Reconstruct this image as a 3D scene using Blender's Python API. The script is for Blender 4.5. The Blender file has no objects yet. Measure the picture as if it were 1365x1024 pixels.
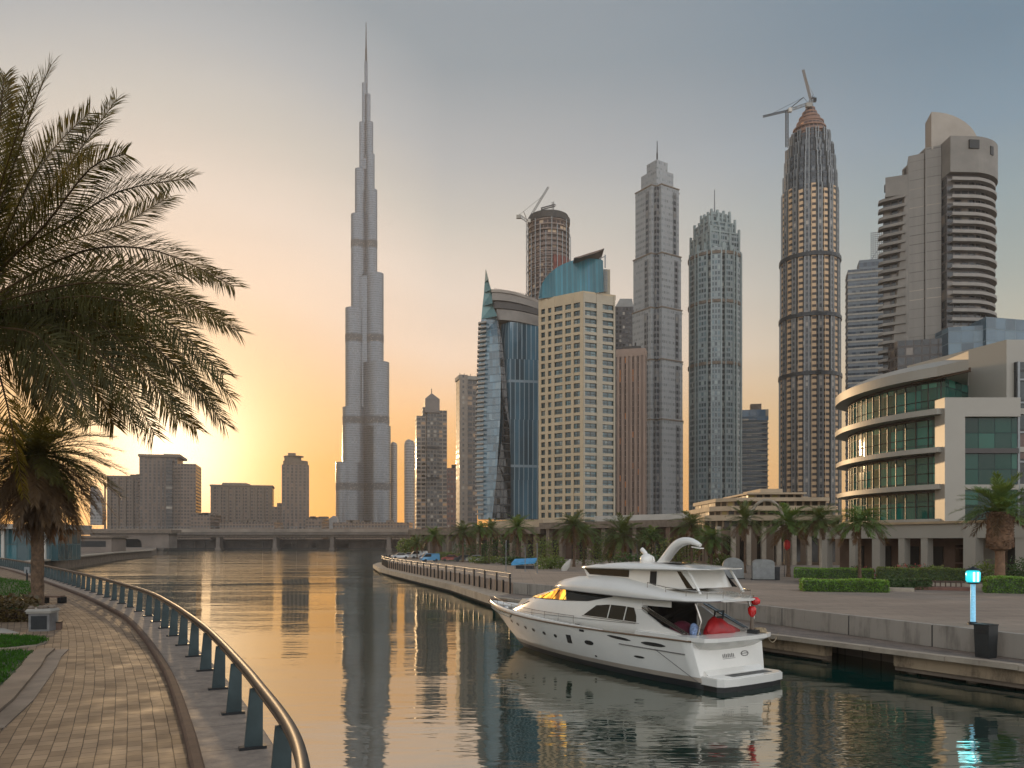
import bpy, math, random
from mathutils import Vector, Matrix
R = math.radians
scene = bpy.context.scene
COL = scene.collection
random.seed(7)

# ------------------------------------------------------------------ camera
CAM_Z = 6.6            # eye height above the water, metres
FPX = 1070.0           # focal length for a frame 1365 wide
cam_data = bpy.data.cameras.new("camera")
cam = bpy.data.objects.new("camera", cam_data)
COL.objects.link(cam)
cam.location = (0, 0, CAM_Z)
cam.rotation_euler = (R(90), 0, 0)
cam_data.sensor_width = 36.0
cam_data.lens = 36.0 * FPX / 1365.0
cam_data.shift_y = (722 - 512) / 1365.0
cam_data.clip_start = 0.1
cam_data.clip_end = 20000
scene.camera = cam

# ------------------------------------------------------------------ light
SUN_AZ, SUN_EL = R(-23.3), R(6.0)       # measured from +Y towards +X
SUN_DIR = Vector((math.sin(SUN_AZ) * math.cos(SUN_EL), math.cos(SUN_AZ) * math.cos(SUN_EL), math.sin(SUN_EL)))
sun_data = bpy.data.lights.new("sun", 'SUN')
sun_data.energy = 2.0
sun_data.angle = R(1.0)
sun_data.color = (1.0, 0.66, 0.34)
sun = bpy.data.objects.new("sun", sun_data)
COL.objects.link(sun)
sun.rotation_euler = (-SUN_DIR).to_track_quat('-Z', 'Y').to_euler()
sun.location = (-200, 400, 300)

def lin(r, g, b):
    f = lambda c: (c / 255 / 12.92) if c / 255 <= 0.04045 else ((c / 255 + 0.055) / 1.055) ** 2.4
    return (f(r), f(g), f(b), 1.0)

class NT:
    """small helper around a node tree"""
    def __init__(s, tree):
        s.t = tree; s.n = tree.nodes; s.l = tree.links
    def node(s, kind, **kw):
        nd = s.n.new(kind)
        for k, v in kw.items(): setattr(nd, k, v)
        return nd
    def put(s, sock, v):
        if hasattr(v, 'is_output'): s.l.new(v, sock)
        elif v is not None: sock.default_value = v
    def m(s, op, a, b=None, c=None, clamp=False):
        nd = s.node('ShaderNodeMath', operation=op, use_clamp=clamp)
        for i, v in enumerate((a, b, c)): s.put(nd.inputs[i], v)
        return nd.outputs[0]
    def vm(s, op, a, b=None, scale=None):
        nd = s.node('ShaderNodeVectorMath', operation=op)
        s.put(nd.inputs[0], a)
        if b is not None: s.put(nd.inputs[1], b)
        if scale is not None: s.put(nd.inputs[3], scale)
        return nd.outputs[1] if op in ('DOT_PRODUCT', 'LENGTH') else nd.outputs[0]
    def mix(s, f, a, b, blend='MIX'):
        nd = s.node('ShaderNodeMix', data_type='RGBA', blend_type=blend)
        s.put(nd.inputs[0], f); s.put(nd.inputs[6], a); s.put(nd.inputs[7], b)
        return nd.outputs[2]
    def ramp(s, f, stops, mode='LINEAR'):
        nd = s.node('ShaderNodeValToRGB')
        cr = nd.color_ramp; cr.interpolation = mode
        while len(cr.elements) < len(stops): cr.elements.new(0.5)
        for e, (p, c) in zip(cr.elements, stops): e.position = p; e.color = c
        s.put(nd.inputs[0], f)
        return nd.outputs[0]
    def noise(s, vec, scale, detail=3, rough=0.5):
        nd = s.node('ShaderNodeTexNoise')
        s.put(nd.inputs['Vector'], vec); nd.inputs['Scale'].default_value = scale
        nd.inputs['Detail'].default_value = detail; nd.inputs['Roughness'].default_value = rough
        return nd.outputs[0]
    def smooth(s, v, a, b):
        nd = s.node('ShaderNodeMapRange', interpolation_type='SMOOTHSTEP')
        s.put(nd.inputs[0], v); nd.inputs[1].default_value = a; nd.inputs[2].default_value = b
        return nd.outputs[0]

world = bpy.data.worlds.new("World")
scene.world = world
world.use_nodes = True
wt = NT(world.node_tree); wt.n.clear()
wout = wt.node('ShaderNodeOutputWorld')
sky = wt.node('ShaderNodeTexSky', sky_type='NISHITA')
sky.sun_disc = False
sky.sun_elevation = SUN_EL
sky.sun_rotation = SUN_AZ
sky.dust_density = 1.2
sky.air_density = 1.0
sky.ozone_density = 1.5
bg1 = wt.node('ShaderNodeBackground'); wt.l.new(sky.outputs[0], bg1.inputs[0]); bg1.inputs[1].default_value = 0.05
d = wt.node('ShaderNodeTexCoord').outputs['Generated']
d = wt.vm('NORMALIZE', d)
sep = wt.node('ShaderNodeSeparateXYZ'); wt.l.new(d, sep.inputs[0])
dz = wt.m('MAXIMUM', sep.outputs[2], 0.0)
sd = wt.vm('DOT_PRODUCT', d, tuple(SUN_DIR))
flat = wt.node('ShaderNodeCombineXYZ'); wt.l.new(sep.outputs[0], flat.inputs[0]); wt.l.new(sep.outputs[1], flat.inputs[1])
az = wt.vm('DOT_PRODUCT', wt.vm('NORMALIZE', flat.outputs[0]), (math.sin(SUN_AZ), math.cos(SUN_AZ), 0))
SUNSIDE = [(0.0, (0.95, 0.35, 0.05, 1)), (0.092, (1.04, 0.46, 0.085, 1)), (0.154, (1.14, 0.63, 0.26, 1)), (0.239, (1.16, 0.85, 0.62, 1)), (0.319, (1.0, 0.83, 0.69, 1)), (0.392, (0.71, 0.67, 0.60, 1)), (0.459, (0.47, 0.505, 0.525, 1)), (0.536, (0.27, 0.345, 0.40, 1)), (1.0, (0.15, 0.22, 0.32, 1))]
OFFSIDE = [(0.0, (0.80, 0.44, 0.17, 1)), (0.081, (0.803, 0.528, 0.244, 1)), (0.143, (0.668, 0.518, 0.288, 1)), (0.226, (0.51, 0.52, 0.43, 1)), (0.283, (0.345, 0.435, 0.42, 1)), (0.351, (0.205, 0.35, 0.41, 1)), (0.413, (0.105, 0.262, 0.39, 1)), (0.486, (0.055, 0.19, 0.31, 1)), (1.0, (0.07, 0.15, 0.27, 1))]
BACK = [(0.0, (1.45, 1.42, 1.38, 1)), (0.2, (2.0, 2.02, 2.03, 1)), (0.5, (1.68, 1.78, 1.88, 1)), (1.0, (0.32, 0.40, 0.55, 1))]  # unseen sky behind the camera, brightened to light faces turned towards it
shift = wt.m('MINIMUM', wt.m('MAXIMUM', wt.m('MULTIPLY', wt.m('SUBTRACT', 0.965, az), 1.6), -0.056), 0.026)
dz_s = wt.m('MAXIMUM', wt.m('ADD', dz, wt.m('MULTIPLY', shift, wt.smooth(dz, 0.1, 0.3))), 0.0)     # warm colours climb higher towards the sun
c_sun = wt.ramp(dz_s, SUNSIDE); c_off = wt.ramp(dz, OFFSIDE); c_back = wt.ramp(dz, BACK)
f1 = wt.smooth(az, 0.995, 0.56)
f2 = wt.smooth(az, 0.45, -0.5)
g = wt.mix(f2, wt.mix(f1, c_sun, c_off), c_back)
veil = wt.ramp(wt.noise(wt.vm('MULTIPLY', d, (1.6, 1.6, 9.0)), 1.0, 4, 0.55), [(0.3, (0.95, 0.955, 0.965, 1)), (0.7, (1.04, 1.035, 1.03, 1))])   # thin uneven dust layers
g = wt.mix(1.0, g, veil, 'MULTIPLY')
one = wt.m('SUBTRACT', 1.0, sd)
core = wt.m('EXPONENT', wt.m('MULTIPLY', one, -300.0))
wide = wt.m('EXPONENT', wt.m('MULTIPLY', one, -110.0))
g = wt.mix(1.0, g, wt.mix(core, (0, 0, 0, 1), (1.15, 1.12, 1.0, 1)), 'ADD')
g = wt.mix(1.0, g, wt.mix(wide, (0, 0, 0, 1), (0.36, 0.30, 0.15, 1)), 'ADD')
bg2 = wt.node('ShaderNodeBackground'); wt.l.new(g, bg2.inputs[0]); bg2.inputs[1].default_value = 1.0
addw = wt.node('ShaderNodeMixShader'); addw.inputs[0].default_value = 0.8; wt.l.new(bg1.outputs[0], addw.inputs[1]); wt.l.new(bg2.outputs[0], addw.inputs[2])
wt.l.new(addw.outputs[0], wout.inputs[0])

scene.view_settings.view_transform = 'Standard'
scene.view_settings.look = 'None'
scene.view_settings.exposure = 0.12
scene.view_settings.gamma = 1.0
scene.view_settings.use_curve_mapping = False
scene.cycles.use_denoising = True
scene.cycles.max_bounces = 8
scene.cycles.transparent_max_bounces = 12
scene.cycles.caustics_reflective = False
scene.cycles.caustics_refractive = False
scene.cycles.sample_clamp_indirect = 6.0

# ------------------------------------------------------------------ measuring helpers
def gx(px, Y): return (px - 682.5) / FPX * Y
def gz(py, Y): return CAM_Z + (722 - py) / FPX * Y

# ------------------------------------------------------------------ mesh builder
class MB:
    def __init__(s):
        s.v = []; s.f = []; s.uv = []; s.mi = []; s.sm = []
    def add(s, verts, faces, mat=0, uvs=None, smooth=False):
        o = len(s.v); s.v.extend([tuple(p) for p in verts])
        for k, f in enumerate(faces):
            s.f.append([i + o for i in f]); s.mi.append(mat); s.sm.append(smooth)
            s.uv.append(uvs[k] if uvs else None)
        return s
    def prism(s, pts, z0, z1, mat=0, cap=None, smooth=False, top=None):
        """footprint (counter-clockwise) extruded; uv in metres; top = other footprint for a taper"""
        n = len(pts); top = top or pts
        vs = [(p[0], p[1], z0) for p in pts] + [(p[0], p[1], z1) for p in top]
        u = [0.0]
        for i in range(n):
            a, b = pts[i], pts[(i + 1) % n]; u.append(u[-1] + math.hypot(b[0] - a[0], b[1] - a[1]))
        fs = []; uv = []
        for i in range(n):
            j = (i + 1) % n
            fs.append((i, j, n + j, n + i)); uv.append([(u[i], z0), (u[i + 1], z0), (u[i + 1], z1), (u[i], z1)])
        s.add(vs, fs, mat, uv, smooth)
        cm = mat if cap is None else cap
        s.add([(p[0], p[1], z1) for p in top], [tuple(range(n))], cm)
        s.add([(p[0], p[1], z0) for p in pts], [tuple(range(n - 1, -1, -1))], cm)
        return s
    def box(s, x0, x1, y0, y1, z0, z1, mat=0):
        return s.prism([(x0, y0), (x1, y0), (x1, y1), (x0, y1)], z0, z1, mat)
    def obox(s, c, ax, L, W, H, mat=0):
        """box standing on c, length L along the horizontal direction ax, width W, height H"""
        a = Vector((ax[0], ax[1])).normalized(); b = Vector((-a.y, a.x)); c = Vector(c)
        q = [Vector((c.x, c.y)) + a * (L / 2 * i) + b * (W / 2 * j) for i, j in ((-1, -1), (1, -1), (1, 1), (-1, 1))]
        return s.prism([(p.x, p.y) for p in q], c.z, c.z + H, mat)
    def beam(s, p, q, w, h=None, mat=0):
        """square bar between two points"""
        p = Vector(p); q = Vector(q); h = h or w; d = (q - p).normalized()
        up = Vector((0, 0, 1)) if abs(d.z) < 0.95 else Vector((0, 1, 0))
        a = d.cross(up).normalized() * w / 2; b = a.cross(d).normalized() * h / 2
        vs = [p - a - b, p + a - b, p + a + b, p - a + b, q - a - b, q + a - b, q + a + b, q - a + b]
        return s.add(vs, [(3, 2, 1, 0), (4, 5, 6, 7), (0, 1, 5, 4), (1, 2, 6, 5), (2, 3, 7, 6), (3, 0, 4, 7)], mat)
    def tube(s, path, rad, n=8, mat=0, smooth=True, flat=1.0):
        """round tube along a path; rad number or list"""
        path = [Vector(p) for p in path]; N = len(path)
        rad = [rad] * N if not hasattr(rad, '__len__') else rad
        vs = []; fs = []
        prev = None
        for i, p in enumerate(path):
            t = (path[min(i + 1, N - 1)] - path[max(i - 1, 0)]).normalized()
            if prev is None:
                ref = Vector((0, 0, 1)) if abs(t.z) < 0.9 else Vector((1, 0, 0))
                a = t.cross(ref).normalized()
            else:
                a = (prev - t * prev.dot(t)).normalized()
            prev = a; b = t.cross(a)
            for k in range(n):
                w = 2 * math.pi * k / n
                vs.append(p + (a * math.cos(w) + b * math.sin(w) * flat) * rad[i])
        for i in range(N - 1):
            for k in range(n):
                k2 = (k + 1) % n
                fs.append((i * n + k, i * n + k2, (i + 1) * n + k2, (i + 1) * n + k))
        s.add(vs, fs, mat, None, smooth)
        s.add(vs[:n], [tuple(range(n - 1, -1, -1))], mat); s.add(vs[-n:], [tuple(range(n))], mat)
        return s
    def lathe(s, c, prof, n=16, mat=0, smooth=True, sx=1.0, sy=1.0):
        """profile of (radius, z) turned about the vertical through c"""
        vs = []; fs = []
        for r, z in prof:
            for k in range(n):
                w = 2 * math.pi * k / n
                vs.append((c[0] + r * sx * math.cos(w), c[1] + r * sy * math.sin(w), c[2] + z))
        for i in range(len(prof) - 1):
            for k in range(n):
                k2 = (k + 1) % n
                fs.append((i * n + k, i * n + k2, (i + 1) * n + k2, (i + 1) * n + k))
        s.add(vs, fs, mat, None, smooth)
        s.add(vs[:n], [tuple(range(n - 1, -1, -1))], mat); s.add(vs[-n:], [tuple(range(n))], mat)
        return s
    def loft(s, rings, mat=0, smooth=True, caps=True, closed=True):
        n = len(rings[0]); vs = [p for r in rings for p in r]; fs = []
        for i in range(len(rings) - 1):
            for k in range(n if closed else n - 1):
                k2 = (k + 1) % n
                fs.append((i * n + k, i * n + k2, (i + 1) * n + k2, (i + 1) * n + k))
        s.add(vs, fs, mat, None, smooth)
        if caps:
            s.add(rings[0], [tuple(range(n - 1, -1, -1))], mat); s.add(rings[-1], [tuple(range(n))], mat)
        return s
    def build(s, name, mats, parent=None, loc=None, fix=False):
        me = bpy.data.meshes.new(name)
        me.from_pydata(s.v, [], s.f)
        if not isinstance(mats, (list, tuple)): mats = [mats]
        for m in mats: me.materials.append(m)
        me.polygons.foreach_set('material_index', s.mi)
        me.polygons.foreach_set('use_smooth', s.sm)
        lay = me.uv_layers.new(name='UVMap')
        flatuv = []
        me.update()
        for p, uv in zip(me.polygons, s.uv):
            if uv: 
                for q in uv: flatuv.extend(q)
            else:
                nx, ny, nz = p.normal
                for vi in p.vertices:
                    c = s.v[vi]
                    if abs(nz) > 0.7: flatuv.extend((c[0], c[1]))
                    else:
                        h = math.hypot(nx, ny) or 1
                        flatuv.extend(((-ny * c[0] + nx * c[1]) / h, c[2]))
        lay.data.foreach_set('uv', flatuv)
        if fix:
            import bmesh
            bm = bmesh.new(); bm.from_mesh(me)
            bmesh.ops.remove_doubles(bm, verts=bm.verts, dist=1e-4)
            bmesh.ops.recalc_face_normals(bm, faces=bm.faces)
            bm.to_mesh(me); bm.free()
        o = bpy.data.objects.new(name, me); COL.objects.link(o)
        if parent is not None: o.parent = parent
        if loc is not None: o.location = loc
        return o

def thing(name, label, cat, loc=(0, 0, 0), rz=0, group=None):
    o = bpy.data.objects.new(name, None); COL.objects.link(o)
    o.empty_display_size = 0.5
    o.location = loc; o.rotation_euler = (0, 0, rz)
    o['label'] = label; o['category'] = cat
    if group: o['group'] = group
    return o
def tag(o, label, cat, group=None):
    o['label'] = label; o['category'] = cat
    if group: o['group'] = group
    return o
def setting(o, kind='structure', label=None):
    o['kind'] = kind
    return o
def copy_tree(o, parent=None):
    c = o.copy(); COL.objects.link(c)
    if parent is not None: c.parent = parent
    for ch in list(o.children): copy_tree(ch, c)
    return c

# ------------------------------------------------------------------ materials
def new_mat(name):
    m = bpy.data.materials.new(name); m.use_nodes = True
    t = NT(m.node_tree); b = m.node_tree.nodes['Principled BSDF']
    return m, t, b
def plain(name, col, rough=0.6, metal=0.0, noise=0.12, scale=1.5, bump=0.0, spec=0.5, coat=0.0):
    """painted / stone / metal surface with a little mottling, in object coordinates"""
    m, t, b = new_mat(name)
    co = t.node('ShaderNodeTexCoord').outputs['Object']
    n = t.noise(co, scale, 5, 0.6)
    c = lin(*col)
    lo = tuple(x * (1 - noise * 1.6) for x in c[:3]) + (1,)
    hi = tuple(min(1, x * (1 + noise * 1.2)) for x in c[:3]) + (1,)
    t.put(b.inputs['Base Color'], t.ramp(n, [(0.3, lo), (0.7, hi)]))
    b.inputs['Roughness'].default_value = rough; b.inputs['Metallic'].default_value = metal
    b.inputs['Specular IOR Level'].default_value = spec
    b.inputs['Coat Weight'].default_value = coat
    if bump:
        bp = t.node('ShaderNodeBump'); bp.inputs['Strength'].default_value = bump; bp.inputs['Distance'].default_value = 0.02
        t.l.new(t.noise(co, scale * 12, 4), bp.inputs['Height']); t.l.new(bp.outputs[0], b.inputs['Normal'])
    return m
def facade(name, wall, glass, bay=3.0, floor=3.4, wf=0.62, hf=0.6, blind=(150, 140, 125), vary=0.5, wall_rough=0.6, glass_rough=0.12, tilt=0.05, wall_metal=0.0, streak=0.15, ior=1.5):
    """window grid in metres on the UVs: per-window tint, tilt and roughness, mottled wall"""
    m, t, b = new_mat(name)
    uv = t.node('ShaderNodeUVMap').outputs[0]
    sp = t.node('ShaderNodeSeparateXYZ'); t.l.new(uv, sp.inputs[0])
    u = t.m('DIVIDE', sp.outputs[0], bay); v = t.m('DIVIDE', sp.outputs[1], floor)
    fu = t.m('FRACT', u); fv = t.m('FRACT', v)
    du = t.m('ABSOLUTE', t.m('SUBTRACT', fu, 0.5)); dv = t.m('ABSOLUTE', t.m('SUBTRACT', fv, 0.5))
    win = t.m('MULTIPLY', t.m('LESS_THAN', du, wf / 2), t.m('LESS_THAN', dv, hf / 2))
    cell = t.node('ShaderNodeCombineXYZ'); t.l.new(t.m('FLOOR', u), cell.inputs[0]); t.l.new(t.m('FLOOR', v), cell.inputs[1])
    wn = t.node('ShaderNodeTexWhiteNoise', noise_dimensions='3D'); t.l.new(cell.outputs[0], wn.inputs['Vector'])
    r = wn.outputs['Value']; rc = wn.outputs['Color']
    g = lin(*glass)
    gl = t.ramp(r, [(0.0, tuple(x * 0.55 for x in g[:3]) + (1,)), (0.6, g), (0.86, tuple(x * (1 + vary) for x in g[:3]) + (1,)), (0.93, lin(*blind))])
    big = t.ramp(t.noise(t.vm('MULTIPLY', uv, (0.07, 0.035, 1)), 1.0, 4, 0.6), [(0.3, (0.68,) * 3 + (1,)), (0.7, (1.28,) * 3 + (1,))])
    gl = t.mix(1.0, gl, big, 'MULTIPLY')
    w = lin(*wall)
    n1 = t.noise(t.vm('MULTIPLY', uv, (0.5, 0.03, 1)), 1.0, 4, 0.6)
    wc = t.ramp(n1, [(0.3, tuple(x * (1 - streak) for x in w[:3]) + (1,)), (0.7, tuple(min(1, x * (1 + streak * 0.7)) for x in w[:3]) + (1,))])
    t.put(b.inputs['Base Color'], t.mix(win, wc, gl))
    t.put(b.inputs['Roughness'], t.m('ADD', t.m('MULTIPLY', win, glass_rough - wall_rough), wall_rough))
    if wall_metal: t.put(b.inputs['Metallic'], t.m('MULTIPLY', t.m('SUBTRACT', 1.0, win), wall_metal))
    b.inputs['IOR'].default_value = ior
    geo = t.node('ShaderNodeNewGeometry')
    off = t.vm('SCALE', t.vm('SUBTRACT', rc, (0.5, 0.5, 0.5)), scale=t.m('MULTIPLY', win, tilt))
    t.put(b.inputs['Normal'], t.vm('NORMALIZE', t.vm('ADD', geo.outputs['Normal'], off)))
    return m
# ------------------------------------------------------------------ shared materials
M = {}
M['stone'] = plain('pale_stone', (150, 138, 122), 0.75, noise=0.16, scale=0.8, bump=0.3)
M['stone_dark'] = plain('weathered_stone', (112, 98, 84), 0.8, noise=0.25, scale=0.7, bump=0.4)
M['concrete'] = plain('concrete', (142, 136, 126), 0.8, noise=0.16, scale=0.5, bump=0.25)
M['white_wall'] = plain('white_render', (176, 170, 160), 0.7, noise=0.07, scale=0.25)
M['beige_wall'] = plain('beige_render', (170, 150, 124), 0.7, noise=0.12, scale=0.3)
M['brown_wall'] = plain('brown_render', (104, 82, 68), 0.8, noise=0.2, scale=0.4)
M['dark'] = plain('dark_interior', (26, 25, 24), 0.6, noise=0.3, scale=0.6)
M['dark_metal'] = plain('dark_metal', (44, 46, 48), 0.4, 0.6, noise=0.15, scale=3)
M['grey_metal'] = plain('grey_metal', (120, 122, 122), 0.4, 0.5, noise=0.1, scale=2)
M['steel'] = plain('brushed_steel', (60, 58, 57), 0.5, 0.35, noise=0.08, scale=5)
M['trunk'] = plain('palm_bark', (92, 72, 54), 0.9, noise=0.35, scale=5, bump=0.8)
M['soil'] = plain('planting_soil', (72, 56, 40), 0.95, noise=0.3, scale=2, bump=0.5)
def plaza_mat():
    m, t, b = new_mat('quay_paving')
    co = t.node('ShaderNodeTexCoord').outputs['Object']
    br = t.node('ShaderNodeTexBrick'); t.l.new(co, br.inputs['Vector'])
    br.inputs['Scale'].default_value = 1; br.inputs['Brick Width'].default_value = 2.4; br.inputs['Row Height'].default_value = 1.2; br.inputs['Mortar Size'].default_value = 0.03
    br.inputs['Color1'].default_value = lin(138, 124, 110); br.inputs['Color2'].default_value = lin(126, 112, 99); br.inputs['Mortar'].default_value = lin(96, 85, 75)
    st = t.ramp(t.noise(t.vm('MULTIPLY', co, (0.12, 0.25, 1)), 1.0, 6, 0.65), [(0.3, (0.78, 0.77, 0.76, 1)), (0.7, (1.12, 1.1, 1.08, 1))])
    t.put(b.inputs['Base Color'], t.mix(1.0, br.outputs[0], st, 'MULTIPLY')); b.inputs['Roughness'].default_value = 0.8
    return m
M['asphalt'] = plaza_mat()
def streaked(name, col, dark, scale=(1.6, 1.6, 0.18)):
    """wall with weathering streaks that run down it"""
    m, t, b = new_mat(name)
    co = t.node('ShaderNodeTexCoord').outputs['Object']
    n1 = t.noise(t.vm('MULTIPLY', co, scale), 1.0, 6, 0.7); n2 = t.noise(co, 0.7, 5, 0.6)
    t.put(b.inputs['Base Color'], t.ramp(t.m('ADD', t.m('MULTIPLY', n1, 0.65), t.m('MULTIPLY', n2, 0.35)), [(0.36, lin(*dark)), (0.52, lin(*col)), (0.75, tuple(min(1, x * 1.12) for x in lin(*col)[:3]) + (1,))]))
    b.inputs['Roughness'].default_value = 0.8
    bp = t.node('ShaderNodeBump'); bp.inputs['Strength'].default_value = 0.3; bp.inputs['Distance'].default_value = 0.02
    t.l.new(t.noise(co, 9, 4), bp.inputs['Height']); t.l.new(bp.outputs[0], b.inputs['Normal'])
    return m
M['tar'] = plain('bitumen', (60, 58, 56), 0.85, noise=0.2, scale=0.6)

def leaf_mat(name, col, back=0.35, var=0.35):
    m, t, b = new_mat(name)
    c = lin(*col)
    co = t.node('ShaderNodeTexCoord').outputs['Object']
    n = t.noise(co, 2.2, 3, 0.6)
    colr = t.ramp(n, [(0.3, tuple(x * (1 - var) for x in c[:3]) + (1,)), (0.7, tuple(x * (1 + var) for x in c[:3]) + (1,))])
    t.put(b.inputs['Base Color'], colr)
    b.inputs['Roughness'].default_value = 0.5
    tr = t.node('ShaderNodeBsdfTranslucent'); t.put(tr.inputs[0], t.mix(1.0, colr, (1.7, 1.25, 0.6, 1), 'MULTIPLY'))
    mx = t.node('ShaderNodeMixShader'); mx.inputs[0].default_value = back
    t.l.new(b.outputs[0], mx.inputs[1]); t.l.new(tr.outputs[0], mx.inputs[2])
    t.l.new(mx.outputs[0], t.n['Material Output'].inputs[0])
    return m
M['frond'] = leaf_mat('palm_leaf', (76, 74, 32), 0.58)
M['frond_olive'] = leaf_mat('palm_leaf_olive', (78, 94, 48), 0.35)
M['frond_green'] = leaf_mat('palm_leaf_fresh', (86, 112, 54), 0.35)
M['frond_dry'] = leaf_mat('palm_leaf_dry', (88, 68, 44), 0.35)
M['hedge'] = leaf_mat('hedge_leaf', (104, 140, 54), 0.25)
M['hedge_dark'] = leaf_mat('hedge_leaf_dark', (54, 78, 32), 0.2)
M['bush'] = leaf_mat('bush_leaf', (96, 112, 52), 0.25)
M['flower'] = leaf_mat('pink_flower', (168, 84, 84), 0.3)
M['grass_blade'] = leaf_mat('lawn_blade', (50, 84, 24), 0.1)
M['grass_blade'].node_tree.nodes['Principled BSDF'].inputs['Roughness'].default_value = 0.9
M['grass_blade'].node_tree.nodes['Principled BSDF'].inputs['Specular IOR Level'].default_value = 0.1
M['cover'] = leaf_mat('brown_ground_cover', (74, 60, 28), 0.15)

# paving: pavers following the curve of the walk (uv = metres across, metres along)
def paving_mat():
    m, t, b = new_mat('curved_pavers')
    uv = t.node('ShaderNodeUVMap').outputs[0]
    sw = t.node('ShaderNodeSeparateXYZ'); t.l.new(uv, sw.inputs[0])
    cv = t.node('ShaderNodeCombineXYZ'); t.l.new(sw.outputs[1], cv.inputs[0]); t.l.new(sw.outputs[0], cv.inputs[1])
    wob = t.node('ShaderNodeTexNoise'); t.l.new(cv.outputs[0], wob.inputs['Vector']); wob.inputs['Scale'].default_value = 0.8
    vec = t.vm('ADD', cv.outputs[0], t.vm('SCALE', t.vm('SUBTRACT', wob.outputs[1], (0.5, 0.5, 0.5)), scale=0.06))
    br = t.node('ShaderNodeTexBrick'); br.offset = 0.5
    t.l.new(vec, br.inputs['Vector'])
    br.inputs['Scale'].default_value = 1.0; br.inputs['Brick Width'].default_value = 0.36; br.inputs['Row Height'].default_value = 0.24
    br.inputs['Mortar Size'].default_value = 0.011; br.inputs['Mortar Smooth'].default_value = 0.4; br.inputs['Bias'].default_value = 0.0
    br.inputs['Color1'].default_value = lin(138, 118, 96); br.inputs['Color2'].default_value = lin(104, 87, 70); br.inputs['Mortar'].default_value = lin(48, 38, 30)
    st = t.ramp(t.noise(cv.outputs[0], 0.35, 5, 0.6), [(0.32, (0.72, 0.7, 0.68, 1)), (0.66, (1.08, 1.05, 1.02, 1))])
    t.put(b.inputs['Base Color'], t.mix(1.0, br.outputs[0], st, 'MULTIPLY'))
    t.put(b.inputs['Roughness'], t.ramp(t.noise(cv.outputs[0], 1.1, 4), [(0.3, (0.6,) * 3 + (1,)), (0.7, (0.85,) * 3 + (1,))]))
    b.inputs['Specular IOR Level'].default_value = 0.3
    bp = t.node('ShaderNodeBump'); bp.inputs['Strength'].default_value = 0.7; bp.inputs['Distance'].default_value = 0.012
    h = t.m('ADD', t.m('MULTIPLY', br.outputs[1], -1.0), t.m('MULTIPLY', t.noise(cv.outputs[0], 2.0, 4), 0.9))
    t.l.new(h, bp.inputs['Height']); t.l.new(bp.outputs[0], b.inputs['Normal'])
    return m
M['paving'] = paving_mat()

def water_mat():
    m, t, b = new_mat('canal_water')
    co = t.node('ShaderNodeTexCoord').outputs['Object']
    c1 = t.ramp(t.noise(co, 0.05, 3), [(0.35, lin(3, 40, 37)), (0.7, lin(6, 50, 42))])
    t.put(b.inputs['Base Color'], c1)
    b.inputs['Roughness'].default_value = 0.03
    b.inputs['IOR'].default_value = WATER_IOR
    b.inputs['Specular Tint'].default_value = (1.0, 0.955, 0.88, 1)
    r1 = t.noise(t.vm('MULTIPLY', co, (0.28, 1.1, 1)), 1.0, 3, 0.55)
    r2 = t.noise(t.vm('MULTIPLY', co, (0.9, 2.6, 1)), 1.0, 2, 0.5)
    r3 = t.noise(t.vm('MULTIPLY', co, (0.05, 0.16, 1)), 1.0, 2, 0.5)
    calm = t.smooth(t.noise(t.vm('MULTIPLY', co, (0.02, 0.06, 1)), 1.0, 2), 0.35, 0.65)
    h = t.m('ADD', t.m('MULTIPLY', r1, 0.06), t.m('ADD', t.m('MULTIPLY', r2, 0.016), t.m('MULTIPLY', r3, 0.16)))
    wy = t.node('ShaderNodeSeparateXYZ'); t.l.new(co, wy.inputs[0])
    ruff = t.m('ADD', 1.0, t.m('MULTIPLY', t.smooth(wy.outputs[1], 70, 240), 4.5))     # wind-ruffled far basin
    h = t.m('MULTIPLY', t.m('MULTIPLY', h, ruff), t.m('ADD', 0.5, t.m('MULTIPLY', calm, 0.9)))
    bp = t.node('ShaderNodeBump'); bp.inputs['Strength'].default_value = 1.0; bp.inputs['Distance'].default_value = WATER_BUMP
    t.l.new(h, bp.inputs['Height']); t.l.new(bp.outputs[0], b.inputs['Normal'])
    return m
WATER_IOR = 6.0
WATER_BUMP = 0.36
M['water'] = water_mat()

# ------------------------------------------------------------------ water and land
w = MB().add([(-900, -80, 0), (900, -80, 0), (900, 660, 0), (-900, 660, 0)], [(0, 1, 2, 3)])
setting(w.build('water', M['water']))

def ground_mat():
    m, t, b = new_mat('far_ground')
    co = t.node('ShaderNodeTexCoord').outputs['Object']
    t.put(b.inputs['Base Color'], t.ramp(t.noise(co, 0.02, 6), [(0.3, lin(84, 74, 62)), (0.7, lin(132, 114, 92))]))
    b.inputs['Roughness'].default_value = 0.9
    return m
M['ground'] = ground_mat()
g_ = MB().add([(-1780, 655, 2), (1780, 655, 2), (1780, 1780, 2), (-1780, 1780, 2), (-1780, 655, -2), (1780, 655, -2)], [(0, 1, 2, 3), (4, 5, 1, 0)])
setting(g_.build('ground', M['ground']))

PZ = 2.2
QUAY = [(58, -70), (40, -4), (30, 21), (23.5, 36.8), (16.2, 54.7), (11.2, 66), (5.5, 75), (0.2, 83.5), (-6, 104), (-16, 135), (-25.5, 166), (-30.6, 190), (-31.6, 218), (-38, 300), (-58, 450), (-85, 654)]
q = MB().prism([(900, -70), (900, 654)] + QUAY[::-1], -2, PZ, 0)
setting(q.build('plaza', M['asphalt']))

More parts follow.
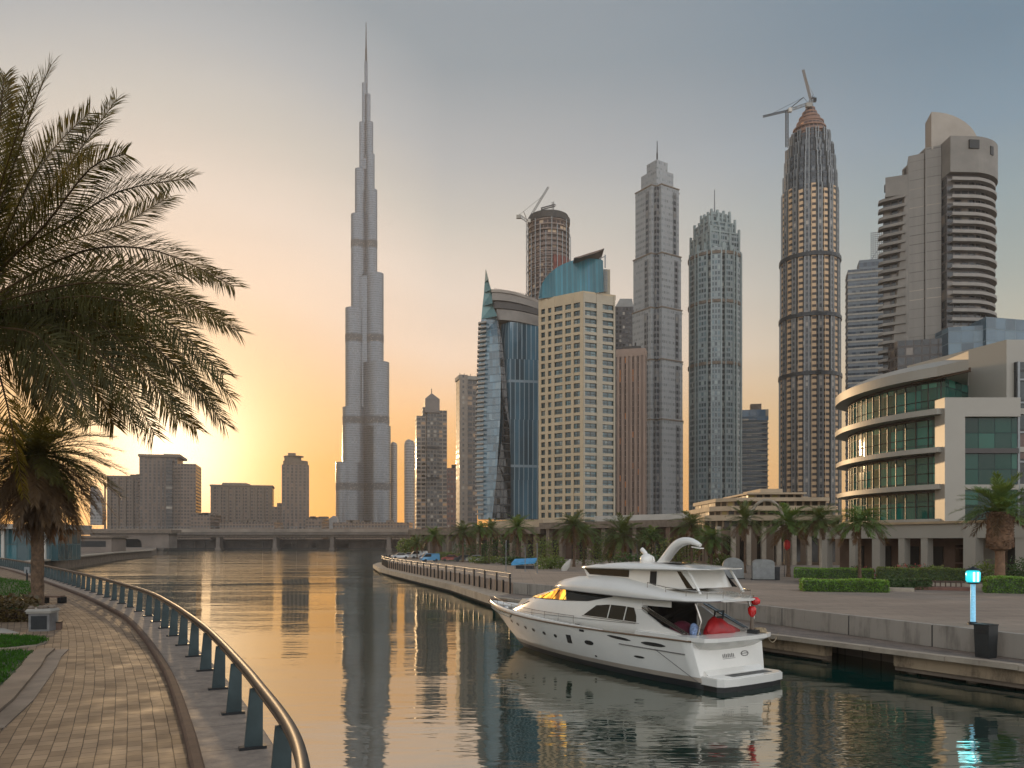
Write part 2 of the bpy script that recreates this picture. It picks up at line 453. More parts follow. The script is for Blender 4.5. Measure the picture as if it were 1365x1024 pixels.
# left promenade: strip along the curved railing line
RAIL = [(-0.2, 1.0), (-1.55, 6.0), (-2.6, 9.6), (-4.3, 13.5), (-5.8, 16.7), (-7.2, 19.6), (-8.6, 22.4), (-10.5, 26.0), (-12.5, 29.7), (-16, 35.9), (-19.4, 41.3), (-27, 52.6), (-38, 68), (-50, 84.5), (-63, 102), (-78, 121)]
def catmull(P, k=8):
    out = []
    P = [Vector(p) for p in P]
    for i in range(len(P) - 1):
        p0 = P[max(i - 1, 0)]; p1 = P[i]; p2 = P[i + 1]; p3 = P[min(i + 2, len(P) - 1)]
        for j in range(k):
            t = j / k
            out.append(0.5 * ((2 * p1) + (p2 - p0) * t + (2 * p0 - 5 * p1 + 4 * p2 - p3) * t * t + (3 * p1 - p0 - 3 * p2 + p3) * t ** 3))
    out.append(P[-1]); return out
RL = catmull(RAIL, 10)
def arclen(P):
    s = [0.0]
    for i in range(len(P) - 1): s.append(s[-1] + (P[i + 1] - P[i]).length)
    return s
RS = arclen(RL)
def rail_normal(i):
    a = RL[max(i - 3, 0)]; b = RL[min(i + 3, len(RL) - 1)]
    t = (b - a).normalized(); return Vector((-t.y, t.x))      # towards the land side
RN = [rail_normal(i) for i in range(len(RL))]
def strip(offs_z, mat_faces, name, mats, uvmode=True):
    """cross-section [(offset, z)] swept along the railing line; uv = (offset, arclength)"""
    mb = MB(); n = len(offs_z); vs = []; fs = []; uv = []; N = len(RL)
    cum = [0.0]
    for k in range(n - 1): cum.append(cum[-1] + math.hypot(offs_z[k + 1][0] - offs_z[k][0], offs_z[k + 1][1] - offs_z[k][1]))
    for i in range(N):
        for o, z in offs_z:
            p = RL[i] + RN[i] * o; vs.append((p.x, p.y, z))
    for i in range(N - 1):
        for k in range(n - 1):
            fs.append((i * n + k, (i + 1) * n + k, (i + 1) * n + k + 1, i * n + k + 1))
            uv.append([(cum[k], RS[i]), (cum[k], RS[i + 1]), (cum[k + 1], RS[i + 1]), (cum[k + 1], RS[i])])
    for f, u in zip(fs, uv): pass
    mb.add(vs, fs, 0, uv)
    for j in range(N - 1):
        for k in range(n - 1): mb.mi[j * (n - 1) + k] = mat_faces[k]
    return mb.build(name, mats)
PRZ = 3.0
setting(strip([(1.0 + 0.02, PRZ), (4, PRZ), (8, PRZ), (14, PRZ), (24, PRZ), (60, PRZ)], [0] * 5, 'promenade', [M['paving']]))
def slabs_mat():
    m, t, b = new_mat('granite_ledge')
    uv = t.node('ShaderNodeUVMap').outputs[0]
    sp = t.node('ShaderNodeSeparateXYZ'); t.l.new(uv, sp.inputs[0])
    j = t.m('LESS_THAN', t.m('FRACT', t.m('DIVIDE', sp.outputs[1], 1.9)), 0.012)
    c = t.ramp(t.noise(uv, 3.0, 6, 0.7), [(0.3, lin(106, 94, 84)), (0.7, lin(146, 131, 116))])
    t.put(b.inputs['Base Color'], t.mix(j, c, lin(66, 56, 48)))
    t.put(b.inputs['Roughness'], t.ramp(t.noise(uv, 2.0, 4), [(0.3, (0.65,) * 3 + (1,)), (0.7, (0.9,) * 3 + (1,))]))
    bp = t.node('ShaderNodeBump'); bp.inputs['Strength'].default_value = 0.4; bp.inputs['Distance'].default_value = 0.01
    t.l.new(t.noise(uv, 30, 3), bp.inputs['Height']); t.l.new(bp.outputs[0], b.inputs['Normal'])
    return m
M['ledge'] = slabs_mat()
M['curb'] = plain('brown_kerb', (78, 58, 46), 0.85, noise=0.2, scale=2, bump=0.3)
setting(strip([(-0.32, -2), (-0.32, 3.08), (-0.28, 3.12), (0.86, 3.12)], [0] * 3, 'water_kerb', [M['ledge']]))
setting(strip([(0.862, 3.0), (0.862, 3.13), (0.90, 3.17), (1.02, 3.17), (1.06, 3.13), (1.06, 2.99)], [0] * 5, 'walk_kerb', [M['curb']]))

# far left bank
LB = [(-62, 101), (-72, 118), (-84, 136), (-96, 163), (-111, 204), (-137, 277), (-158, 352), (-164, 362), (-186, 420), (-290, 654)]
lb = MB().prism(LB + [(-900, 654), (-900, 101)], -2, 2.6, 0)
setting(lb.build('bank', M['stone_dark']))
cp = MB()
for a, b in zip(LB[:7], LB[1:8]):
    va = Vector(a); vb = Vector(b); dd = (vb - va); cp.obox(((va + vb) / 2).to_3d() + Vector((0, 0, 2.604)), dd, dd.length + 0.05, 2.4, 0.35)
setting(cp.build('bank_path', M['stone']))
hz = MB()
rr = random.Random(3)
pr = []
for i in range(60):
    x = -1700 + i * 57; pr.append((x, 1600 + rr.uniform(-30, 30), 8 + rr.uniform(0, 12)))
for (x, y, h), (x2, y2, h2) in zip(pr, pr[1:]):
    hz.add([(x, y, 2), (x2, y2, 2), (x2, y2 + 60, h2), (x, y + 60, h), (x2, y2 + 130, 2), (x, y + 130, 2)], [(0, 1, 2, 3), (3, 2, 4, 5)])
setting(hz.build('hills', M['ground']))

# ------------------------------------------------------------------ quay on the right: dock, wall, ledge
DOCK = [(27.2, 27), (22.2, 35.0), (15.2, 46.4), (9.8, 56.5), (4.0, 67), (-1.9, 79)]
WALLP = [(33, 13.5), (30, 21), (23.5, 36.8), (16.2, 54.7), (11.2, 66), (5.5, 75), (0.2, 83.5)]
LEDGE = [(-1.9, 79), (-7.9, 103), (-17.9, 134.5), (-27.4, 165.5), (-32.9, 190), (-34.6, 206), (-33.8, 222)]
def band(name, A, B, z0, z1, mat):
    mb = MB().prism(A + B[::-1], z0, z1, 0); return mb.build(name, mat)
def planks_mat():
    m, t, b = new_mat('worn_paving_slabs')
    co = t.node('ShaderNodeTexCoord').outputs['Object']
    rot = t.node('ShaderNodeMapping'); rot.inputs['Rotation'].default_value = (0, 0, R(58)); t.l.new(co, rot.inputs[0])
    br = t.node('ShaderNodeTexBrick'); t.l.new(rot.outputs[0], br.inputs['Vector'])
    br.inputs['Scale'].default_value = 1; br.inputs['Brick Width'].default_value = 1.3; br.inputs['Row Height'].default_value = 0.3
    br.inputs['Mortar Size'].default_value = 0.012
    br.inputs['Color1'].default_value = lin(120, 108, 98); br.inputs['Color2'].default_value = lin(96, 87, 80); br.inputs['Mortar'].default_value = lin(44, 40, 36)
    t.put(b.inputs['Base Color'], t.mix(1.0, br.outputs[0], t.ramp(t.noise(co, 1.2, 6, 0.7), [(0.3, (0.6,) * 3 + (1,)), (0.7, (1.2,) * 3 + (1,))]), 'MULTIPLY'))
    b.inputs['Roughness'].default_value = 0.6
    bp = t.node('ShaderNodeBump'); bp.inputs['Strength'].default_value = 0.6; bp.inputs['Distance'].default_value = 0.03
    t.l.new(t.m('SUBTRACT', t.noise(co, 5, 4), br.outputs[1]), bp.inputs['Height']); t.l.new(bp.outputs[0], b.inputs['Normal'])
    return m
M['planks'] = planks_mat()
dk = thing('dock', 'low stone faced mooring dock with dark gaps below along the right quay wall', 'dock', (20, 42, 0))
def loc_pts(P, o): return [(p[0] - o[0], p[1] - o[1]) for p in P]
DO = (20, 42)
WB = [(30.0, 20.5), (23.3, 36.8), (16.0, 54.7), (11.0, 66), (5.3, 75), (0.0, 83.3)]
MB().prism(loc_pts(DOCK + WB[::-1], DO), 0.96, 1.2, 0).build('deck', M['planks'], dk)
def inset(P, d):
    out = []
    for i, p in enumerate(P):
        a = Vector(P[max(i - 1, 0)]); b = Vector(P[min(i + 1, len(P) - 1)]); t = (b - a).normalized()
        out.append((p[0] + t.y * d, p[1] - t.x * d))
    return out
cop = MB()
rr = random.Random(5)
Pd = DOCK
for a, b in zip(Pd, Pd[1:]):
    a = Vector(a); b = Vector(b); L = (b - a).length; t = (b - a).normalized(); s = 0
    while s < L - 0.05:
        l = min(rr.uniform(1.5, 2.1), L - s); c = a + t * (s + l / 2)
        cop.obox((c.x - DO[0], c.y - DO[1], 1.0 + rr.uniform(-0.02, 0.0)), t, l - 0.02, 0.5, 0.235 + rr.uniform(0, 0.012)); s += l
cop.build('coping', M['stone'], dk)
fa = MB(); i1 = inset(DOCK, 0.28)
def along(P, s0, s1):
    P = [Vector(p) for p in P]; out = []; s = 0
    for a, b in zip(P, P[1:]):
        L = (b - a).length
        for st in (s0, s1):
            pass
        lo = max(s0, s); hi = min(s1, s + L)
        if hi > lo:
            if not out: out.append(a.lerp(b, (lo - s) / L))
            out.append(a.lerp(b, (hi - s) / L))
        s += L
    return [(p.x, p.y) for p in out]
for s0, s1 in ((0, 15.6), (19.6, 75)):
    A = along(i1, s0, s1)
    B = inset(A, 0.55)
    fa.prism(loc_pts(A + B[::-1], DO), 0.34, 0.955, 0)
    A2 = inset(A, 0.12)
    fa.prism(loc_pts(A2 + inset(A2, 0.4)[::-1], DO), 0.12, 0.34, 1)
fa.build('edge_beam', [streaked('edge_beam_concrete', (158, 138, 112), (92, 78, 62), (1.2, 1.2, 0.4)), M['stone_dark']], dk)
for s in (2, 7, 12, 15, 20, 25, 30, 36):
    c = along(inset(DOCK, 0.9), s, s + 0.6)[0]
    MB().lathe((c[0] - DO[0], c[1] - DO[1], 0), [(0.28, -2), (0.28, 0.95)], 10).build('pile', M['stone_dark'], dk)
for s in (8.2,):
    c = Vector(along(i1, s, s + 0.5)[0]); t = Vector(along(i1, s, s + 0.5)[1]) - c
    MB().obox((c.x - DO[0] - 0.12, c.y - DO[1] - 0.1, 0.62), t, 0.5, 0.3, 0.36).build('fender', M['dark_metal'], dk)

# retaining wall with panel joints
qw = thing('quay_wall', 'long grey concrete quay wall of panels with dark joints above the dock', 'wall', (20, 45, 1.2))
WO = (20, 45)
def wall_run(P, z0, z1, th, ends, joint, panel_mat, parent, base_z, off):
    P3 = [Vector(p) for p in P]; S = 0
    tot = sum((b - a).length for a, b in zip(P3, P3[1:]))
    s = 0
    while s < tot - 0.3:
        e = min(s + joint, tot)
        A = along(P, s + 0.05, e - 0.05)
        B = inset(A, th)
        MB().prism(loc_pts(A + B[::-1], off), z0 - base_z, z1 - base_z).build('panel', panel_mat, parent)
        J = along(P, e - 0.05, e + 0.05) 
        if len(J) > 1:
            J = inset(J, 0.05); MB().prism(loc_pts(J + inset(J, th - 0.1)[::-1], off), z0 - base_z, z1 - base_z - 0.03).build('joint_post', M['dark_metal'], parent)
        s = e
PANEL = streaked('wall_panel', (142, 135, 125), (104, 98, 90))
wall_run([(30, 20.5), (23.4, 36.8), (16.1, 54.7), (11.1, 66), (5.4, 75), (0.1, 83.5)], 1.2, 2.34, 0.4, None, 5.6, PANEL, qw, 1.2, WO)

lw = thing('pier_wall', 'curved stone ledge and sea wall with dark posts round the distant point', 'wall', (-18, 140, 0))
LO = (-18, 140)
inner = [(0.1, 83.5), (-6, 104), (-16, 135), (-25.5, 166), (-30.6, 190), (-31.8, 206), (-31.4, 219)]
MB().prism(loc_pts(LEDGE + inner[::-1], LO), 0.35, 1.15, 0).build('ledge', M['stone'], lw)
MB().prism(loc_pts(inset(LEDGE, 0.5) + inner[::-1], LO), -2, 0.35, 0).build('footing', M['tar'], lw)
inn2 = inset(inner, -0.12)
pw = MB(); 
A = inn2; B = inset(inn2, 0.11)
pw.prism(loc_pts(A + B[::-1], LO), 1.15, 2.35)
pw.build('panels', plain('pier_panel', (148, 128, 112), 0.8, noise=0.16, scale=0.5), lw)
tot = sum((Vector(b) - Vector(a)).length for a, b in zip(inn2, inn2[1:]))
k = 0; s = 0.4
while s < tot - 0.5:
    c = along(inset(inn2, -0.1), s, s + 0.3)
    if len(c) > 1:
        cx, cy = c[0]; top = 3.25 if k % 2 == 0 else 2.5
        MB().obox((cx - LO[0], cy - LO[1], 1.15), (c[1][0] - cx, c[1][1] - cy), 0.22, 0.18, top - 1.15).build('post', M['dark_metal'], lw)
    s += 2.6; k += 1
rp = [Vector((p[0], p[1], 3.25)) for p in catmull([Vector(p) for p in inset(inn2, -0.1)], 6)]
rp = [Vector((p.x - LO[0], p.y - LO[1], 3.25)) for p in rp]
MB().tube(rp, 0.05, 6).build('handrail', M['grey_metal'], lw)
MB().tube([p - Vector((0, 0, 0.4)) for p in rp], 0.03, 5).build('handrail', M['grey_metal'], lw)

# ------------------------------------------------------------------ railing of the promenade
TEAL = plain('teal_painted_steel', (58, 70, 72), 0.38, 0.5, noise=0.18, scale=2)
rl = thing('railing', 'curving steel handrail on flat dark teal posts along the promenade edge', 'railing', (-10, 26, 3.12))
hr = []
for i in range(len(RL)): hr.append((RL[i].x + 10 - RN[i].x * 0.02, RL[i].y - 26 - RN[i].y * 0.02, 1.1))
MB().tube(hr, 0.075, 12, flat=1.0).build('handrail', M['steel'], rl)
und = [(p[0] + RN[i].x * 0.03, p[1] + RN[i].y * 0.03, 1.0) for i, p in enumerate(hr)]
MB().tube(und, 0.03, 6).build('lower_rail', M['dark_metal'], rl)
s = RS[20] + 0.5
def rail_at(s):
    for i in range(len(RS) - 1):
        if RS[i + 1] >= s:
            t = (s - RS[i]) / (RS[i + 1] - RS[i]); return RL[i].lerp(RL[i + 1], t), RN[i].lerp(RN[i + 1], t).normalized()
    return RL[-1], RN[-1]
_p0 = min(range(len(RL)), key=lambda i: (RL[i] - Vector((-4.3, 13.5))).length)
sposts = []; s = RS[_p0]
while s > 4: sposts.append(s); s -= 3.0
s = RS[_p0] + 3.0
while s < RS[-1] - 1: sposts.append(s); s += 3.0 if s < 60 else 2.4
for s in sorted(sposts):
    p, n = rail_at(s); tdir = Vector((n.y, -n.x))
    b = Vector((p.x + 10, p.y - 26, 0)); mb = MB()
    n3 = n.to_3d(); t3 = tdir.to_3d()
    w0, w1, th = 0.15, 0.105, 0.035
    # flat plate facing the walker, tapering up, leaning a little to the water
    lo = [b + n3 * (0.05 + j * w0) + t3 * (i * th) for i, j in ((-1, -1), (-1, 1), (1, 1), (1, -1))]
    hi = [b + n3 * (j * w1) + t3 * (i * th) + Vector((0, 0, 1.02)) for i, j in ((-1, -1), (-1, 1), (1, 1), (1, -1))]
    mb.loft([lo, hi], 0, False)
    po = mb.build('post', TEAL, rl)
    MB().obox((b.x + n.x * 0.06, b.y + n.y * 0.06, 0.001), tdir, 0.16, 0.44, 0.05).build('foot', M['dark_metal'], po)
# ------------------------------------------------------------------ towers
def rot_pts(P, a, c=(0, 0)):
    ca, sa = math.cos(a), math.sin(a)
    return [(c[0] + x * ca - y * sa, c[1] + x * sa + y * ca) for x, y in P]
def rect(w, d, cx=0, cy=0): return [(cx - w / 2, cy - d / 2), (cx + w / 2, cy - d / 2), (cx + w / 2, cy + d / 2), (cx - w / 2, cy + d / 2)]
def circle(r, n=32, cx=0, cy=0, sy=1.0): return [(cx + r * math.cos(2 * math.pi * k / n), cy + r * sy * math.sin(2 * math.pi * k / n)) for k in range(n)]
def capsule(d, r, a, n=14, back=0.0):
    """stadium footprint from the centre out to distance d, pointing at angle a"""
    P = [(back, -r)]
    for k in range(n + 1):
        w = -math.pi / 2 + math.pi * k / n; P.append((d + r * math.cos(w), r * math.sin(w)))
    P.append((back, r))
    return rot_pts(P, a)
GZ = 2.0

# --- the tallest tower, 830 m
bk = thing('skyscraper', 'tallest needle skyscraper of stepped silver cylinders ending in a thin spire', 'skyscraper', (gx(488, 1283), 1283, GZ))
BKM = facade('silver_curtain_wall', (104, 111, 118), (84, 92, 100), bay=1.5, floor=3.6, wf=0.66, hf=0.5, blind=(118, 122, 126), vary=0.25, wall_rough=0.3, glass_rough=0.2, tilt=0.03, wall_metal=0.6, streak=0.1)
BKD = facade('mechanical_louvres', (74, 78, 82), (48, 52, 56), bay=1.5, floor=1.6, wf=0.8, hf=0.5, wall_rough=0.6, glass_rough=0.5)
PX = 1283 / FPX
def hb(py): return gz(py, 1283) - GZ
def wing(sign, tiers, ang, back=False):
    for ext, py in tiers:
        e = ext * PX
        r = max(0.42 * e, min(e, 1.6)) if not back else 0.34 * e
        r = min(r, 15.5)
        dd = (e - r) / abs(math.cos(ang)) if not back else e * 0.8
        P = capsule(max(dd, 0.05), r, ang)
        H = hb(py)
        t = MB().prism(P, 0, H, 0, None, True).build('tier', BKM, bk)
        for (y0, y1) in ((645, 654.5), (557.5, 567), (449, 459), (323.5, 333)):
            if hb(y0) < H - 8:
                Q = capsule(max(dd, 0.05), r + 0.2, ang)
                MB().prism(Q, hb(y1), hb(y0), 0, None, True).build('louvre_band', BKD, t)
AL = math.pi + R(28); AR = -R(28)
wing(-1, [(37.5, 618), (29.5, 545), (26, 414), (19, 289), (14, 228), (8.6, 165), (5.2, 112), (2.2, 82)], AL)
wing(1, [(34.5, 570), (32.5, 486), (24.6, 368), (15.7, 256), (12, 208), (10, 165), (6.2, 127), (2.4, 83)], AR)
wing(0, [(34, 600), (28, 500), (20, 390), (13, 270), (8, 180)], math.pi / 2, True)
MB().prism(circle(17, 24), 0, hb(372), 0, None, True).build('core', BKM, bk)
MB().prism(circle(7.5, 20), 0, hb(214), 0, None, True).build('core', BKM, bk)
MB().tube([(0, 0, hb(95)), (0, 0, hb(66)), (0, 0, hb(62)), (0, 0, hb(30))], [2.1, 1.5, 1.1, 0.5], 10).build('spire', M['dark_metal'], bk)
pod = MB().prism(rect(120, 60), 0, 14).prism(rect(70, 40, 10, -10), 14, 20)
pod.build('podium', facade('podium_face', (128, 116, 104), (50, 48, 46), 6, 4.5, 0.7, 0.5), bk)

# --- generic towers
def simple_tower(name, label, cat, px0, px1, Y, pytop, foot, mat, rz=0.0, group=None, base=PZ):
    t = thing(name, label, cat, (gx((px0 + px1) / 2, Y), Y, base), rz, group)
    return t, (px1 - px0) / FPX * Y, gz(pytop, Y) - base
def H_(py, Y, base): return gz(py, Y) - base

# thin rounded slab just right of the spire tower, and its twin
PALE = facade('pale_slab_face', (140, 134, 130), (96, 96, 98), 2.0, 3.5, 0.6, 0.5, wall_rough=0.5, vary=0.2)
for (px0, px1, Y, py, lab) in ((520.5, 529.5, 1330, 590, 'slim round topped slab tower half hidden behind the foot of the spire skyscraper'), (539, 553, 1050, 587, 'slim pale round topped slab tower left of the dark pointed tower')):
    w_ = (px1 - px0) / FPX * Y
    t = thing('slab_tower', lab, 'tower', (gx((px0 + px1) / 2, Y), Y, GZ)); H = gz(py, Y) - GZ
    mb = MB(); prof = [(w_ / 2, 0), (w_ / 2, H - w_ * 0.5), (w_ * 0.46, H - w_ * 0.25), (w_ * 0.36, H - w_ * 0.08), (w_ * 0.15, H)]
    rings = [[(x * r * 2 / w_ * 1.0, y, z) for x, y in circle(w_ / 2, 20, sy=1.6)] for r, z in prof]
    for a, b in zip(prof, prof[1:]):
        mb.prism([(x * a[0] * 2 / w_, y) for x, y in circle(w_ / 2, 24, sy=1.6)], a[1], b[1], 0, None, True, top=[(x * b[0] * 2 / w_, y) for x, y in circle(w_ / 2, 24, sy=1.6)])
    mb.build('shaft', PALE, t)
    MB().prism(rect(w_ * 1.5, w_ * 2), 0, 10).build('podium', M['stone_dark'], t)

# tower A: dark pointed residential tower
Y = 700
ta = thing('dark_tower', 'dark tower with gabled lantern top and balcony wings right of the spire skyscraper', 'tower', (gx(575, Y), Y, GZ), R(12))
FA = facade('dark_glass_grid', (96, 90, 84), (44, 50, 54), 2.8, 3.5, 0.7, 0.6, vary=0.5)
FAB = facade('balcony_grid', (128, 116, 104), (42, 42, 42), 4.0, 3.5, 0.8, 0.62, blind=(170, 130, 90))
h = lambda py: gz(py, 700) - GZ
k_ = 700 / FPX
MB().prism(rect(16 * k_, 16 * k_, 1 * k_, -3 * k_), 0, h(552)).build('shaft', FA, ta)
MB().prism(rect(13 * k_, 18 * k_, -14 * k_, 1), 0, h(556)).build('wing', FAB, ta)
MB().prism(rect(12 * k_, 18 * k_, 14 * k_, 1), 0, h(548)).build('wing', FAB, ta)
MB().prism(rect(20 * k_, 16 * k_, -2 * k_, 2), 0, h(544)).build('shaft', FAB, ta)
mb = MB(); a = 9.6 * k_
mb.prism(rect(2 * a, 2 * a, 0, -2), h(552), h(534)); mb.prism(rect(2 * a, 2 * a, 0, -2), h(534), h(525), top=rect(0.5, 0.5, 0, -2))
mb.build('lantern', plain('lantern_stone', (112, 104, 98), 0.6, scale=0.1), ta)
for zf in (640, 600):
    MB().prism(rect(17 * k_, 17 * k_, 1 * k_, -3 * k_), h(zf), h(zf) + 2.2).build('floor_band', M['dark_metal'], ta)
MB().tube([(0, -2, h(525)), (0, -2, h(519))], 0.4, 6).build('finial', M['dark_metal'], ta)

# small brown block and tower B
t = thing('apartment_block', 'low reddish brown block between the dark pointed tower and grey slab tower', 'building', (gx(605, 560), 560, GZ))
MB().prism(rect(17 * .523, 12), 0, gz(625, 560) - GZ).build('shaft', facade('red_block', (112, 84, 74), (52, 46, 44), 2.4, 3.4, 0.5, 0.5), t)
MB().prism(rect(5, 5, 1, 0), gz(625, 560) - GZ, gz(620, 560) - GZ).build('roof_plant', M['tar'], t)
Y = 520; h = lambda py: gz(py, 520) - GZ; k_ = 520 / FPX
tb = thing('grey_tower', 'plain grey slab tower with three roof poles left of the glass sail tower', 'tower', (gx(621, Y), Y, GZ), R(16))
MB().prism(rect(11 * k_, 22 * k_, -5.5 * k_, 0), 0, h(502)).build('shaft', facade('slab_plain', (130, 118, 106), (70, 66, 62), 5.0, 3.4, 0.25, 0.5), tb)
MB().prism(rect(14 * k_, 20 * k_, 6.5 * k_, 0.5), 0, h(508)).build('shaft', facade('slab_balcony', (110, 100, 92), (40, 40, 40), 3.6, 3.4, 0.84, 0.6, blind=(150, 120, 90)), tb)
MB().prism(rect(27 * k_, 23 * k_, 0.6, 0.4), h(508), h(503)).build('parapet', M['concrete'], tb)
for x in (-4, -1, 3): MB().tube([(x, 0, h(503)), (x, 0, h(498))], 0.18, 5).build('pole', M['dark_metal'], tb)

# --- tower C: blue glass sail with a spike
Y = 380; k_ = Y / FPX; CB = PZ
tc = thing('glass_tower', 'blue glass sail tower with a twisted dark fold and sharp green spike', 'tower', (gx(676, Y), Y, CB))
h = lambda py: gz(py, 380) - CB
X_ = lambda px: (px - 676) * k_
GLS = facade('blue_glass', (84, 104, 114), (80, 110, 124), 1.6, 3.6, 0.93, 0.86, blind=(110, 132, 140), vary=0.35, glass_rough=0.1, tilt=0.035, ior=1.8)
GLV = facade('blue_glass_strips', (108, 126, 134), (66, 96, 110), 2.2, 40, 0.8, 0.97, blind=(120, 138, 142), vary=0.5, glass_rough=0.08, tilt=0.02, ior=1.9)
GDK = facade('dark_glass_fold', (26, 30, 33), (24, 30, 34), 1.6, 3.6, 0.9, 0.85, blind=(40, 46, 50), vary=0.3, glass_rough=0.1, ior=1.6)
# main body: right glass face, curved in plan
rings = []
prof = [(692, 640, 718), (640, 640.5, 718), (560, 641.5, 718), (480, 645, 718), (431, 650, 718)]
mb = MB()
for (y0, l0, r0), (y1, l1, r1) in zip(prof, prof[1:]):
    A = [(X_(l0 + 18), 2), (X_(680), -2.5), (X_(r0), 0), (X_(r0), 24), (X_(l0 + 18), 24)]
    B = [(X_(l1 + 18), 2), (X_(680), -2.5), (X_(r1), 0), (X_(r1), 24), (X_(l1 + 18), 24)]
    mb.prism(A, h(y0), h(y1), 0, None, False, top=B)
mb.build('right_facade', GLV, tc)
# left blade with balconies that narrows to the spike
lp = [(692, 637, 660), (640, 635, 662), (560, 635.5, 667), (500, 637, 668), (450, 639.5, 666), (425, 641.5, 663), (408, 643, 657), (390, 645, 655), (376, 646, 651.5), (360, 647, 648)]
mb = MB()
for (y0, l0, r0), (y1, l1, r1) in zip(lp, lp[1:]):
    d0 = 12 * min(1, (r0 - l0) / 22); d1 = 12 * min(1, (r1 - l1) / 22)
    mb.prism([(X_(l0), 0.5), (X_(r0), -4.6), (X_(r0), d0), (X_(l0) + .1, d0)], h(y0), h(y1), 0 if y0 > 425 else 1, None, False, top=[(X_(l1), 0.5), (X_(r1), -4.6 if y1 > 425 else -1), (X_(r1), d1), (X_(l1) + .1, d1)])
mb.build('left_blade', [GLS, plain('green_spike_glass', (92, 124, 122), 0.25, 0.2, noise=0.1, scale=0.2)], tc)
# dark fold: wedge panel standing proud of the body
lft = [(662.5, 425), (664, 450), (667, 490), (670, 530), (671, 560), (669, 590), (664.5, 620), (660, 655), (656.5, 691)]
rgt = [(664, 425), (669, 455), (673, 490), (676, 530), (679, 570), (680.5, 610), (681, 650), (681, 670), (681, 691)]
mb = MB(); vs = []; fs = []; uvs = []
for (xl, yl), (xr, yr) in zip(lft, rgt):
    vs += [(X_(xl), -4.75, h(yl)), (X_(xr), -3.2, h(yr)), (X_(xl), -2, h(yl)), (X_(xr), -1, h(yr))]
for i in range(len(lft) - 1):
    o = i * 4
    fs += [(o, o + 4, o + 5, o + 1), (o, o + 2, o + 6, o + 4), (o + 1, o + 5, o + 7, o + 3)]
    for _ in range(3): uvs.append([(vs[j][0], vs[j][2]) for j in fs[len(uvs)]])
mb.add(vs, fs, 0, uvs).build('dark_fold', GDK, tc)
BAL = plain('pale_balcony', (150, 142, 132), 0.6, noise=0.1, scale=0.3)
for i in range(42):
    py = 432 + i * 6.2
    # balcony slabs on the left edge
    l = 639.5 - 4 * min(1, (py - 432) / 130); 
    MB().prism([(X_(l - 2), -0.6), (X_(l + 9), -3.0), (X_(l + 9), 0), (X_(l - 2), 4)], h(py), h(py) + 0.75).build('balcony', BAL, tc)
CR1 = plain('bronze_crown', (118, 110, 102), 0.45, 0.3, noise=0.18, scale=0.15); CR2 = plain('dark_crown_band', (58, 52, 48), 0.5, noise=0.15, scale=0.2)
mb = MB()
def crown(yl, yr, th, x0, x1, out, m):
    n = 12; A = []; 
    for k in range(n + 1):
        f = k / n; x = x0 + (x1 - x0) * f; yy = yl + (yr - yl) * f ** 1.3
        A.append((X_(x), -out * math.sin(math.pi * min(1, 0.25 + f * .75)) , yy))
    lo = [(x, y, h(py + th)) for x, y, py in A]; hi = [(x, y, h(py)) for x, y, py in A]
    lb = [(x, 24, z) for x, y, z in lo]; hb2 = [(x, 24, z) for x, y, z in hi]
    rings = [[lo[i], hi[i], hb2[i], lb[i]] for i in range(len(A))]
    mb.loft(rings, m, False)
crown(414, 421, 14, 662, 718, 3.0, 0)
crown(404, 411, 9, 658, 718, 3.6, 1)
crown(393, 402, 10, 656, 718, 4.6, 0)
crown(389, 400, 3.6, 655, 718, 5.2, 2)
mb.build('crown', [CR1, CR2, plain('crown_rim', (140, 128, 116), 0.5, scale=0.2)], tc)
for i in range(26):
    f = i / 25; MB().tube([(X_(660 + 56 * f), -4 + f, h(391 + 9 * f)), (X_(660 + 56 * f), -4 + f, h(387.6 + 9 * f))], 0.12, 4).build('rail_post', M['dark_metal'], tc)

# --- tower E: round tower under construction, with crane
Y = 560; k_ = Y / FPX; h = lambda py: gz(py, 560) - PZ
te = thing('unfinished_tower', 'round brown concrete tower under construction behind the blue vaulted roof', 'tower', (gx(731.5, Y), Y, PZ))
RE = 28 * k_
EM = facade('bare_concrete_floors', (122, 102, 92), (52, 42, 40), 3.0, 3.3, 0.82, 0.55, blind=(196, 170, 140), vary=0.8, glass_rough=0.7, streak=0.3)
MB().prism(circle(RE - 1, 40), 0, h(300), 0, None, True).build('shaft', EM, te)
rr = random.Random(11)
for i in range(58):
    z = h(302) - i * 3.6
    MB().prism(circle(RE + rr.uniform(-0.3, 0.35), 36), z, z + 0.55).build('floor_slab', plain('floor_slab', (128, 112, 102), 0.8, noise=0.25, scale=0.2) if i == 0 else bpy.data.materials['floor_slab'], te)
MB().prism(circle(RE + 0.2, 36), h(300), h(294), 0, None, True).prism(circle(RE - 1, 36), h(294), h(290)).prism(circle(RE * 0.7, 30), h(290), h(287.5)).build('roof_ring', M['tar'], te)
for k in range(12):
    a = R(185 + k * 15); x, y = (RE + 0.6) * math.cos(a), (RE + 0.6) * math.sin(a)
    MB().beam((x, y, h(700)), (x, y, h(300 + (k % 3) * 9)), 0.5).build('scaffold_pole', M['grey_metal'], te)
MB().prism(circle(1, 4), 0, 0.1).build('site_floor', M['tar'], te)
MB().obox((X_ and 0, 0, h(378)), (1, 0), 1, 1, 1)
rp = MB(); 
rp.prism([(RE * math.cos(a) * 1.02, RE * math.sin(a) * 1.02) for a in [R(280 + 7 * i) for i in range(11)]] + [(RE * math.cos(a) * 0.95, RE * math.sin(a) * 0.95) for a in [R(350 - 7 * i) for i in range(11)]], h(372), h(349))
rp.build('red_netting', plain('red_netting', (118, 66, 58), 0.9, noise=0.25, scale=0.3), te)
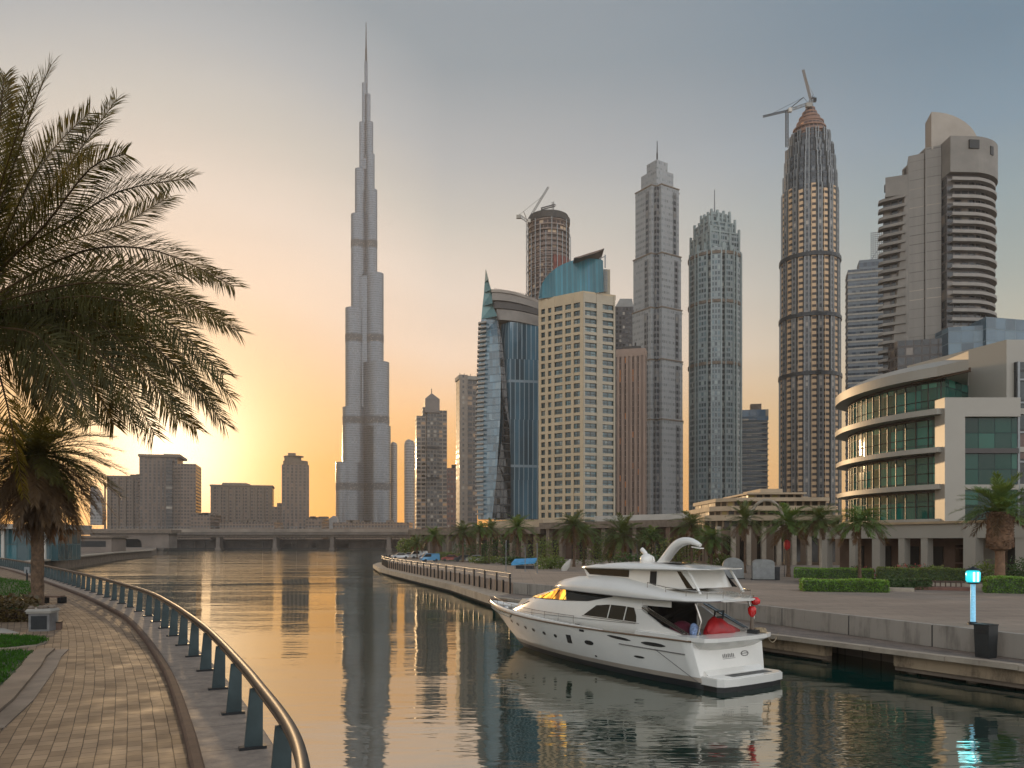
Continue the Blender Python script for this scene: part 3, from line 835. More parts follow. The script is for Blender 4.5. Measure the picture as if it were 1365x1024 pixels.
# rooftop gantry
gt = MB(); 
for (xa, ya, xb, yb) in ((721, 277.5, 740, 272.5), (721, 280, 740, 275)):
    gt.beam(((xa - 731.5) * k_, 0, h(ya)), ((xb - 731.5) * k_, 0, h(yb)), 0.6)
for i in range(10):
    f = i / 9; gt.beam(((721 + 19 * f - 731.5) * k_, 0, h(280 - 5 * f)), ((722 + 19 * f - 731.5) * k_, 0, h(277.5 - 5 * f)), 0.3)
for px, p1 in ((722, 278), (738, 269), (736, 269.5)): gt.beam(((px - 731.5) * k_, 0, h(289)), ((px - 731.5) * k_, 0, h(p1)), 0.5)
gt.build('roof_gantry', M['dark_metal'], te)

def lattice(mb, p, q, w, n, r=0.2):
    """square lattice mast or jib between two points"""
    p = Vector(p); q = Vector(q); d_ = (q - p); dn = d_.normalized()
    up = Vector((0, 0, 1)) if abs(dn.z) < 0.9 else Vector((0, 1, 0))
    a = dn.cross(up).normalized() * w / 2; b = a.cross(dn).normalized() * w / 2
    cs = [a + b, a - b, -a - b, -a + b]
    for c in cs: mb.beam(p + c, q + c, r)
    for i in range(n):
        u = p + d_ * (i / n); v = p + d_ * ((i + 1) / n)
        for j in range(4):
            mb.beam(u + cs[j], v + cs[(j + 1) % 4], r * 0.6)
def crane(label, Y, base_py, mast_px, top_py, jib, counter, apex=None, w=2.0, base=None):
    t = thing('tower_crane', label, 'crane', (gx(mast_px, Y), Y, PZ if base is None else gz(base, Y)), 0, 'tower cranes')
    z0 = PZ if base is None else gz(base, Y)
    P = lambda px, py: Vector((gx(px, Y) - gx(mast_px, Y), 0, gz(py, Y) - z0))
    mb = MB(); lattice(mb, (0, 0, 0), P(mast_px, top_py), w * .8, 26, 0.22); mb.build('mast', M['dark_metal'], t)
    mb = MB(); lattice(mb, P(mast_px, top_py), P(*jib), w * 0.5, 16, 0.17); mb.build('jib', M['dark_metal'], t)
    mb = MB(); lattice(mb, P(mast_px, top_py), P(*counter), w * 0.7, 4, 0.25); mb.build('counter_jib', M['grey_metal'], t)
    c = P(*counter); mb = MB().obox((c.x, 0, c.z - 2.2), (1, 0), 3.2, 2, 2.2); mb.build('counterweight', M['concrete'], t)
    if apex:
        mb = MB(); mb.beam(P(mast_px, top_py), P(*apex), 0.4); mb.beam(P(*apex), P(*counter), 0.15); 
        j = P(*jib); m = P(mast_px, top_py).lerp(j, 0.75); mb.beam(P(*apex), m, 0.15)
        mb.build('apex_frame', M['dark_metal'], t)
    c = P(mast_px, top_py); MB().obox((c.x + 1.2, -1.6, c.z - 1.5), (1, 0), 1.8, 1.6, 2.2).build('cab', M['white_wall'], t)
    return t
crane('grey luffing crane standing left of the round unfinished tower', 545, None, 703, 295, (731, 249.5), (691.5, 287), (698, 282))

# --- small dark block and tower F
t = thing('dark_block', 'dark windowless tower top between the beige hotel and stepped grey tower', 'tower', (gx(830, 610), 610, GZ))
h = lambda py: gz(py, 610) - GZ
MB().prism(rect(24 * .57, 20), 0, h(414)).build('shaft', facade('dark_block', (66, 64, 64), (48, 48, 50), 2.5, 3.4, 0.6, 0.6), t)
MB().prism(rect(24 * .57, 20), h(414), h(402), top=rect(9, 14, 1.5, 0)).build('roof', plain('grey_cap', (128, 126, 120), 0.6, scale=0.1), t)
Y = 430; h = lambda py: gz(py, 430) - PZ; k_ = Y / FPX
tf = thing('pink_tower', 'pinkish brown flat topped tower with narrow window strips beside the beige hotel', 'tower', (gx(842, Y), Y, PZ), R(-14))
FM = facade('pink_strips', (136, 114, 100), (66, 48, 42), 3.4, 3.3, 0.34, 0.9, blind=(196, 120, 60), vary=0.6, streak=0.22)
MB().prism(rect(38 * k_, 24 * k_), 0, h(478)).build('shaft', FM, tf)
for i in range(7):
    x = (-16 + i * 5.6) * k_
    MB().prism(rect(1.1, 1.2, x, -12.6 * k_), 0, h(474)).build('pier', plain('pink_pier', (148, 124, 108), 0.7, noise=0.12, scale=0.1) if i == 0 else bpy.data.materials['pink_pier'], tf)
MB().prism(rect(39 * k_, 27 * k_), h(478), h(468)).build('parapet', M['pink'] if 'pink' in M else bpy.data.materials['pink_pier'], tf)
MB().prism(rect(10, 5, 0, 0), h(468), h(463)).tube([(2, 0, h(463)), (2, 0, h(457))], 0.5, 6).build('roof_plant', M['tar'], tf)

# --- tower G: tall stepped grey tower
Y = 480; k_ = Y / FPX; h = lambda py: gz(py, 480) - PZ
tg = thing('stepped_tower', 'tall plain grey stepped tower with set back crown and thin mast', 'tower', (gx(876, Y), Y, PZ), R(33))
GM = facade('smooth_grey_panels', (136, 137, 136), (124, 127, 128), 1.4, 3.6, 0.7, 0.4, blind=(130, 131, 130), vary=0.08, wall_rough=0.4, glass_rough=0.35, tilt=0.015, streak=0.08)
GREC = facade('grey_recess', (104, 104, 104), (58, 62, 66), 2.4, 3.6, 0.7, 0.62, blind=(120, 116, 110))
GLAT = facade('grey_glass_side', (96, 104, 106), (58, 70, 76), 2.4, 3.6, 0.85, 0.66, vary=0.4)
def stepped(s, z0, z1, cut, par):
    a = s / 2; c = a * 0.36
    MB().prism(rect(s, s - 2 * c), z0, z1).build('tier', GM, par)
    MB().prism(rect(s - 2 * c, s), z0, z1 + 0.003).build('tier', GM, par)
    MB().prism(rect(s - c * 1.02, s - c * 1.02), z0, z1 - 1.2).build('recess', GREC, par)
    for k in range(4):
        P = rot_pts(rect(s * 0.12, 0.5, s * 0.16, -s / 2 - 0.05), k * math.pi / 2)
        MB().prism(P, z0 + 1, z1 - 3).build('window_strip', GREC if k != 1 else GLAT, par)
TG = [(58, 700, 563.5), (57, 563.5, 485.6), (55.6, 485.6, 418), (53.6, 418, 347.5), (49, 347.5, 258)]
for s, y0, y1 in TG:
    stepped(s * k_, h(y0) if y0 < 700 else 0, h(y1), 0, tg)
    q_ = s * k_ + 0.7
    MB().prism(rect(q_, q_ * 0.645), h(y1) - 0.5, h(y1) + 0.2).prism(rect(q_ * 0.645, q_), h(y1) - 0.51, h(y1) + 0.21).build('ledge', M['stone_dark'], tg)
for s, y0, y1 in ((30, 258, 234), (19.5, 234, 219)):
    MB().prism(rect(s * k_, s * k_), h(y0) - .4, h(y1)).build('crown_block', GM, tg)
MB().tube([(0, 0, h(221)), (0, 0, h(205)), (0, 0, h(204)), (0, 0, h(188))], [0.5, 0.5, 0.35, 0.2], 6).build('mast', M['dark_metal'], tg)

# --- tower H: green grey glass tower with many fins
Y = 500; k_ = Y / FPX; h = lambda py: gz(py, 500) - PZ
th_ = thing('finned_tower', 'green grey glass tower with vertical fins, crumbling stepped crown and mast', 'tower', (gx(952.5, Y), Y, PZ), R(20))
HM = facade('green_glass', (132, 140, 140), (80, 96, 100), 1.7, 3.3, 0.72, 0.62, blind=(150, 160, 156), vary=0.7, glass_rough=0.15, tilt=0.06)
HM2 = facade('grey_balconies', (120, 124, 120), (46, 54, 58), 2.6, 3.3, 0.8, 0.6, blind=(160, 160, 150), vary=0.6)
HF = plain('pale_green_fin', (142, 152, 150), 0.5, 0.1, noise=0.12, scale=0.2)
def bayed(r, z0, z1, m1, m2, n, par, r2=None):
    r2 = r2 or r
    MB().prism(circle(r * 0.9, 24), z0, z1).build('shaft', m2, par)
    for k in range(n):
        a = 2 * math.pi * k / n
        P = rot_pts(rect(r * 0.36, r * 0.34, 0, -r * 0.82), a)
        MB().prism(P, z0, z1 + (k % 3) * 1.1).build('bay', m1, par)
        if -0.2 < math.cos(a) <= 1.01:
            for e in (-1, 1):
                Q = rot_pts(rect(0.7, 0.9, e * r * 0.185, -r), a)
                MB().prism(Q, z0, z1 + 1).build('fin', HF, par)
R0 = 34 * k_
bayed(R0, 0, h(345), HM, HM2, 12, th_)
for y in (490, 410, 347):
    MB().prism(circle(R0 * 1.03, 24), h(y) - 1.2, h(y) + 0.6).build('ledge', M['stone_dark'], th_)
rr = random.Random(4)
def hblock(w, d, cx, cy, y0, y1):
    MB().prism(rect(w * k_, d * k_, cx * k_, cy * k_), h(y0) - .3, h(y1)).build('crown_block', HM, th_)
    MB().prism(rect((w + 1.4) * k_, (d + 1.4) * k_, cx * k_, cy * k_), h(y1), h(y1) + 0.9).build('crown_ledge', HF, th_)
    mb = MB()
    for ex in (-1, -.35, .35, 1):
        for ey in (-1, 1): mb.prism(rect(1.2, 1.2, (cx + ex * w / 2) * k_, (cy + ey * d / 2) * k_), h(y0) - .3, h(y1) + 3.2)
    for ey in (-.35, .35):
        for ex in (-1, 1): mb.prism(rect(1.2, 1.2, (cx + ex * w / 2) * k_, (cy + ey * d / 2) * k_), h(y0) - .3, h(y1) + 2.6)
    mb.build('crown_fin', HF, th_)
for blk in ((44, 46, 0, 0, 345, 319), (46, 30, 1, 0, 345, 325), (40, 34, 0, 0, 319, 304), (30, 40, -2, 0, 319, 311), (28, 24, 1, 0, 304, 292), (18, 28, 5, 0, 304, 297)): hblock(*blk)
MB().prism(rect(16 * k_, 12 * k_), h(296), h(285)).build('crown_block', HF, th_)
for k in range(14):
    a = R(k * 26); x, y = 27 * k_ * math.cos(a), 27 * k_ * math.sin(a)
    MB().prism(rect(2.4, 2.4, x, y), h(345), h(338 - rr.uniform(0, 8))).build('turret', HF, th_)
MB().tube([(0, 0, h(285)), (0, 0, h(253))], [0.45, 0.25], 6).build('mast', M['grey_metal'], th_)

# --- tower I: dark blue
Y = 480; k_ = Y / FPX; h = lambda py: gz(py, 480) - PZ
ti = thing('blue_tower', 'short dark blue glass tower with a beige roof box right of the finned tower', 'tower', (gx(1005, 520), 520, PZ), R(-12))
k_ = 520 / FPX; h = lambda py: gz(py, 520) - PZ
MB().prism(rect(33 * k_, 22 * k_), 0, h(562)).build('shaft', facade('blue_bands', (74, 84, 90), (40, 54, 66), 3.0, 3.4, 0.94, 0.62, blind=(110, 110, 104), vary=0.6), ti)
for i in range(28): MB().prism(rect(35.2 * k_, 23.5 * k_), h(566) - i * 3.4, h(566) - i * 3.4 + 0.5).build('floor_slab', M['concrete'], ti)
MB().prism(rect(35 * k_, 23 * k_), h(562), h(548)).build('upper_block', facade('blue_top', (70, 92, 108), (62, 88, 108), 5, 7, 0.9, 0.8), ti)
MB().prism(rect(14 * k_, 12 * k_, 1, 0), h(548), h(539.5)).build('roof_plant', M['stone_dark'], ti)

# --- tower J: copper topped tower with balcony columns tinted sunlit gold, two cranes
Y = 455; k_ = Y / FPX; h = lambda py: gz(py, 455) - PZ
tj = thing('domed_tower', 'tallest right hand tower with balcony strips tinted sunlit gold, dark upper floors and copper dome', 'tower', (gx(1079.5, Y), Y, PZ))
JM = facade('dark_balcony_grid', (104, 100, 96), (44, 46, 48), 1.9, 3.3, 0.66, 0.6, blind=(150, 140, 128), vary=0.7, tilt=0.06)
JD = facade('dark_blue_floors', (58, 64, 70), (30, 36, 42), 1.9, 3.3, 0.8, 0.6, blind=(90, 92, 94), vary=0.5)
JG = facade('sun_gilt_balconies', (196, 162, 124), (44, 38, 34), 30.0, 3.3, 0.98, 0.44, blind=(60, 50, 44), vary=0.3, glass_rough=0.6)  # gold of reflected sun put into the balcony colour
RJ = 38.5 * k_
def jshaft(r, y0, y1, mat, mg, gold):
    MB().prism(circle(r * 0.93, 32), h(y0) if y0 < 699 else 0, h(y1), 0, None, True).build('shaft', mat, tj)
    for k in range(28):
        a = R((k + 1) * 12.857); g_ = k % 2 == 0; w_ = r * (0.15 if g_ else 0.12)
        P = rot_pts(rect(w_, r * 0.2, 0, -r * (0.89 if g_ else 0.91)), a)
        MB().prism(P, h(y0) if y0 < 699 else 0, h(y1) + (1.5 if k % 3 else -1) + 0.01 * k).build('balcony_strip' if g_ and gold else 'bay', mg if g_ else mat, tj)
        for e in (-1, 1):
            Q = rot_pts(rect(0.5, 1.0, e * w_ * 0.56, -r * 0.99), a)
            MB().prism(Q, h(y0) if y0 < 699 else 0, h(y1) + 2).build('fin', M['grey_metal'], tj) if not g_ else None
jshaft(RJ, 700, 504, JM, JG, True)
jshaft(RJ * 0.985, 504, 428, JM, JG, True)
jshaft(RJ * 0.965, 428, 350, JM, JG, True)
jshaft(RJ * 0.925, 350, 263, JM, JG, True)
jshaft(RJ * 0.88, 263, 240, JD, JD, False)
jshaft(RJ * 0.83, 240, 220, JD, JD, False)
jshaft(RJ * 0.76, 220, 203, JD, JD, False)
jshaft(RJ * 0.66, 203, 186, JD, JD, False)
for y, r in ((504, 1.0), (428, 0.985), (350, 0.97)):
    MB().prism(circle(RJ * r * 1.05, 32), h(y) - 1.2, h(y) + 0.8).build('ledge', M['dark_metal'], tj)
CP = facade('copper_floors', (122, 92, 76), (58, 40, 34), 2.4, 2.4, 0.8, 0.5, blind=(190, 130, 84), vary=0.6, glass_rough=0.5)
rr = random.Random(8)
dome = [(190, 22.5), (182, 22.2), (174, 20), (166, 16.5), (159, 12.8), (152, 9), (146, 5.8), (140, 2.4)]
for (y0, r0), (y1, r1) in zip(dome, dome[1:]):
    MB().prism(circle(r0 * k_, 28), h(y0), h(y1), 0, None, False, top=circle(r1 * k_, 28)).build('dome_tier', CP, tj)
    MB().prism(circle(r0 * k_ * 1.06, 28, rr.uniform(-.3, .3)), h(y0) - 0.3, h(y0) + 0.5).build('dome_ring', plain('copper_ring', (126, 94, 76), 0.6, 0.2, noise=0.2, scale=0.3) if y0 == 190 else bpy.data.materials['copper_ring'], tj)
for k in range(18):
    a = R(k * 20); r = rr.uniform(26, 29) * k_
    MB().prism(rect(1.6, 1.6, r * math.cos(a), r * math.sin(a)), h(214), h(rr.uniform(196, 206))).build('turret', M['dark_metal'], tj)
crane('steel hammerhead crane with long level jib left of the copper dome', 452, None, 1049, 148, (1017, 155.5), (1078, 138), (1071, 130), 1.6, base=196)
t = thing('tower_crane', 'short luffing crane with steep raised jib standing on the copper dome', 'crane', (gx(1081, 455), 455, gz(140, 455)), 0, 'tower cranes')
P = lambda px, py: Vector((gx(px, 455) - gx(1081, 455), 0, gz(py, 455) - gz(140, 455)))
mb = MB(); lattice(mb, P(1081, 142), P(1081, 133), 1.6, 4, 0.3); mb.build('mast', M['grey_metal'], t)
mb = MB(); lattice(mb, P(1081, 134), P(1070.5, 93), .9, 14, 0.2); mb.build('jib', M['stone_dark'], t)
mb = MB(); lattice(mb, P(1081, 134), P(1086, 131), 1.3, 2, 0.3); c = P(1086, 131); mb.obox((c.x, 0, c.z - 2), (1, 0), 1.6, 1.6, 2.0); mb.build('counterweight', M['dark_metal'], t)
mb = MB(); mb.beam(P(1081, 134), P(1084, 126), 0.3); mb.beam(P(1084, 126), P(1073, 104), 0.12); mb.build('apex_frame', M['dark_metal'], t)

# --- tower K: striped slab with lattice screen
Y = 400; k_ = Y / FPX; h = lambda py: gz(py, 400) - PZ
tk = thing('striped_tower', 'blue grey striped office slab with roof lattice behind the balcony tower', 'tower', (gx(1160, Y), Y, PZ), R(-17))
KM = facade('striped_office', (98, 104, 108), (52, 62, 72), 1.8, 3.4, 0.96, 0.6, blind=(100, 104, 106), vary=0.4)
MB().prism(rect(58 * k_, 30 * k_), 0, h(362)).build('shaft', KM, tk)
MB().prism(rect(46 * k_, 26 * k_, 3, 0), h(362), h(350)).build('upper_block', KM, tk)
for i in range(40): MB().prism(rect(59 * k_, 31 * k_), h(368) - i * 3.4, h(368) - i * 3.4 + 0.9).build('floor_slab', M['concrete'], tk)
mb = MB()
for i in range(9): mb.beam(((0 + i * 2.5) * k_, -3, h(350)), ((0 + i * 2.5) * k_, -3, h(313)), 0.3)
for i in range(14): mb.beam((0, -3.1, h(349 - i * 2.7)), (20 * k_, -3.1, h(349 - i * 2.7)), 0.3)
for i in range(8): mb.beam(((i * 2.5) * k_, -3.05, h(350 - 4 * i)), (((i + 1) * 2.5) * k_, -3.05, h(346 - 4 * i)), 0.35)
mb.build('roof_lattice', M['grey_metal'], tk)

# --- tower L: curved balcony tower with sail roof
Y = 290; k_ = Y / FPX; h = lambda py: gz(py, 290) - PZ
tl = thing('balcony_tower', 'curved concrete balcony tower with quarter round sail on its roof at right', 'tower', (gx(1256, Y), Y, PZ))
X_ = lambda px: (px - 1256) * k_
LC = plain('raw_concrete', (120, 114, 106), 0.75, noise=0.14, scale=0.12)
LS = facade('board_concrete', (118, 112, 104), (104, 98, 90), 40, 3.3, 0.98, 0.08, streak=0.12, vary=0.05, glass_rough=0.8)
LW = facade('dark_balcony_glass', (70, 64, 60), (38, 40, 42), 2.6, 3.3, 0.8, 0.75, blind=(110, 100, 90), vary=0.6)
MB().prism([(X_(1207), -2), (X_(1223), -4.5), (X_(1223) + 4, 10), (X_(1207) + 6, 12)], 0, h(212)).build('pier', LS, tl)
MB().prism([(X_(1224), -5), (X_(1241), -7), (X_(1241), 12), (X_(1224), 12)], 0, h(206)).build('pier', LS, tl)
MB().prism([(X_(1223) - .05, -3.2), (X_(1224.2), -3.2), (X_(1224.2), 10), (X_(1223) - .05, 10)], 0, h(210)).build('slot', M['dark'], tl)
MB().prism([(X_(1184), 4), (X_(1207), -1), (X_(1207), 16), (X_(1190) + 6, 16)], 0, h(262)).build('left_wing', LW, tl)
MB().prism([(X_(1181), 0.5), (X_(1207), -2.2), (X_(1207), 16), (X_(1186) + 6, 16)], h(262), h(236)).build('left_head', LC, tl)
MB().box(X_(1184), X_(1191), 1.0, 3.2, h(252), h(242)).build('window', M['dark'], tl)
# sloping concrete fin that widens towards the bottom of the left wing
mb = MB(); mb.add([(X_(1207), -2.1, h(262)), (X_(1203), -1.9, h(262)), (X_(1191), 0.6, h(470)), (X_(1191), 0.6, 0), (X_(1207), -2.1, 0),
                   (X_(1207), 1, h(262)), (X_(1203), 1, h(262)), (X_(1191), 2, h(470)), (X_(1191), 2, 0), (X_(1207), 1, 0)],
                  [(0, 1, 2, 3, 4), (1, 6, 7, 2), (2, 7, 8, 3), (5, 9, 8, 7, 6)]); mb.build('fin', LC, tl)
for i in range(22):
    z = h(266) - i * 3.3 * 0.98
    MB().prism([(X_(1177.5), 3.6), (X_(1180), 2.0), (X_(1203), -2.6), (X_(1203), 2), (X_(1181), 6.4)], z, z + 1.0).build('balcony', LC, tl)
# curved part: plan ellipse quarter
def arc(r0x, r0y, a0, a1, n, cx, cy): return [(cx + r0x * math.cos(R(a0 + (a1 - a0) * k / n)), cy + r0y * math.sin(R(a0 + (a1 - a0) * k / n))) for k in range(n + 1)]
cx = X_(1262); rx = X_(1324) - cx
def cplan(e, left=1242): return [(X_(left), -11.5 - e)] + arc(rx + e, 13.5 + e, -75, 25, 22, cx, 2) + [(X_(left), 14)]
MB().prism(cplan(-1.6), 0, h(250), 0, None, False).build('window_wall', LW, tl)
LP = plain('balcony_parapet', (132, 125, 117), 0.7, noise=0.1, scale=0.25)
for i in range(33):
    z = h(258) - i * 3.05 * 1.0
    e = 0.6 if i % 2 else 0.2
    if i > 16 and i % 3 == 0: e += 0.7
    P = cplan(e, 1246)
    mb = MB().prism(P, z - 0.25, z); pl = P[:-1]; pin = cplan(e - 0.18, 1246)[:-1]
    mb.prism(pl + pin[::-1], z + 0.003, z + 0.85)
    mb.build('balcony', LP, tl)
MB().prism(cplan(0.9), h(250), h(204), 0, None, False).build('drum', LC, tl)
for px0, px1, y0, y1 in ((1266, 1279, 220, 209), (1297, 1303, 224, 213), (1243, 1247, 226, 212)):
    a0 = (px0 + px1) / 2; x = X_(a0); u = (x - cx) / (rx + 0.9); yy = 2 - (14.4) * math.sqrt(max(0, 1 - u * u))
    dx = 1; P = Vector((x, yy)); sl = -(14.4 / (rx + .9)) * u / math.sqrt(max(.05, 1 - u * u)) * -1
    MB().obox((x, yy + 0.25, h(y0)), (1, sl), (px1 - px0) * k_ * 1.05, 1.0, h(y1) - h(y0)).build('window', M['dark'], tl)
mb = MB(); A = [(X_(1230), h(206)), (X_(1292), h(206))] + [(X_(1230) + (X_(1292) - X_(1230)) * math.cos(t * math.pi / 20), h(206) + (h(161) - h(206)) * math.sin(t * math.pi / 20)) for t in range(0, 11)]
A = [(X_(1230), h(210)), (X_(1292), h(210))] + A[2:]
n = len(A); mb.add([(x, -6, z) for x, z in A] + [(x + 1.9, 2, z) for x, z in A], [tuple(range(n)), tuple(range(2 * n - 1, n - 1, -1))] + [(i, n + i, n + (i + 1) % n, (i + 1) % n) for i in range(n)])
mb.build('roof_sail', plain('sail_concrete', (148, 138, 126), 0.7, noise=0.1, scale=0.12), tl)
# lower glass boxes at the foot
GB = facade('grey_blue_panels', (96, 110, 116), (84, 104, 116), 4, 4, 0.94, 0.9, blind=(92, 112, 122), vary=0.15, tilt=0.02)
MB().prism([(X_(1232), -16), (X_(1283), -19), (X_(1283), -7.5), (X_(1232), -7.5)], 0, h(452)).build('glass_annex', GB, tl)
MB().prism([(X_(1271), -20), (X_(1330), -16), (X_(1330), -5), (X_(1271), -5)], 0, h(443)).build('glass_annex', GB, tl)
MB().prism([(X_(1182), -8), (X_(1232), -12), (X_(1232), -3), (X_(1182), -1)], 0, h(462)).build('glazed_base', LW, tl)

# --- tower D: beige hotel, real window openings
Y = 330; DB = PZ
A_ = Vector((gx(718, 342), 342)); B_ = Vector((gx(777.5, 330), 330)); C_ = Vector((gx(820, 336), 336)); D_ = Vector((gx(800, 352), 360))
td = thing('beige_hotel', 'beige hotel tower with square windows under a blue vaulted glass roof', 'hotel', (B_.x, B_.y, DB))
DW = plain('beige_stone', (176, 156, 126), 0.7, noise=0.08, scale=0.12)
DW2 = plain('beige_stone_shaded', (162, 150, 130), 0.7, noise=0.08, scale=0.12)  # same stone, greyer: shade of the right face put into its colour
DG = facade('hotel_glass', (50, 70, 72), (44, 74, 78), 1.7, 3.2, 0.92, 0.9, blind=(120, 130, 124), vary=0.8, glass_rough=0.1, tilt=0.08, ior=1.7)
hD = lambda py, Yy=330: gz(py, Yy) - DB
HT = hD(389)
a2 = A_ - B_; c2 = C_ - B_; d2 = D_ - B_
core_in = 0.7
MB().prism([(0, core_in), (c2.x - 0.6, c2.y + 0.5), (d2.x, d2.y), (a2.x + 0.6, a2.y + core_in)], 0, HT - 1.5).build('glass_core', DG, td)
NF = 31; FH = (HT - 4) / NF
def wall_face(p, q, cols, mat, name):
    """piers and spandrels in front of the glass core; cols = list of (start, end) window spans, 0..1"""
    L = (q - p).length; t = (q - p).normalized(); nrm = Vector((t.y, -t.x))
    th = 0.75
    edges = [0] + [e for c in cols for e in c] + [1]
    for i in range(0, len(edges), 2):
        e0, e1 = edges[i] * L, edges[i + 1] * L
        if e1 - e0 < 0.05: continue
        c = p + t * (e0 + e1) / 2 - nrm * (th / 2 - 0.12)
        MB().obox((c.x, c.y, 0), t, e1 - e0, th, HT).build('pier', mat, td)
    for f in range(NF + 1):
        z = f * FH + (0 if f < NF else 0)
        c = p + t * L / 2 - nrm * (th / 2)
        MB().obox((c.x, c.y, z), t, L - 0.1, th - 0.05, FH * (0.36 if f < NF else 1.0) if f < NF else HT - z - 0.4).build('spandrel', mat, td)
n1 = Vector((0, 0)); 
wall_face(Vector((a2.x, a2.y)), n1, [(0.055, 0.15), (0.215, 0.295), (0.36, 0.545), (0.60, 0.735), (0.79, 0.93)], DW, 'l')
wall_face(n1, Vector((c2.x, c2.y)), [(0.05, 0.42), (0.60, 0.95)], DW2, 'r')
# window sashes: each window frame a part (the 100 largest), the rest one mass
wins = []
def sash(p, q, cols, z):
    L = (q - p).length; t = (q - p).normalized(); nrm = Vector((t.y, -t.x))
    for c0, c1 in cols:
        m_ = MB(); w_ = (c1 - c0) * L
        cc = p + t * (c0 + c1) / 2 * L - nrm * 0.5
        k = 2 if w_ > 2 else 1
        for i in range(k + 1):
            pp = cc + t * (-w_ / 2 + w_ * i / k); m_.obox((pp.x, pp.y, z + FH * 0.36), t, 0.1, 0.1, FH * 0.64)
        m_.obox((cc.x, cc.y, z + FH * 0.62), t, w_, 0.07, 0.09)
        wins.append(m_)
for f in range(NF - 1, -1, -1):
    sash(Vector((a2.x, a2.y)), n1, [(0.055, 0.15), (0.215, 0.295), (0.36, 0.545), (0.60, 0.735), (0.79, 0.93)], f * FH)
    sash(n1, Vector((c2.x, c2.y)), [(0.05, 0.42), (0.60, 0.95)], f * FH)
FRM = plain('bronze_window_frame', (74, 68, 60), 0.5, 0.3, scale=1)
for m_ in wins[:98]: m_.build('window_frame', FRM, td)
rest = MB()
for m_ in wins[98:]: rest.add(m_.v, m_.f)
o = rest.build('window_frame', FRM, td); o['kind'] = 'stuff'
MB().prism([(c2.x, c2.y + 0.3), (c2.x + 0.3, c2.y + 0.4), (d2.x + .3, d2.y + .5), (a2.x, a2.y + 0.7), (0, 0.7)][::1], HT - 1.4, HT + 0.6).build('parapet', DW, td)
# vaulted roof: sail-shaped shell from left low to right high
VB = facade('blue_roof_ribs', (44, 88, 96), (54, 108, 118), 1.1, 100, 0.8, 1.0, blind=(60, 110, 128), vary=0.2, glass_rough=0.25, tilt=0.02)
prof = [(719.5, 399), (720.5, 386), (723, 376), (728, 366), (735, 358), (744, 351.5), (756, 346.5), (770, 343.5), (785, 343.5), (800, 346.5), (805, 349), (803, 360), (800, 386)]
dX = lambda px: (px - 777.5) * (336 / FPX)
fr = []; bk_ = []
prof = [(q_.x, q_.y) for q_ in catmull([Vector(a_) for a_ in prof[:-2]], 4)] + prof[-2:]
for px, py in prof:
    f = (px - 718) / (806 - 718); yf = a2.y * (1 - f) * 0.8 + 2.0; fr.append((dX(px), yf + 2.5, hD(py, 336))); bk_.append((dX(px), yf + 18, hD(py, 336) - 1.0))
base_f = [(dX(px), a2.y * (1 - (px - 718) / 88) * 0.8 + 1.4, HT + 0.4) for px, _ in prof]
mb = MB(); vs = base_f + fr + bk_; n = len(prof); fs = []; uvs = []
for i in range(n - 1):
    fs.append((i, i + 1, n + i + 1, n + i)); uvs.append([(vs[j][0], vs[j][2]) for j in fs[-1]])
    fs.append((n + i, n + i + 1, 2 * n + i + 1, 2 * n + i)); uvs.append([(vs[j][1], vs[j][0]) for j in fs[-1]])
mb.add(vs, fs, 0, uvs)
mb.build('vault_roof', VB, td)
mb = MB(); pth = [(766, 347), (774, 344.8), (784, 341.5), (796, 338), (806, 334.5)]
lo = [(dX(x), 3, hD(y + (2.4 if 767 < x < 806 else .8), 336)) for x, y in pth]; hi = [(dX(x), 3, hD(y, 336)) for x, y in pth]
rings = [[l, u, (u[0], 20, u[2] - .5), (l[0], 20, l[2] - .5)] for l, u in zip(lo, hi)]
mb.loft(rings, 0, False).build('roof_blade', plain('bronze_blade', (96, 78, 66), 0.45, 0.3, scale=0.2), td)
mb = MB()
for i in range(5): mb.beam((dX(801 + i * 2.6), 8, hD(387, 336)), (dX(801 + i * 2.6), 8, hD(355 + i, 336)), 0.35)
for i in range(9): mb.beam((dX(801), 8.1, hD(386 - i * 3.6, 336)), (dX(811.5), 8.1, hD(386 - i * 3.6, 336)), 0.25)
mb.beam((dX(808), 5, hD(358, 336)), (dX(808), 5, hD(341, 336)), 0.5); mb.beam((dX(800), 5, hD(346, 336)), (dX(808), 5, hD(343, 336)), 0.3)
mb.build('roof_frame', M['grey_metal'], td)
MB().prism(rect(4.2, 6, dX(809.5), 12), HT, hD(356, 336)).build('lift_overrun', DW2, td)

# --- buildings on the left bank, 900 m away
LY = 900
LFM = facade('left_block_grid', (118, 98, 82), (60, 52, 46), 3.2, 3.6, 0.66, 0.55, blind=(112, 90, 70), vary=0.4)
LFV = facade('left_block_piers', (112, 94, 80), (58, 52, 48), 4.4, 3.6, 0.5, 0.7, blind=(108, 88, 70), vary=0.4)
def Lt(px): return gx(px, LY)
def hL(py): return gz(py, LY) - GZ
def lblock(name, label, cat, px0, px1): return thing(name, label, cat, (Lt((px0 + px1) / 2), LY, GZ), R(14))
k9 = LY / FPX
t = lblock('apartment_block', 'wide flat roofed apartment block nearest the setting sun, tall with balconies', 'building', 192, 265)
MB().prism(rect(46 * k9, 40, -12 * k9, 0), 0, hL(612)).build('wing', LFV, t)
MB().prism(rect(30 * k9, 46, 20 * k9, -6), 0, hL(621)).build('wing', LFM, t)
MB().prism(rect(52 * k9, 46, -10 * k9, 0), hL(612), hL(609)).prism(rect(20 * k9, 20, 2, 0), hL(609), hL(606.5)).build('roof', M['stone_dark'], t)
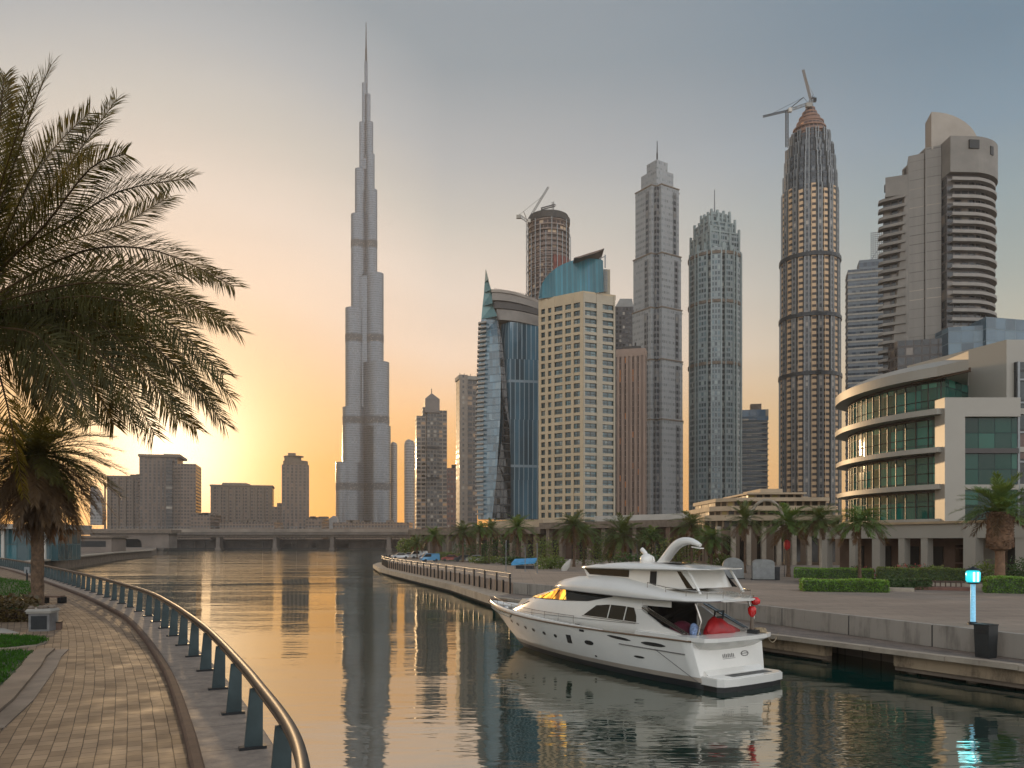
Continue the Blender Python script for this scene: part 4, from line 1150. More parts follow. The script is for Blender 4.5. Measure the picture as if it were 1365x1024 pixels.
MB().prism(rect(8 * k9, 47, 3 * k9, -8), 0, hL(617)).build('dark_strip', facade('dark_balconies', (84, 74, 66), (38, 34, 32), 8, 3.6, 0.9, 0.6), t)
for i in range(24): MB().prism(rect(11 * k9, 50, 11 * k9, -6), 3 + i * 3.55, 3.9 + i * 3.55).build('balcony', M['stone_dark'], t)
for i in range(20): MB().prism(rect(3.5 * k9, 40, -36.5 * k9, -2), 3 + i * 3.9, 3.8 + i * 3.9).build('balcony', M['stone_dark'], t)
t = lblock('apartment_block', 'lower flat roofed block on the left touching the tall sunset block', 'building', 150, 194)
MB().prism(rect(44 * k9, 36), 0, hL(638)).build('shaft', LFM, t)
MB().prism(rect(45 * k9, 37), hL(638), hL(636)).prism(rect(14 * k9, 12, 10 * k9, 0), hL(636), hL(633)).build('roof', M['stone_dark'], t)
for i in range(5): MB().prism(rect(2.2, 2, (-18 + 9 * i) * k9, -19), 0, hL(639)).build('pier', M['stone_dark'], t)
t = lblock('apartment_block', 'squat wide grid fronted block in the middle of the far left bank', 'building', 284, 364)
MB().prism(rect(77 * k9, 36), 0, hL(650)).build('shaft', LFM, t)
MB().prism(rect(79 * k9, 38), hL(650), hL(648)).build('roof', M['stone_dark'], t)
MB().prism(rect(40 * k9, 20, -6 * k9, 0), hL(648), hL(644.5), top=rect(30 * k9, 14, -10 * k9, 0)).build('roof_plant', M['stone_dark'], t)
for i in range(9): MB().prism(rect(3, 2, (-36 + 9 * i) * k9, -18.6), 0, hL(651)).build('pier', M['stone_dark'], t)
t = lblock('apartment_block', 'slender rounded tower with a stepped roof left of the spire skyscraper', 'tower', 376, 412)
MB().prism(circle(17.5 * k9, 24, sy=1.0), 0, hL(620), 0, None, True).build('shaft', LFM, t)
MB().prism(rect(34 * k9, 30, 0, -4), 0, hL(622)).build('shaft', LFV, t)
MB().prism(circle(16 * k9, 24), hL(620), hL(615)).prism(circle(11 * k9, 20, -3), hL(615), hL(609.5)).prism(circle(13 * k9, 20, -2), hL(609.5), hL(608.5)).prism(rect(10 * k9, 8, -4, 0), hL(608.5), hL(604.5)).build('stepped_roof', M['stone_dark'], t)
t = lblock('low_block', 'low wing between the squat block and the slender rounded tower', 'building', 362, 378)
MB().prism(rect(15 * k9, 20), 0, hL(676)).prism(rect(8 * k9, 14, 3, 0), hL(676), hL(671)).build('shaft', LFM, t)
t = lblock('curved_building', 'curved white sail shaped building partly hidden by the drooping palm', 'building', 124, 139)
mb = MB(); pr = [(12, 700), (13, 690), (12.5, 678), (10, 664), (6, 654), (1, 648)]
for (x0, y0), (x1, y1) in zip(pr, pr[1:]):
    mb.prism([(-8 * k9, -8), ((x0 - 6) * k9, -8), ((x0 - 6) * k9, 10), (-8 * k9, 10)], max(0, hL(y0)), hL(y1), 0, None, False, top=[(-8 * k9, -8), ((x1 - 6) * k9, -8), ((x1 - 6) * k9, 10), (-8 * k9, 10)])
mb.build('shell', facade('white_sail', (150, 146, 142), (96, 98, 100), 3, 3.6, 0.7, 0.4), t)
for px, py in ((140, 645), (145.5, 659)):
    t = thing('chimney', 'taller thin chimney left of the sunset blocks' if py < 650 else 'shorter thin chimney beside the lower sunset block', 'chimney', (gx(px, 950), 950, GZ))
    MB().lathe((0, 0, 0), [(1.3, 0), (0.9, gz(py, 950) - GZ - 3), (1.2, gz(py, 950) - GZ - 2.6), (1.2, gz(py, 950) - GZ)], 10).build('stack', M['curb'], t)
t = thing('shell_hall', 'small rounded shell roofed hall at the left foot of the spire skyscraper', 'building', (gx(440, 950), 950, GZ))
mb = MB(); rings = []
for i in range(9):
    f = i / 8; rings.append([(-8 + 16 * f + 3 * math.cos(a), 10 * math.sin(a) * 1.2, (6 + 12 * math.sin(math.pi * (0.25 + f * 0.62))) * (0.5 + 0.5 * 1) if True else 0) for a in [0, 1.57, 3.14, 4.71]])
mb = MB(); A = [(-12, 14), (-10, 22), (-2, 30), (5, 35), (9, 34), (10, 26), (9, 14)]
n = len(A); mb.add([(x, -6, z) for x, z in A] + [(x * 0.9, 6, z) for x, z in A], [tuple(range(n - 1, -1, -1)), tuple(range(n, 2 * n))] + [(i, (i + 1) % n, n + (i + 1) % n, n + i) for i in range(n)], 0, None, False)
mb.build('shell', plain('white_shell', (156, 152, 148), 0.6, scale=0.1), t)
MB().prism(rect(40, 24, -4, 0), 0, 14).prism(rect(20, 16, 10, 0), 14, 18).build('podium', M['stone_dark'], t)
# low roofs on the horizon
rr = random.Random(21)
lows = ['flat low roofed shed on the far bank between the sunset block and squat block', 'long low depot behind the bridge under the squat block', 'low sheds behind the bridge left of the shell roofed hall', 'low buildings at the foot of the spire skyscraper behind the bridge']
for (px0, px1, py), lab in zip(((262, 288, 687), (300, 372, 697), (412, 434, 692), (448, 548, 697)), lows):
    t = thing('low_block', lab, 'building', (gx((px0 + px1) / 2, 820), 820, GZ)); w_ = (px1 - px0) / FPX * 820
    MB().prism(rect(w_, 30), 0, gz(py, 820) - GZ).build('wall', LFM, t)
    mb = MB()
    for i in range(5):
        x = rr.uniform(-w_ / 2.4, w_ / 2.4); mb.prism(rect(rr.uniform(4, 9), 8, x, 0), gz(py, 820) - GZ, gz(py - rr.uniform(1, 4), 820) - GZ)
    mb.build('roof_plant', M['stone_dark'], t)
# ------------------------------------------------------------------ bridge over the far end of the canal
br = thing('bridge', 'long low concrete road bridge crossing the far end of the canal', 'bridge', (gx(340, 640), 640, 0))
BRM = plain('bridge_concrete', (112, 100, 90), 0.8, noise=0.25, scale=0.08)
k6 = 640 / FPX
bx = lambda px: (px - 340) * k6
zb = lambda py: gz(py, 640)
MB().box(bx(60), bx(575), -2, 12, zb(713), zb(708.5)).build('deck', BRM, br)
MB().box(bx(60), bx(575), -2.4, -2.01, zb(709.6), zb(705)).build('parapet', plain('bridge_parapet', (136, 122, 108), 0.75, noise=0.2, scale=0.1), br)
MB().box(bx(130), bx(575), 4, 5.5, zb(717), zb(713)).box(bx(130), bx(575), 0, 1.2, zb(716.4), zb(713)).build('girder', M['stone_dark'], br)
mb = MB()
for i in range(60): mb.box(bx(100 + i * 7.8) - .15, bx(100 + i * 7.8) + .15, -2.2, -2.1, zb(705), zb(702.6))
mb.box(bx(100), bx(565), -2.2, -2.1, zb(702.7), zb(702.3)); mb.build('guard_rail', M['grey_metal'], br)
for px in (214, 290, 366, 442, 518):
    MB().box(bx(px - 2.5), bx(px + 2.5), 0.5, 9, -1, zb(713)).box(bx(px - 4), bx(px + 4), 0.3, 9.2, -1, zb(730.5)).build('pier', BRM, br)
for px in (150, 215, 300, 385, 470, 540):
    MB().tube([(bx(px), -1.6, zb(706)), (bx(px), -1.6, zb(694)), (bx(px) + 2.4, -1.6, zb(693.4))], 0.14, 5).build('lamp_post', M['dark_metal'], br)
ab = thing('embankment_wall', 'dark stained embankment wall beneath the road bridge at the waterline', 'wall', (gx(340, 652), 652, 0))
mb = MB().box(bx(180), bx(585), 0, 3, -1, zb(719)).box(bx(180), bx(585), -2, 0, -1, zb(730.5))
rr = random.Random(9)
for i in range(26):
    x = rr.uniform(195, 560); mb.box(bx(x), bx(x + rr.uniform(4, 14)), -1, 0.4, -1, zb(rr.uniform(721, 728)))
mb.build('wall', [plain('stained_wall', (84, 74, 66), 0.9, noise=0.4, scale=0.07)], ab)
MB().box(bx(180), bx(585), -2.2, -2.003, 0.5, 1.4).build('tide_line', M['tar'], ab)
# abutment with its dark arch
at_ = thing('bridge_abutment', 'grey abutment with a dark rounded arch at the left end of the bridge', 'bridge', (gx(172, 560), 560, 2))
k5 = 560 / FPX; x5 = lambda px: (px - 172) * k5; z5 = lambda py: gz(py, 560) - 2
A = [(x5(120), 0), (x5(156), 0)] + [(x5(156), z5(720))] + [(x5(158), z5(718.6)), (x5(184), z5(718.6)), (x5(187.5), z5(721)), (x5(188.5), z5(724))] + [(x5(189), 0), (x5(225), 0), (x5(225), z5(711)), (x5(120), z5(711))]
n = len(A); mb = MB(); mb.add([(x, 0, z) for x, z in A] + [(x, 14, z) for x, z in A], [tuple(range(n)), tuple(range(2 * n - 1, n - 1, -1))] + [(i, n + i, n + (i + 1) % n, (i + 1) % n) for i in range(n)])
mb.build('wall', BRM, at_)
MB().box(x5(150), x5(195), 13.9, 14.2, 0, z5(712)).build('tunnel_back', M['dark'], at_)
MB().box(x5(110), x5(230), -2, 15, z5(711), z5(706)).build('parapet', M['stone_dark'], at_)
t = thing('container_office', 'pale blue site container with a dark door left of the dark arch', 'container', (gx(132, 330), 330, 2.6))
k3 = 330 / FPX
MB().prism(rect(29 * k3, 4), 0, 3.0).build('body', plain('pale_blue_container', (138, 160, 168), 0.5, noise=0.08, scale=0.5), t)
MB().prism(rect(30 * k3, 4.4), 3.0, 3.2).build('roof', M['grey_metal'], t)
for x in (4.2, 6.0, 7.2): MB().box(x - .5, x + .4, -2.05, -2.0, 0.2, 2.5).build('door', M['dark'], t)
# low blocks behind the left bank
t = thing('low_building', 'low grey flat roofed quay building with a dark window band behind the drooping palm', 'building', (gx(95, 300), 300, 2.6), R(6))
MB().prism(rect(34, 14), 0, 5.4).build('wall', BRM, t); MB().prism(rect(36, 16), 5.4, 6.2).build('roof', M['stone_dark'], t)
MB().box(-15, 15, -7.06, -6.9, 2.0, 4.2).build('window_band', M['dark'], t)
pv = thing('glass_pavilion', 'teal glass fronted pavilion with pale columns at the far left', 'building', (gx(25, 170), 170, 2.6), R(8))
k1 = 170 / FPX
MB().prism(rect(30, 12, -6, 3), 0, 6.6).build('glazing', facade('teal_pavilion_glass', (62, 84, 86), (44, 78, 84), 2.2, 3.4, 0.86, 0.92, blind=(90, 130, 136), vary=0.8), pv)
MB().prism(rect(34, 16, -6, 2), 6.6, 7.6).build('roof', M['concrete'], pv)
for x in (-17, -9, -1, 7): MB().prism(rect(0.5, 0.5, x, -4.6), 0, 6.6).build('column', M['white_wall'], pv)

# ------------------------------------------------------------------ colonnade building behind the palms
ar = thing('arcade_building', 'long low beige podium building with dark bays behind the quay palms', 'building', (0, 200, PZ))
P0 = Vector((gx(548, 252), 252 - 200)); P1 = Vector((gx(965, 165), 165 - 200))
dv = P1 - P0; L = dv.length; tv = dv.normalized(); nv = Vector((tv.y, -tv.x))
def arc_c(s, off): q = P0 + tv * s - nv * off; return q
def ab_box(s0, s1, o0, o1, z0, z1, mb=None):
    mb = mb or MB(); c = arc_c((s0 + s1) / 2, (o0 + o1) / 2); mb.obox((c.x, c.y, z0), tv, s1 - s0, o1 - o0, z1 - z0); return mb
ab_box(0, L, 4, 12, 0, 8.6).build('back_wall', M['brown_wall'], ar)
ab_box(-1, L * 0.52, -0.4, 12, 6.4, 8.2).build('fascia', M['stone_dark'], ar)
ab_box(L * 0.52, L + 2, -0.6, 13, 7.6, 9.2).build('fascia', M['stone_dark'], ar)
ab_box(L * 0.66, L * 0.98, 3, 11, 9.2, 10.6).build('upper_slab', M['white_wall'], ar)
ab_box(L * 0.3, L * 0.5, 3, 10, 8.2, 10.2).build('roof_block', M['beige_wall'], ar)
n_ = 24
for i in range(n_ + 1):
    s = L * i / n_
    ab_box(s - 0.6, s + 0.6, 0, 1.2, 0, 6.4 if s < L * .52 else 7.6).build('column', M['stone_dark'] if i % 3 else M['brown_wall'], ar)
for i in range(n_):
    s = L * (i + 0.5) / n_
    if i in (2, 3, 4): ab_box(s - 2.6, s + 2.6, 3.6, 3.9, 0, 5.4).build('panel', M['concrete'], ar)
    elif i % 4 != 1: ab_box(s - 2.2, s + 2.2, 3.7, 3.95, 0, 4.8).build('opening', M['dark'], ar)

# terraced building N
tn = thing('terraced_building', 'low sandy terraced building with three stepped storeys left of the curved offices', 'building', (gx(1040, 150), 150, PZ))
kN = 150 / FPX; nx = lambda px: (px - 1040) * kN; nz = lambda py: gz(py, 150) - PZ
WNM = facade('terrace_windows', (150, 130, 106), (58, 52, 46), 1.5, 3.2, 0.7, 0.99, blind=(166, 150, 96), vary=0.8, glass_rough=0.2)
for (l, r, y0, y1, y2, dy) in ((946, 1120, 702, 694, 686.5, 0), (958, 1120, 686.5, 680, 673.5, 3), (972, 1120, 673.5, 666, 661, 6)):
    lo = [(nx(l), dy + 4), (nx(l + 22), dy), (nx(r), dy - 1), (nx(r), 30), (nx(l), 30)]
    li = [(nx(l + 2), dy + 5.5), (nx(l + 23), dy + 1.6), (nx(r), dy + .6), (nx(r), 29), (nx(l + 2), 29)]
    MB().prism(li, nz(y0), nz(y1)).build('window_band', WNM, tn)
    MB().prism(lo, nz(y1), nz(y2)).build('parapet_slab', M['beige_wall'], tn)
MB().prism([(nx(946), 4), (nx(970), 0.5), (nx(1120), -.5), (nx(1120), 30), (nx(946), 30)], 0, nz(702)).build('base_storey', facade('terrace_base', (112, 94, 76), (40, 36, 32), 3.2, 6, 0.5, 0.8, blind=(120, 90, 60)), tn)
MB().prism([(nx(1018), 10), (nx(1092), 9), (nx(1092), 26), (nx(1018), 26)], nz(661), nz(655.5)).build('roof_storey', WNM, tn)
MB().prism([(nx(1014), 8.5), (nx(1095), 7.5), (nx(1095), 27), (nx(1014), 27)], nz(655.5), nz(653)).prism([(nx(1040), 12), (nx(1072), 12), (nx(1072), 24), (nx(1040), 24)], nz(653), nz(646)).prism([(nx(1066), 11), (nx(1106), 11), (nx(1106), 24), (nx(1066), 24)], nz(661), nz(657.5)).build('roof', M['beige_wall'], tn)
mb = MB(); ctr = (nx(1015), -3); A = []
for k in range(15): a = math.pi * k / 14; A.append((ctr[0] + 3.2 * math.cos(a), ctr[1], nz(700) + 4.5 * math.sin(a)))
mb.tube(A, 0.3, 6).build('entrance_arch', M['stone'], tn)
for i in range(8): MB().prism(rect(0.8, 0.8, nx(955 + i * 20), -1.2), 0, nz(702)).build('column', M['stone'], tn)

# ------------------------------------------------------------------ curved glass office building M
om = thing('office_building', 'white banded office building with a curved green glass front on the right', 'office building', (52, 98, PZ))
OX, OY = 52, 98
zo = lambda z: z - PZ
OFC = [(52.3, 98), (50.2, 101.3), (48.7, 105), (47.9, 109), (47.7, 113), (48.2, 117), (49.6, 121), (53, 124.5)]
OFC = [(p.x, p.y) for p in catmull([Vector(p) for p in OFC], 5)]
def oplan(e, ext=0.0):
    """curved front moved out by e, closed round the back"""
    out = []
    for i, p in enumerate(OFC):
        a = Vector(OFC[max(i - 1, 0)]); b = Vector(OFC[min(i + 1, len(OFC) - 1)]); t = (b - a).normalized()
        out.append((p[0] - t.y * e - OX, p[1] + t.x * e - OY))
    return [(54 - OX, OFC[0][1] + 0.4 - OY)][:0] + out[::-1]
OG = facade('green_office_glass', (26, 48, 46), (26, 84, 74), 2.05, 2.35, 0.95, 0.95, blind=(54, 124, 104), vary=0.7, glass_rough=0.06, tilt=0.04, ior=1.5)
OW = plain('white_aluminium_panels', (146, 140, 129), 0.45, 0.0, noise=0.05, scale=0.15)
OD = plain('dark_spandrel', (52, 46, 42), 0.4, noise=0.15, scale=0.3)
lev = [8.9, 13.0, 17.5, 22.1, 26.7]
back = [(80 - OX, 98.6 - OY), (80 - OX, 124.5 - OY)]
def full(e): 
    P = oplan(e); return P + [(78 - OX, P[-1][1]), (78 - OX, P[0][1])]
def tplan(e, tip):
    """plan of the top storey and roof: stops at the white block on the right"""
    return oplan(e) + ([(53.4 - OX, 93.9 - OY)] if tip else []) + [(58.7 - OX, 103.4 - OY), (78 - OX, 104 - OY), (78 - OX, oplan(e)[0][1])]
for i, z in enumerate(lev[:-1]):
    z1 = lev[i + 1]; pl_ = full if i < 3 else (lambda e: tplan(e, False))
    MB().prism(pl_(-1.2)[::-1], zo(z + 0.02), zo(z1 - 0.02)).build('glass_storey', OG, om)
    MB().prism(pl_(-1.05)[::-1], zo(z1 - 0.35), zo(z1 - 0.01)).build('spandrel', OD, om)
    mb = MB(); O = oplan(-1.16)
    for k in range(0, len(O), 2): mb.prism(rect(0.1, 0.1, O[k][0], O[k][1]), zo(z + .03), zo(z1 - 0.33))
    mb.tube([(x, y, zo(z + 2.1)) for x, y in oplan(-1.14)], 0.04, 4, smooth=False); mb.build('mullions', OD, om)
for z, th, e in ((8.7, 0.7, 0.1), (13.0, 0.62, 0.45), (17.5, 0.62, 0.6), (22.1, 0.7, 0.75)):
    P = full(e)[::-1]; P2 = full(e - 0.55)[::-1]
    MB().prism(P, zo(z), zo(z + th)).build('floor_slab', OW, om)
P = tplan(0.7, True)[::-1]; Pt = tplan(-1.2, True)[::-1]
MB().prism(P, zo(26.7), zo(27.9)).prism(P, zo(27.9), zo(28.9), top=Pt).build('roof_slab', OW, om)
MB().prism([(60.5 - OX, 98.2 - OY), (80 - OX, 98.2 - OY), (80 - OX, 118 - OY), (55.6 - OX, 113 - OY)], zo(21.5), zo(31.3)).build('roof_block', OW, om)
mb = MB(); ce = [(50.6, 101.9), (53.55, 93.7), (53.9, 94.2), (51.1, 102.1)]
mb.prism([(x - OX, y - OY) for x, y in ce], zo(26.5), zo(26.95)).build('canopy_edge', plain('bronze_edge', (84, 66, 52), 0.5, 0.3, scale=0.5), om)
MB().box(52.25 - OX, 54.7 - OX, 96.9 - OY, 99.2 - OY, zo(8.9), zo(24.0)).build('frame_pillar', OW, om)
MB().box(54.705 - OX, 61.4 - OX, 96.9 - OY, 99.2 - OY, zo(21.7), zo(24.0)).build('frame_beam', OW, om)
RW = facade('green_wing_glass', (20, 44, 40), (12, 56, 46), 2.0, 2.2, 0.95, 0.95, blind=(34, 84, 70), vary=0.8, glass_rough=0.06, tilt=0.04, ior=1.38)
MB().box(54.705 - OX, 61.4 - OX, 97.6 - OY, 98.5 - OY, zo(8.9), zo(21.7)).build('wing_glass', RW, om)
for z in (13.0, 17.4): MB().box(54.71 - OX, 61.4 - OX, 97.2 - OY, 97.6 - OY, zo(z - 0.1), zo(z + 0.5)).build('floor_band', OD if z > 15 else OW, om)
MB().box(61.4 - OX, 80 - OX, 97.9 - OY, 98.55 - OY, zo(8.9), zo(28.5)).build('wing_glass', facade('dark_wing_glass', (44, 42, 40), (30, 38, 38), 3.4, 3.6, 0.94, 0.94, blind=(80, 50, 36), vary=0.5, glass_rough=0.08, tilt=0.05), om)
mb = MB()
for x in (61.5, 64.6, 67.6, 70.6, 74): mb.box(x - OX, x + .28 - OX, 97.6 - OY, 97.95 - OY, zo(8.9), zo(28.5))
for z in (12.6, 16.2, 19.8, 23.4, 26.2): mb.box(61.5 - OX, 80 - OX, 97.65 - OY, 97.9 - OY, zo(z), zo(z + .22))
mb.build('wing_frame', M['grey_metal'], om)
# podium with fascia and columns, running forward to the right
Q0 = Vector((42.6 - OX, 112 - OY)); Q1 = Vector((58 - OX, 78 - OY)); qv = (Q1 - Q0).normalized(); qn = Vector((-qv.y, qv.x)); QL = (Q1 - Q0).length
def qbox(s0, s1, o0, o1, z0, z1, mb=None):
    c = Q0 + qv * (s0 + s1) / 2 + qn * (o0 + o1) / 2; return (mb or MB()).obox((c.x, c.y, zo(z0)), qv, s1 - s0, o1 - o0, z1 - z0)
qbox(0, QL, 0, 30, 7.0, 8.7).build('podium_fascia', OW, om)
qbox(-0.3, QL, -0.35, 30, 8.705, 8.98).build('podium_coping', plain('sandy_coping', (156, 134, 104), 0.7, scale=0.4), om)
qbox(0, QL, 4.2, 5.0, 2.2, 7.0).build('recessed_wall', M['brown_wall'], om)
qbox(QL * .52, QL * .62, 3.9, 4.2, 2.2, 7.0).build('recessed_panel', M['concrete'], om)
for s, w_ in ((0.6, 1.1), (5.5, 1.0), (9.2, 1.2), (13.2, 0.9), (16.4, 0.9), (22.2, 1.5), (28.0, 1.1), (32, 1.2), (36.4, 1.2)):
    qbox(s, s + w_, 0.1 if w_ < 1.4 else -0.25, 1.1, 2.2, 7.0 if w_ < 1.4 else 8.69).build('column', OW, om)
for s in (2.6, 7.0, 11.2, 14.6, 24.5, 30, 34): qbox(s, s + 1.7, 4.05, 4.19, 2.2, 6.0).build('doorway', M['dark'], om)
qbox(18, 22, 3.95, 4.18, 2.6, 6.2).build('shop_window', facade('shop_glass', (70, 44, 34), (52, 36, 30), 1.4, 1.8, .9, .9, blind=(150, 86, 50), vary=.8), om)

# ------------------------------------------------------------------ foliage helpers
def leaf(mb, p, d, up, L, w, mat=0, smooth=False):
    """one pointed leaf of two faces, bent a little"""
    s = d.cross(up); s = s.normalized() * w / 2 if s.length > 1e-6 else Vector((w / 2, 0, 0))
    mid = p + d * L * 0.55; tip = p + d * L - Vector((0, 0, 0.12 * L))
    mb.add([p - s * 0.6, p + s * 0.6, mid + s, mid - s, tip], [(0, 1, 2, 3), (3, 2, 4)], mat)
def frond(mb, pts, LL, n, w, rng, mat=0, vee=0.35, sag=0.2, rach=0.03, start=0.1, rmat=None, fwd=0.75, roll=0.0):
    C_ = catmull3(pts, 8); S = [0]
    for a, b in zip(C_, C_[1:]): S.append(S[-1] + (b - a).length)
    tot = S[-1]
    mb.tube(C_[::2] + ([C_[-1]] if len(C_) % 2 == 0 else []), [rach * (1 - 0.8 * i / max(1, len(C_[::2]) - 1)) for i in range(len(C_[::2]) + (1 if len(C_) % 2 == 0 else 0))], 4, rmat if rmat is not None else mat, False)
    k = 0
    for i in range(n):
        f = start + (1 - start) * (i + rng.random() * 0.5) / n
        s = f * tot
        while k < len(S) - 2 and S[k + 1] < s: k += 1
        a, b = C_[k], C_[k + 1]; p = a.lerp(b, (s - S[k]) / max(1e-6, S[k + 1] - S[k])); T = (b - a).normalized()
        side = T.cross(Vector((0, 0, 1))); side = side.normalized() if side.length > 0.05 else Vector((1, 0, 0))
        N = side.cross(T).normalized()
        if roll: side, N = side * math.cos(roll) + N * math.sin(roll), N * math.cos(roll) - side * math.sin(roll)
        prof = min(1.0, 0.35 + 2.2 * (f - start)) * (1.0 - 0.55 * max(0, f - 0.55) / 0.45)
        for sg in (-1, 1):
            ang = fwd + 0.35 * f + rng.uniform(-0.12, 0.12)
            d = (side * sg * math.cos(ang) + T * math.sin(ang) + N * (vee + rng.uniform(-0.25, 0.25))).normalized()
            L_ = LL * prof * rng.uniform(0.82, 1.1)
            d1 = (d - Vector((0, 0, sag * rng.uniform(0.4, 1.2)))).normalized()
            leaf(mb, p, d1, N, L_, w * rng.uniform(0.8, 1.15), mat)
def catmull3(P, k):
    out = []; P = [Vector(p) for p in P]
    for i in range(len(P) - 1):
        p0 = P[max(i - 1, 0)]; p1 = P[i]; p2 = P[i + 1]; p3 = P[min(i + 2, len(P) - 1)]
        for j in range(k):
            t = j / k; out.append(0.5 * ((2 * p1) + (p2 - p0) * t + (2 * p0 - 5 * p1 + 4 * p2 - p3) * t * t + (3 * p1 - p0 - 3 * p2 + p3) * t ** 3))
    out.append(P[-1]); return out
def crown(rng, R_, nfr, LL, nl, w, el_hi=78, el_lo=-35, droop=0.5, mats=1, dry=0.15, lift=0.0):
    mb = MB()
    for i in range(nfr):
        az = i * 2.39996 + rng.uniform(-0.25, 0.25); f = i / (nfr - 1)
        el = R(el_hi + (el_lo - el_hi) * f ** 0.85 + rng.uniform(-6, 6)); L_ = R_ * rng.uniform(0.85, 1.1)
        h = Vector((math.cos(az), math.sin(az), 0))
        pts = []
        for t in (0, 0.3, 0.65, 1.0):
            e2 = el - droop * 1.5 * t * t
            pts.append(h * (L_ * t * math.cos(el - droop * 0.6 * t)) + Vector((0, 0, L_ * t * math.sin(el - droop * 0.9 * t) + lift)))
        frond(mb, pts, LL, nl, w, rng, 1 if f > 1 - dry else 0, rach=0.02 * R_ / 2.5)
    return mb
def trunk_mb(H, r0, r1, rng, flare=1.3, boots=True):
    mb = MB(); rings = []; n = 12; m_ = max(8, int(H / 0.28))
    for i in range(m_ + 1):
        f = i / m_; r = (r0 + (r1 - r0) * f) * (1 + (flare - 1) * max(0, 1 - f * 8)) * (1 + (0.07 if i % 2 else -0.03))
        rings.append([(r * math.cos(2 * math.pi * k / n + i * 0.26) * rng.uniform(.96, 1.04), r * math.sin(2 * math.pi * k / n + i * .26) * rng.uniform(.96, 1.04), H * f) for k in range(n)])
    mb.loft(rings, 0, False); return mb

# ------------------------------------------------------------------ big palm at the left edge, close to the camera
rng = random.Random(42)
BY = 15.5
bp_ = Vector((gx(-40, BY) - 0.5, BY + 0.3, PRZ))
big = thing('palm_tree', 'large near date palm whose long feathery fronds reach in from the left edge', 'palm tree', bp_, 0, 'palm trees')
crown_c = Vector((gx(-35, BY), BY, gz(415, BY))) - bp_
trunk_mb(crown_c.z + 0.2, 0.3, 0.26, rng).build('trunk', M['trunk'], big)
def bpt(px, py, dy): return Vector((gx(px, BY + dy), BY + dy, gz(py, BY + dy))) - bp_
FR = [  # tip-ward way points in the picture plane with their own depths
    [(-20, 330, -.2), (20, 215, -.5), (45, 140, -.8), (68, 86, -1.0)],
    [(-20, 300, .2), (5, 230, .5), (10, 170, .8), (12, 110, 1.0)],
    [(-10, 345, 0), (55, 270, .5), (110, 195, .9), (156, 132, 1.2)],
    [(0, 350, 0), (85, 300, -.6), (160, 255, -1.1), (252, 238, -1.6)],
    [(-5, 370, 0), (80, 325, .7), (160, 300, 1.2), (225, 262, 1.7)],
    [(0, 390, 0), (110, 335, -.3), (210, 335, -.7), (312, 382, -1.1)],
    [(0, 395, 0), (100, 365, .8), (190, 360, 1.6), (285, 368, 2.2)],
    [(0, 410, 0), (120, 385, .3), (220, 395, .6), (318, 442, .9)],
    [(0, 415, 0), (110, 395, -.8), (210, 420, -1.5), (298, 500, -2.1)],
    [(0, 420, 0), (110, 415, .1), (210, 465, .3), (300, 566, .6)],
    [(0, 430, 0), (90, 430, .9), (180, 480, 1.7), (262, 572, 2.3)],
    [(0, 430, 0), (90, 440, -.6), (160, 500, -1.1), (206, 580, -1.5)],
    [(-5, 440, 0), (60, 450, .3), (120, 510, .6), (152, 566, .9)],
    [(-10, 450, 0), (35, 460, -.3), (70, 500, -.6), (92, 556, -.9)],
    [(-10, 455, 0), (25, 475, .5), (50, 510, .9), (62, 548, 1.2)],
    [(-20, 310, 0), (-10, 220, -.3), (0, 160, -.6), (5, 100, -.8)],
    [(-5, 350, .1), (40, 290, 1.0), (80, 240, 1.8), (118, 205, 2.4)],
    [(0, 400, .1), (70, 390, 1.4), (130, 400, 2.6), (190, 440, 3.6)],
    [(-5, 340, .1), (30, 260, -1.2), (55, 215, -2.2), (70, 180, -3.0)],
    [(0, 425, 0), (100, 420, .5), (190, 455, 1.0), (285, 535, 1.5)],
    [(0, 412, 0), (120, 400, -.2), (215, 430, -.5), (308, 530, -.9)],
    [(0, 418, 0), (95, 415, -.4), (165, 460, -.8), (238, 560, -1.2)],
    [(0, 425, .1), (70, 432, .5), (125, 478, .9), (182, 568, 1.2)],
    [(-5, 435, 0), (45, 445, -.5), (85, 490, -.9), (122, 560, -1.2)],
    [(0, 360, 0), (60, 300, -.9), (120, 225, -1.5), (168, 205, -2.0)],
    [(0, 402, 0), (105, 378, -.6), (200, 385, -1.1), (300, 428, -1.6)],
    [(-10, 335, 0), (20, 280, .3), (70, 200, .6), (120, 150, .8)],
    [(-15, 320, .1), (0, 250, -.6), (25, 170, -1.2), (40, 112, -1.6)],
]
bc = MB()
for fr_ in FR:
    pts = [crown_c] + [bpt(*p) for p in fr_]
    frond(bc, pts, 0.82, 200, 0.019, rng, 0, vee=0.12, sag=0.12, rach=0.035, start=0.08, rmat=1, fwd=0.62, roll=R(rng.choice((-1, 1)) * rng.uniform(42, 72)))
for i in range(16):
    az = R(95 + i * 11.5 + rng.uniform(-5, 5)); el = R(rng.uniform(-30, 75)); L_ = rng.uniform(4.0, 4.8); hd = Vector((math.cos(az), math.sin(az), 0))
    pts = [crown_c + hd * (L_ * t * math.cos(el - 0.3 * t)) + Vector((0, 0, L_ * t * math.sin(el - 0.6 * t))) for t in (0, .33, .66, 1)]
    frond(bc, pts, 0.6, 60, 0.03, rng, 0, vee=0.3, sag=0.28, rach=0.035, rmat=1)
bc.build('crown', [M['frond'], M['frond_dry']], big)
bt = MB()
for i in range(26):
    az = i * 2.4; r = 0.3; el = R(20 + (i * 37) % 50)
    p = crown_c + Vector((r * math.cos(az), r * math.sin(az), -0.6 + 0.03 * i)); q_ = p + Vector((math.cos(az) * math.cos(el), math.sin(az) * math.cos(el), math.sin(el))) * 0.5
    bt.beam(p, q_, 0.1, 0.05)
